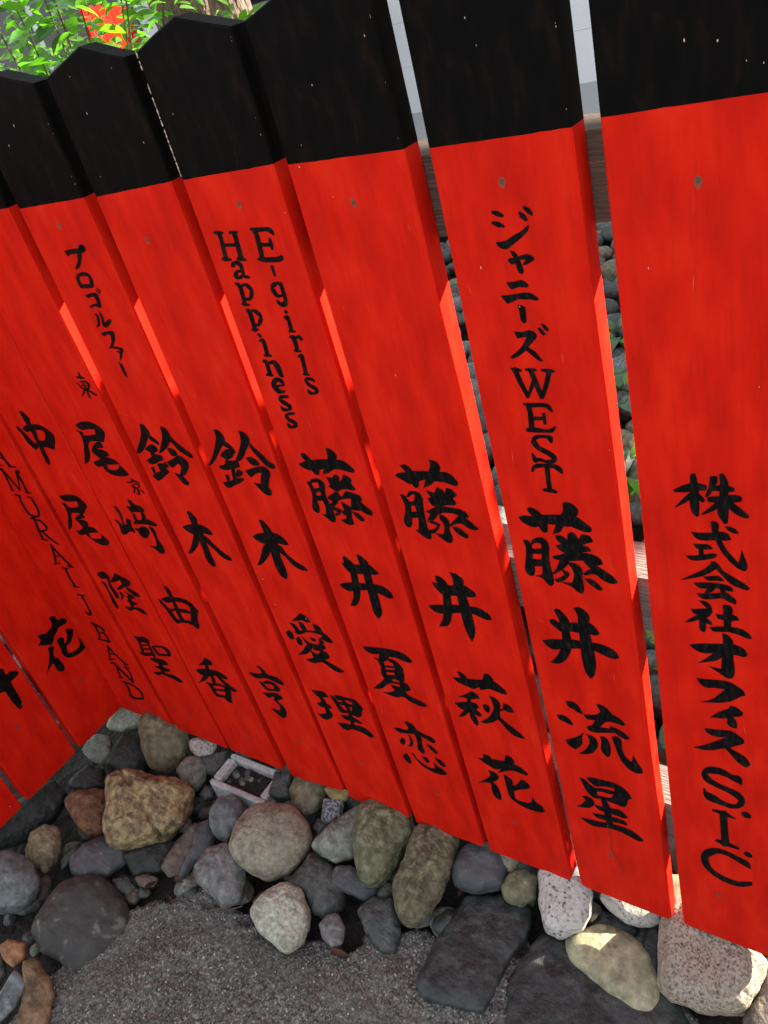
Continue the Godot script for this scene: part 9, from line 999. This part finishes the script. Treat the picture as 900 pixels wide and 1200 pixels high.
func litter() -> void:
	var curled: Array[ArrayMesh] = []
	for k in 3: curled.append(leaf_mesh(0.026, 0.009, 1.3, 0.7 - 0.5 * k, k + 20))
	var spots := [[-0.912, 0.201, 0.4, "curled red brown dead leaf on the concrete below the reddish slate"], [-0.772, 0.178, 2.2, "crumpled brown dead leaf left of the whitish stone"], [-0.795, 0.186, 4.0, "torn brown dead leaf beneath the mauve grey stone"], [-0.612, 0.186, 0.2, "thin dead leaf lying under the plum grey pebble"], [-0.486, 0.045, 1.3, "brown dead leaf caught right of the mossy boulders"], [-0.94, 0.215, 5.0, "grey green dead leaf beside the veined slate"]]
	for k in spots.size():
		var s: Array = spots[k]
		var o := put("dead_leaf", curled[k % 3], M.dead, self, Vector3(s[0], 0.012, s[1]))
		o.rotation = Vector3(0.3, s[2], 0.2)
		tag(o, s[3], "leaf", "dead leaves on the concrete")


	var more := [[-0.71, 0.165, 1.0, "small dead leaf beside the small plum grey pebble"], [-0.885, 0.235, 2.6, "tiny dead leaf on the concrete near the lichen boulder"], [-1.03, 0.20, 0.8, "dead leaf wedged between the pitted tan stone and the veined slate"], [-0.53, 0.10, 3.4, "dead leaf between the wet black stone and the slate slab"]]
	for k in more.size():
		var s: Array = more[k]
		var o := put("dead_leaf", curled[(k + 1) % 3], M.dead, self, Vector3(s[0], 0.012, s[1]))
		o.rotation = Vector3(0.5, s[2], -0.3)
		o.scale = Vector3.ONE * 0.8
		tag(o, s[3], "leaf", "dead leaves on the concrete")
	var sticks := [[-0.985, 0.085, 0.035, 2.3, 0.075, "thin grey twig slanting from the olive brown stone into the hollow"], [-0.80, 0.20, 0.008, 0.5, 0.05, "short brown twig on the concrete near the mauve grey stone"], [-0.60, 0.25, 0.008, 1.9, 0.04, "short twig lying alone on the rough concrete"]]
	for s in sticks:
		var st := begin()
		var path := PackedVector3Array()
		var radii := PackedFloat32Array()
		for i in 6:
			path.append(Vector3((i / 5.0 - 0.5) * s[4], sin(i * 1.7) * 0.0012, sin(i * 2.3) * 0.0015))
			radii.append(lerpf(0.0016, 0.0008, i / 5.0))
		tube(st, path, radii, 6)
		var o := put("twig", done(st), M.bark, self, Vector3(s[0], s[2], s[1]))
		o.rotation = Vector3(0, s[3], 0.25 if s[2] > 0.02 else 0.0)
		tag(o, s[5], "twig")
	# loose grains on the concrete
	var grain := PackedVector2Array()
	for a in 7: grain.append(Vector2.from_angle(TAU * a / 7) * 0.0012 * rng.randf_range(0.75, 1.25))
	var speck := pebble_mesh(grain, 0.0017, 0.6, 1.0, 900, 8, 5)
	for tone in 2:
		var mm := MultiMesh.new()
		mm.transform_format = MultiMesh.TRANSFORM_3D
		mm.mesh = speck
		mm.instance_count = [7000, 2600][tone]
		for i in mm.instance_count:
			var at := Vector3(rng.randf_range(-1.0, -0.15), 0, rng.randf_range(0.05, 0.55))
			var h := 0.0006
			var b := Basis.from_euler(Vector3(rng.randf() * TAU, rng.randf() * TAU, 0)).scaled(Vector3.ONE * (0.45 + 1.5 * pow(rng.randf(), 3.0)))
			mm.set_instance_transform(i, Transform3D(b, Vector3(at.x, concrete_height(at.x, at.z) + h, at.z)))
		var loose := MultiMeshInstance3D.new()
		loose.name = ["gravel", "pale_gravel"][tone]
		loose.multimesh = mm
		loose.material_override = M.grain_dark if tone == 0 else M.grain_pale
		add_child(loose)
		tag(loose, ["loose dark grit scattered over the rough concrete", "pale grit grains scattered over the rough concrete"][tone], "grit", "", "stuff")


func background() -> void:
	# broad tree trunk behind the fence
	var tree := thing("tree", "rough brown tree trunk standing behind the black plank tops", "tree", Vector3(-1.47, 0, -1.05))
	var st := SurfaceTool.new()
	st.begin(Mesh.PRIMITIVE_TRIANGLES)
	st.set_smooth_group(0)
	var n := noise(6.0, 3, 51)
	for j in 41:
		var y := j * 0.075
		for i in 32:
			var a := TAU * i / 32
			var r := 0.112 + 0.05 * exp(-y * 5.0) - 0.008 * y + n.get_noise_3d(cos(a) * 0.25, y * 0.35, sin(a) * 0.25) * 0.03
			st.add_vertex(Vector3(cos(a) * r + sin(y * 0.9) * 0.02, y, sin(a) * r))
	for j in 40:
		for i in 32:
			var a := j * 32 + i
			var b := j * 32 + (i + 1) % 32
			st.add_index(a); st.add_index(a + 32); st.add_index(b)
			st.add_index(b); st.add_index(a + 32); st.add_index(b + 32)
	st.generate_normals()
	put("trunk", st.commit(), M.bark, tree)
	var limbs := begin()
	var tips: Array[Vector3] = []
	for k in 7:
		var a := TAU * k / 7.0 + 0.3
		var tip := Vector3(cos(a) * rng.randf_range(0.5, 0.9), rng.randf_range(3.3, 4.1), sin(a) * rng.randf_range(0.5, 0.9))
		tips.append(tip)
		tube(limbs, PackedVector3Array([Vector3(0.01, 2.85, 0), tip * Vector3(0.5, 1, 0.5) - Vector3(0, 0.25, 0), tip]), PackedFloat32Array([0.06, 0.03, 0.008]), 6)
	put("limb", done(limbs), M.bark, tree)
	var mm := MultiMesh.new()
	mm.transform_format = MultiMesh.TRANSFORM_3D
	mm.mesh = leaf_mesh(0.09, 0.045, 0.2, 0.3, 3)
	mm.instance_count = 1400
	for i in 1400:
		var c := tips[i % 7]
		var at := c + Vector3(rng.randfn(0, 0.2), rng.randfn(0, 0.16), rng.randfn(0, 0.2))
		mm.set_instance_transform(i, Transform3D(Basis.from_euler(Vector3(rng.randf() * TAU, rng.randf() * TAU, rng.randf() * TAU)), at))
	var crown := MultiMeshInstance3D.new()
	crown.name = "crown"
	crown.multimesh = mm
	crown.material_override = M.leaf_mid
	tree.add_child(crown)
	tag(crown, "", "", "", "stuff")

	# vermilion fence farther off, catching the sun
	var far_fence := thing("wooden_fence", "distant sunlit vermilion fence seen between the shrub leaves", "fence", Vector3(-3.25, 0, -2.40), 2.2)
	for k in 7:
		var q := begin()
		var x := (k - 3) * 0.128
		slab(q, PackedVector2Array([Vector2(x - 0.058, 0.06), Vector2(x + 0.058, 0.06), Vector2(x + 0.058, 1.23), Vector2(x, 1.245), Vector2(x - 0.058, 1.23)]), -0.012, 0.0, 0.0015)
		put("plank", done(q), M.red[k % 4], far_fence)
	for y in [0.3, 0.9]:
		var q := begin()
		box(q, Vector3(-0.5, y, -0.06), Vector3(0.5, y + 0.06, -0.0125), 0.002)
		put("rail", done(q), M.brown_wood, far_fence)

	# pale building wall across the lane
	var house := thing("building", "pale grey clad building across the lane behind the fence", "building", Vector3(-3.0, 0, -6.2))
	for k in 9:
		var q := begin()
		box(q, Vector3(-6.0, (0.0 if k else -0.06) + k * 0.33, -0.02), Vector3(7.0, 0.3285 + k * 0.33, 0.0), 0.0015)
		put("cladding", done(q), M.wall if k < 4 else M.dark_boards, house)
	var core := begin()
	box(core, Vector3(-6.0, -0.02, -4.0), Vector3(7.0, 2.97, -0.024), 0.01)
	put("wall", done(core), M.wall_dark, house)
	var roof := begin()
	box(roof, Vector3(-6.3, 2.98, -4.2), Vector3(7.3, 3.10, 0.35), 0.02)
	put("roof", done(roof), M.wall_dark, house)
	# clipped hedge behind the fence, right of the picture: its shade falls on the planks
	var hedge := thing("hedge", "clipped green hedge behind the fence at the right, out of the photo", "hedge", Vector3(0.70, 0, -1.5))
	var stems := begin()
	for k in 9: tube(stems, PackedVector3Array([Vector3(-0.4 + k * 0.11, 0, rng.randf_range(-0.06, 0.06)), Vector3(-0.4 + k * 0.11, 1.5, rng.randf_range(-0.1, 0.1))]), PackedFloat32Array([0.012, 0.005]), 5)
	put("stem", done(stems), M.stem, hedge)
	var hm := MultiMesh.new()
	hm.transform_format = MultiMesh.TRANSFORM_3D
	hm.mesh = leaf_mesh(0.05, 0.03, 0.2, 0.3, 5)
	hm.instance_count = 11000
	for i in 11000:
		var x := rng.randf_range(-0.55, 0.39)
		var top := 1.605 - 0.12 * smoothstep(0.24, 0.34, x)
		hm.set_instance_transform(i, Transform3D(Basis.from_euler(Vector3(rng.randf() * TAU, rng.randf() * TAU, rng.randf() * TAU)), Vector3(x, lerpf(0.12, top, rng.randf()) + rng.randfn(0, 0.006), rng.randf_range(-0.15, 0.15))))
	var mass := MultiMeshInstance3D.new()
	mass.name = "foliage"
	mass.multimesh = hm
	mass.material_override = M.leaf_dark
	hedge.add_child(mass)
	tag(mass, "", "", "", "stuff")
	# gateway behind the fence, right of the picture: its crossbeam shades the black tops
	var gate := thing("torii_gate", "vermilion wooden gateway behind the fence, out of the photo at the right", "gate", Vector3(1.0, 0, -1.55))
	for x in [-1.35, 1.35]:
		var post := CylinderMesh.new()
		post.top_radius = 0.065; post.bottom_radius = 0.075; post.height = 2.55; post.radial_segments = 24
		put("post", post, M.red[1], gate, Vector3(x, 1.275, 0))
	var tie := begin()
	box(tie, Vector3(-1.65, 1.888, -0.04), Vector3(1.65, 2.075, 0.04), 0.004)
	put("crossbeam", done(tie), M.red[2], gate)
	var lintel := begin()
	slab(lintel, PackedVector2Array([Vector2(-1.85, 2.60), Vector2(0, 2.555), Vector2(1.85, 2.60), Vector2(1.95, 2.76), Vector2(0, 2.70), Vector2(-1.95, 2.76)]), -0.09, 0.09, 0.006)
	put("lintel", done(lintel), M.black_paint, gate)
	car()


func car() -> void:
	var o := thing("parked_car", "silver grey boxy parked car glimpsed above the fence beyond the shrub", "car", Vector3(-6.03, 0, -4.55), 0.0)
	var body := begin()
	var paint_m := plain(Color(0.40, 0.43, 0.46), 0.3)
	paint_m.clearcoat_enabled = true
	paint_m.clearcoat = 0.6
	paint_m.clearcoat_roughness = 0.1
	var dark_m := plain(Color(0.012, 0.014, 0.016), 0.1)
	var tyre_m := plain(Color(0.02, 0.02, 0.02), 0.85)
	var rim_m := plain(Color(0.45, 0.45, 0.46), 0.3)
	slab(body, PackedVector2Array([Vector2(-1.66, 0.28), Vector2(1.66, 0.28), Vector2(1.70, 0.5), Vector2(1.69, 0.92), Vector2(1.62, 1.0), Vector2(-0.95, 1.0), Vector2(-1.6, 0.9), Vector2(-1.70, 0.62)]), -0.72, 0.72, 0.06)
	put("body", done(body), paint_m, o)
	var cabin := begin()
	slab(cabin, PackedVector2Array([Vector2(-0.98, 0.98), Vector2(1.60, 0.98), Vector2(1.50, 1.58), Vector2(1.35, 1.66), Vector2(-0.25, 1.66), Vector2(-0.45, 1.6)]), -0.64, 0.64, 0.08)
	put("cabin", done(cabin), paint_m, o)
	for s in [-1, 1]:
		for w in [[-0.62, 0.28, -0.32], [0.36, 1.36, 0.36]]:
			var q := begin()
			slab(q, PackedVector2Array([Vector2(w[0], 1.04), Vector2(w[1], 1.04), Vector2(w[1] - (0.0 if w[1] < 1.0 else 0.06), 1.5), Vector2(w[2], 1.5)]), -0.006, 0.006, 0.002, Transform3D(Basis(), Vector3(0, 0, s * 0.645)))
			put("window", done(q), dark_m, o)
		for x in [-1.1, 1.12]:
			var cyl := CylinderMesh.new()
			cyl.top_radius = 0.27; cyl.bottom_radius = 0.27; cyl.height = 0.16; cyl.radial_segments = 28
			var wheel := put("wheel", cyl, tyre_m, o, Vector3(x, 0.27, s * 0.68))
			wheel.rotation.x = PI / 2
			var hub := CylinderMesh.new()
			hub.top_radius = 0.17; hub.bottom_radius = 0.17; hub.height = 0.17; hub.radial_segments = 20
			put("rim", hub, rim_m, wheel)
		var tail := begin()
		box(tail, Vector3(1.685, 0.72, s * 0.62 - 0.06), Vector3(1.715, 1.02, s * 0.62 + 0.06), 0.006)
		put("tail_light", done(tail), plain(Color(0.45, 0.02, 0.02), 0.2), o)
		var turn := begin()
		box(turn, Vector3(1.62, 1.06, s * 0.60 - 0.045), Vector3(1.66, 1.13, s * 0.60 + 0.045), 0.006)
		put("turn_signal", done(turn), plain(Color(0.75, 0.38, 0.03), 0.25), o)
	var glass := begin()
	slab(glass, PackedVector2Array([Vector2(-0.52, 0.0), Vector2(0.52, 0.0), Vector2(0.46, 0.46), Vector2(-0.46, 0.46)]), -0.006, 0.006, 0.002, Transform3D(Basis(Vector3(0, 0, -1), Vector3(-0.16, 0.987, 0), Vector3(0.987, 0.16, 0)), Vector3(1.60, 1.08, 0)))
	put("rear_window", done(glass), dark_m, o)
	var wind := begin()
	slab(wind, PackedVector2Array([Vector2(-0.55, 0.0), Vector2(0.55, 0.0), Vector2(0.48, 0.72), Vector2(-0.48, 0.72)]), -0.006, 0.006, 0.002, Transform3D(Basis(Vector3(0, 0, 1), Vector3(0.65, 0.76, 0), Vector3(-0.76, 0.65, 0)), Vector3(-0.955, 1.03, 0)))
	put("windscreen", done(wind), dark_m, o)
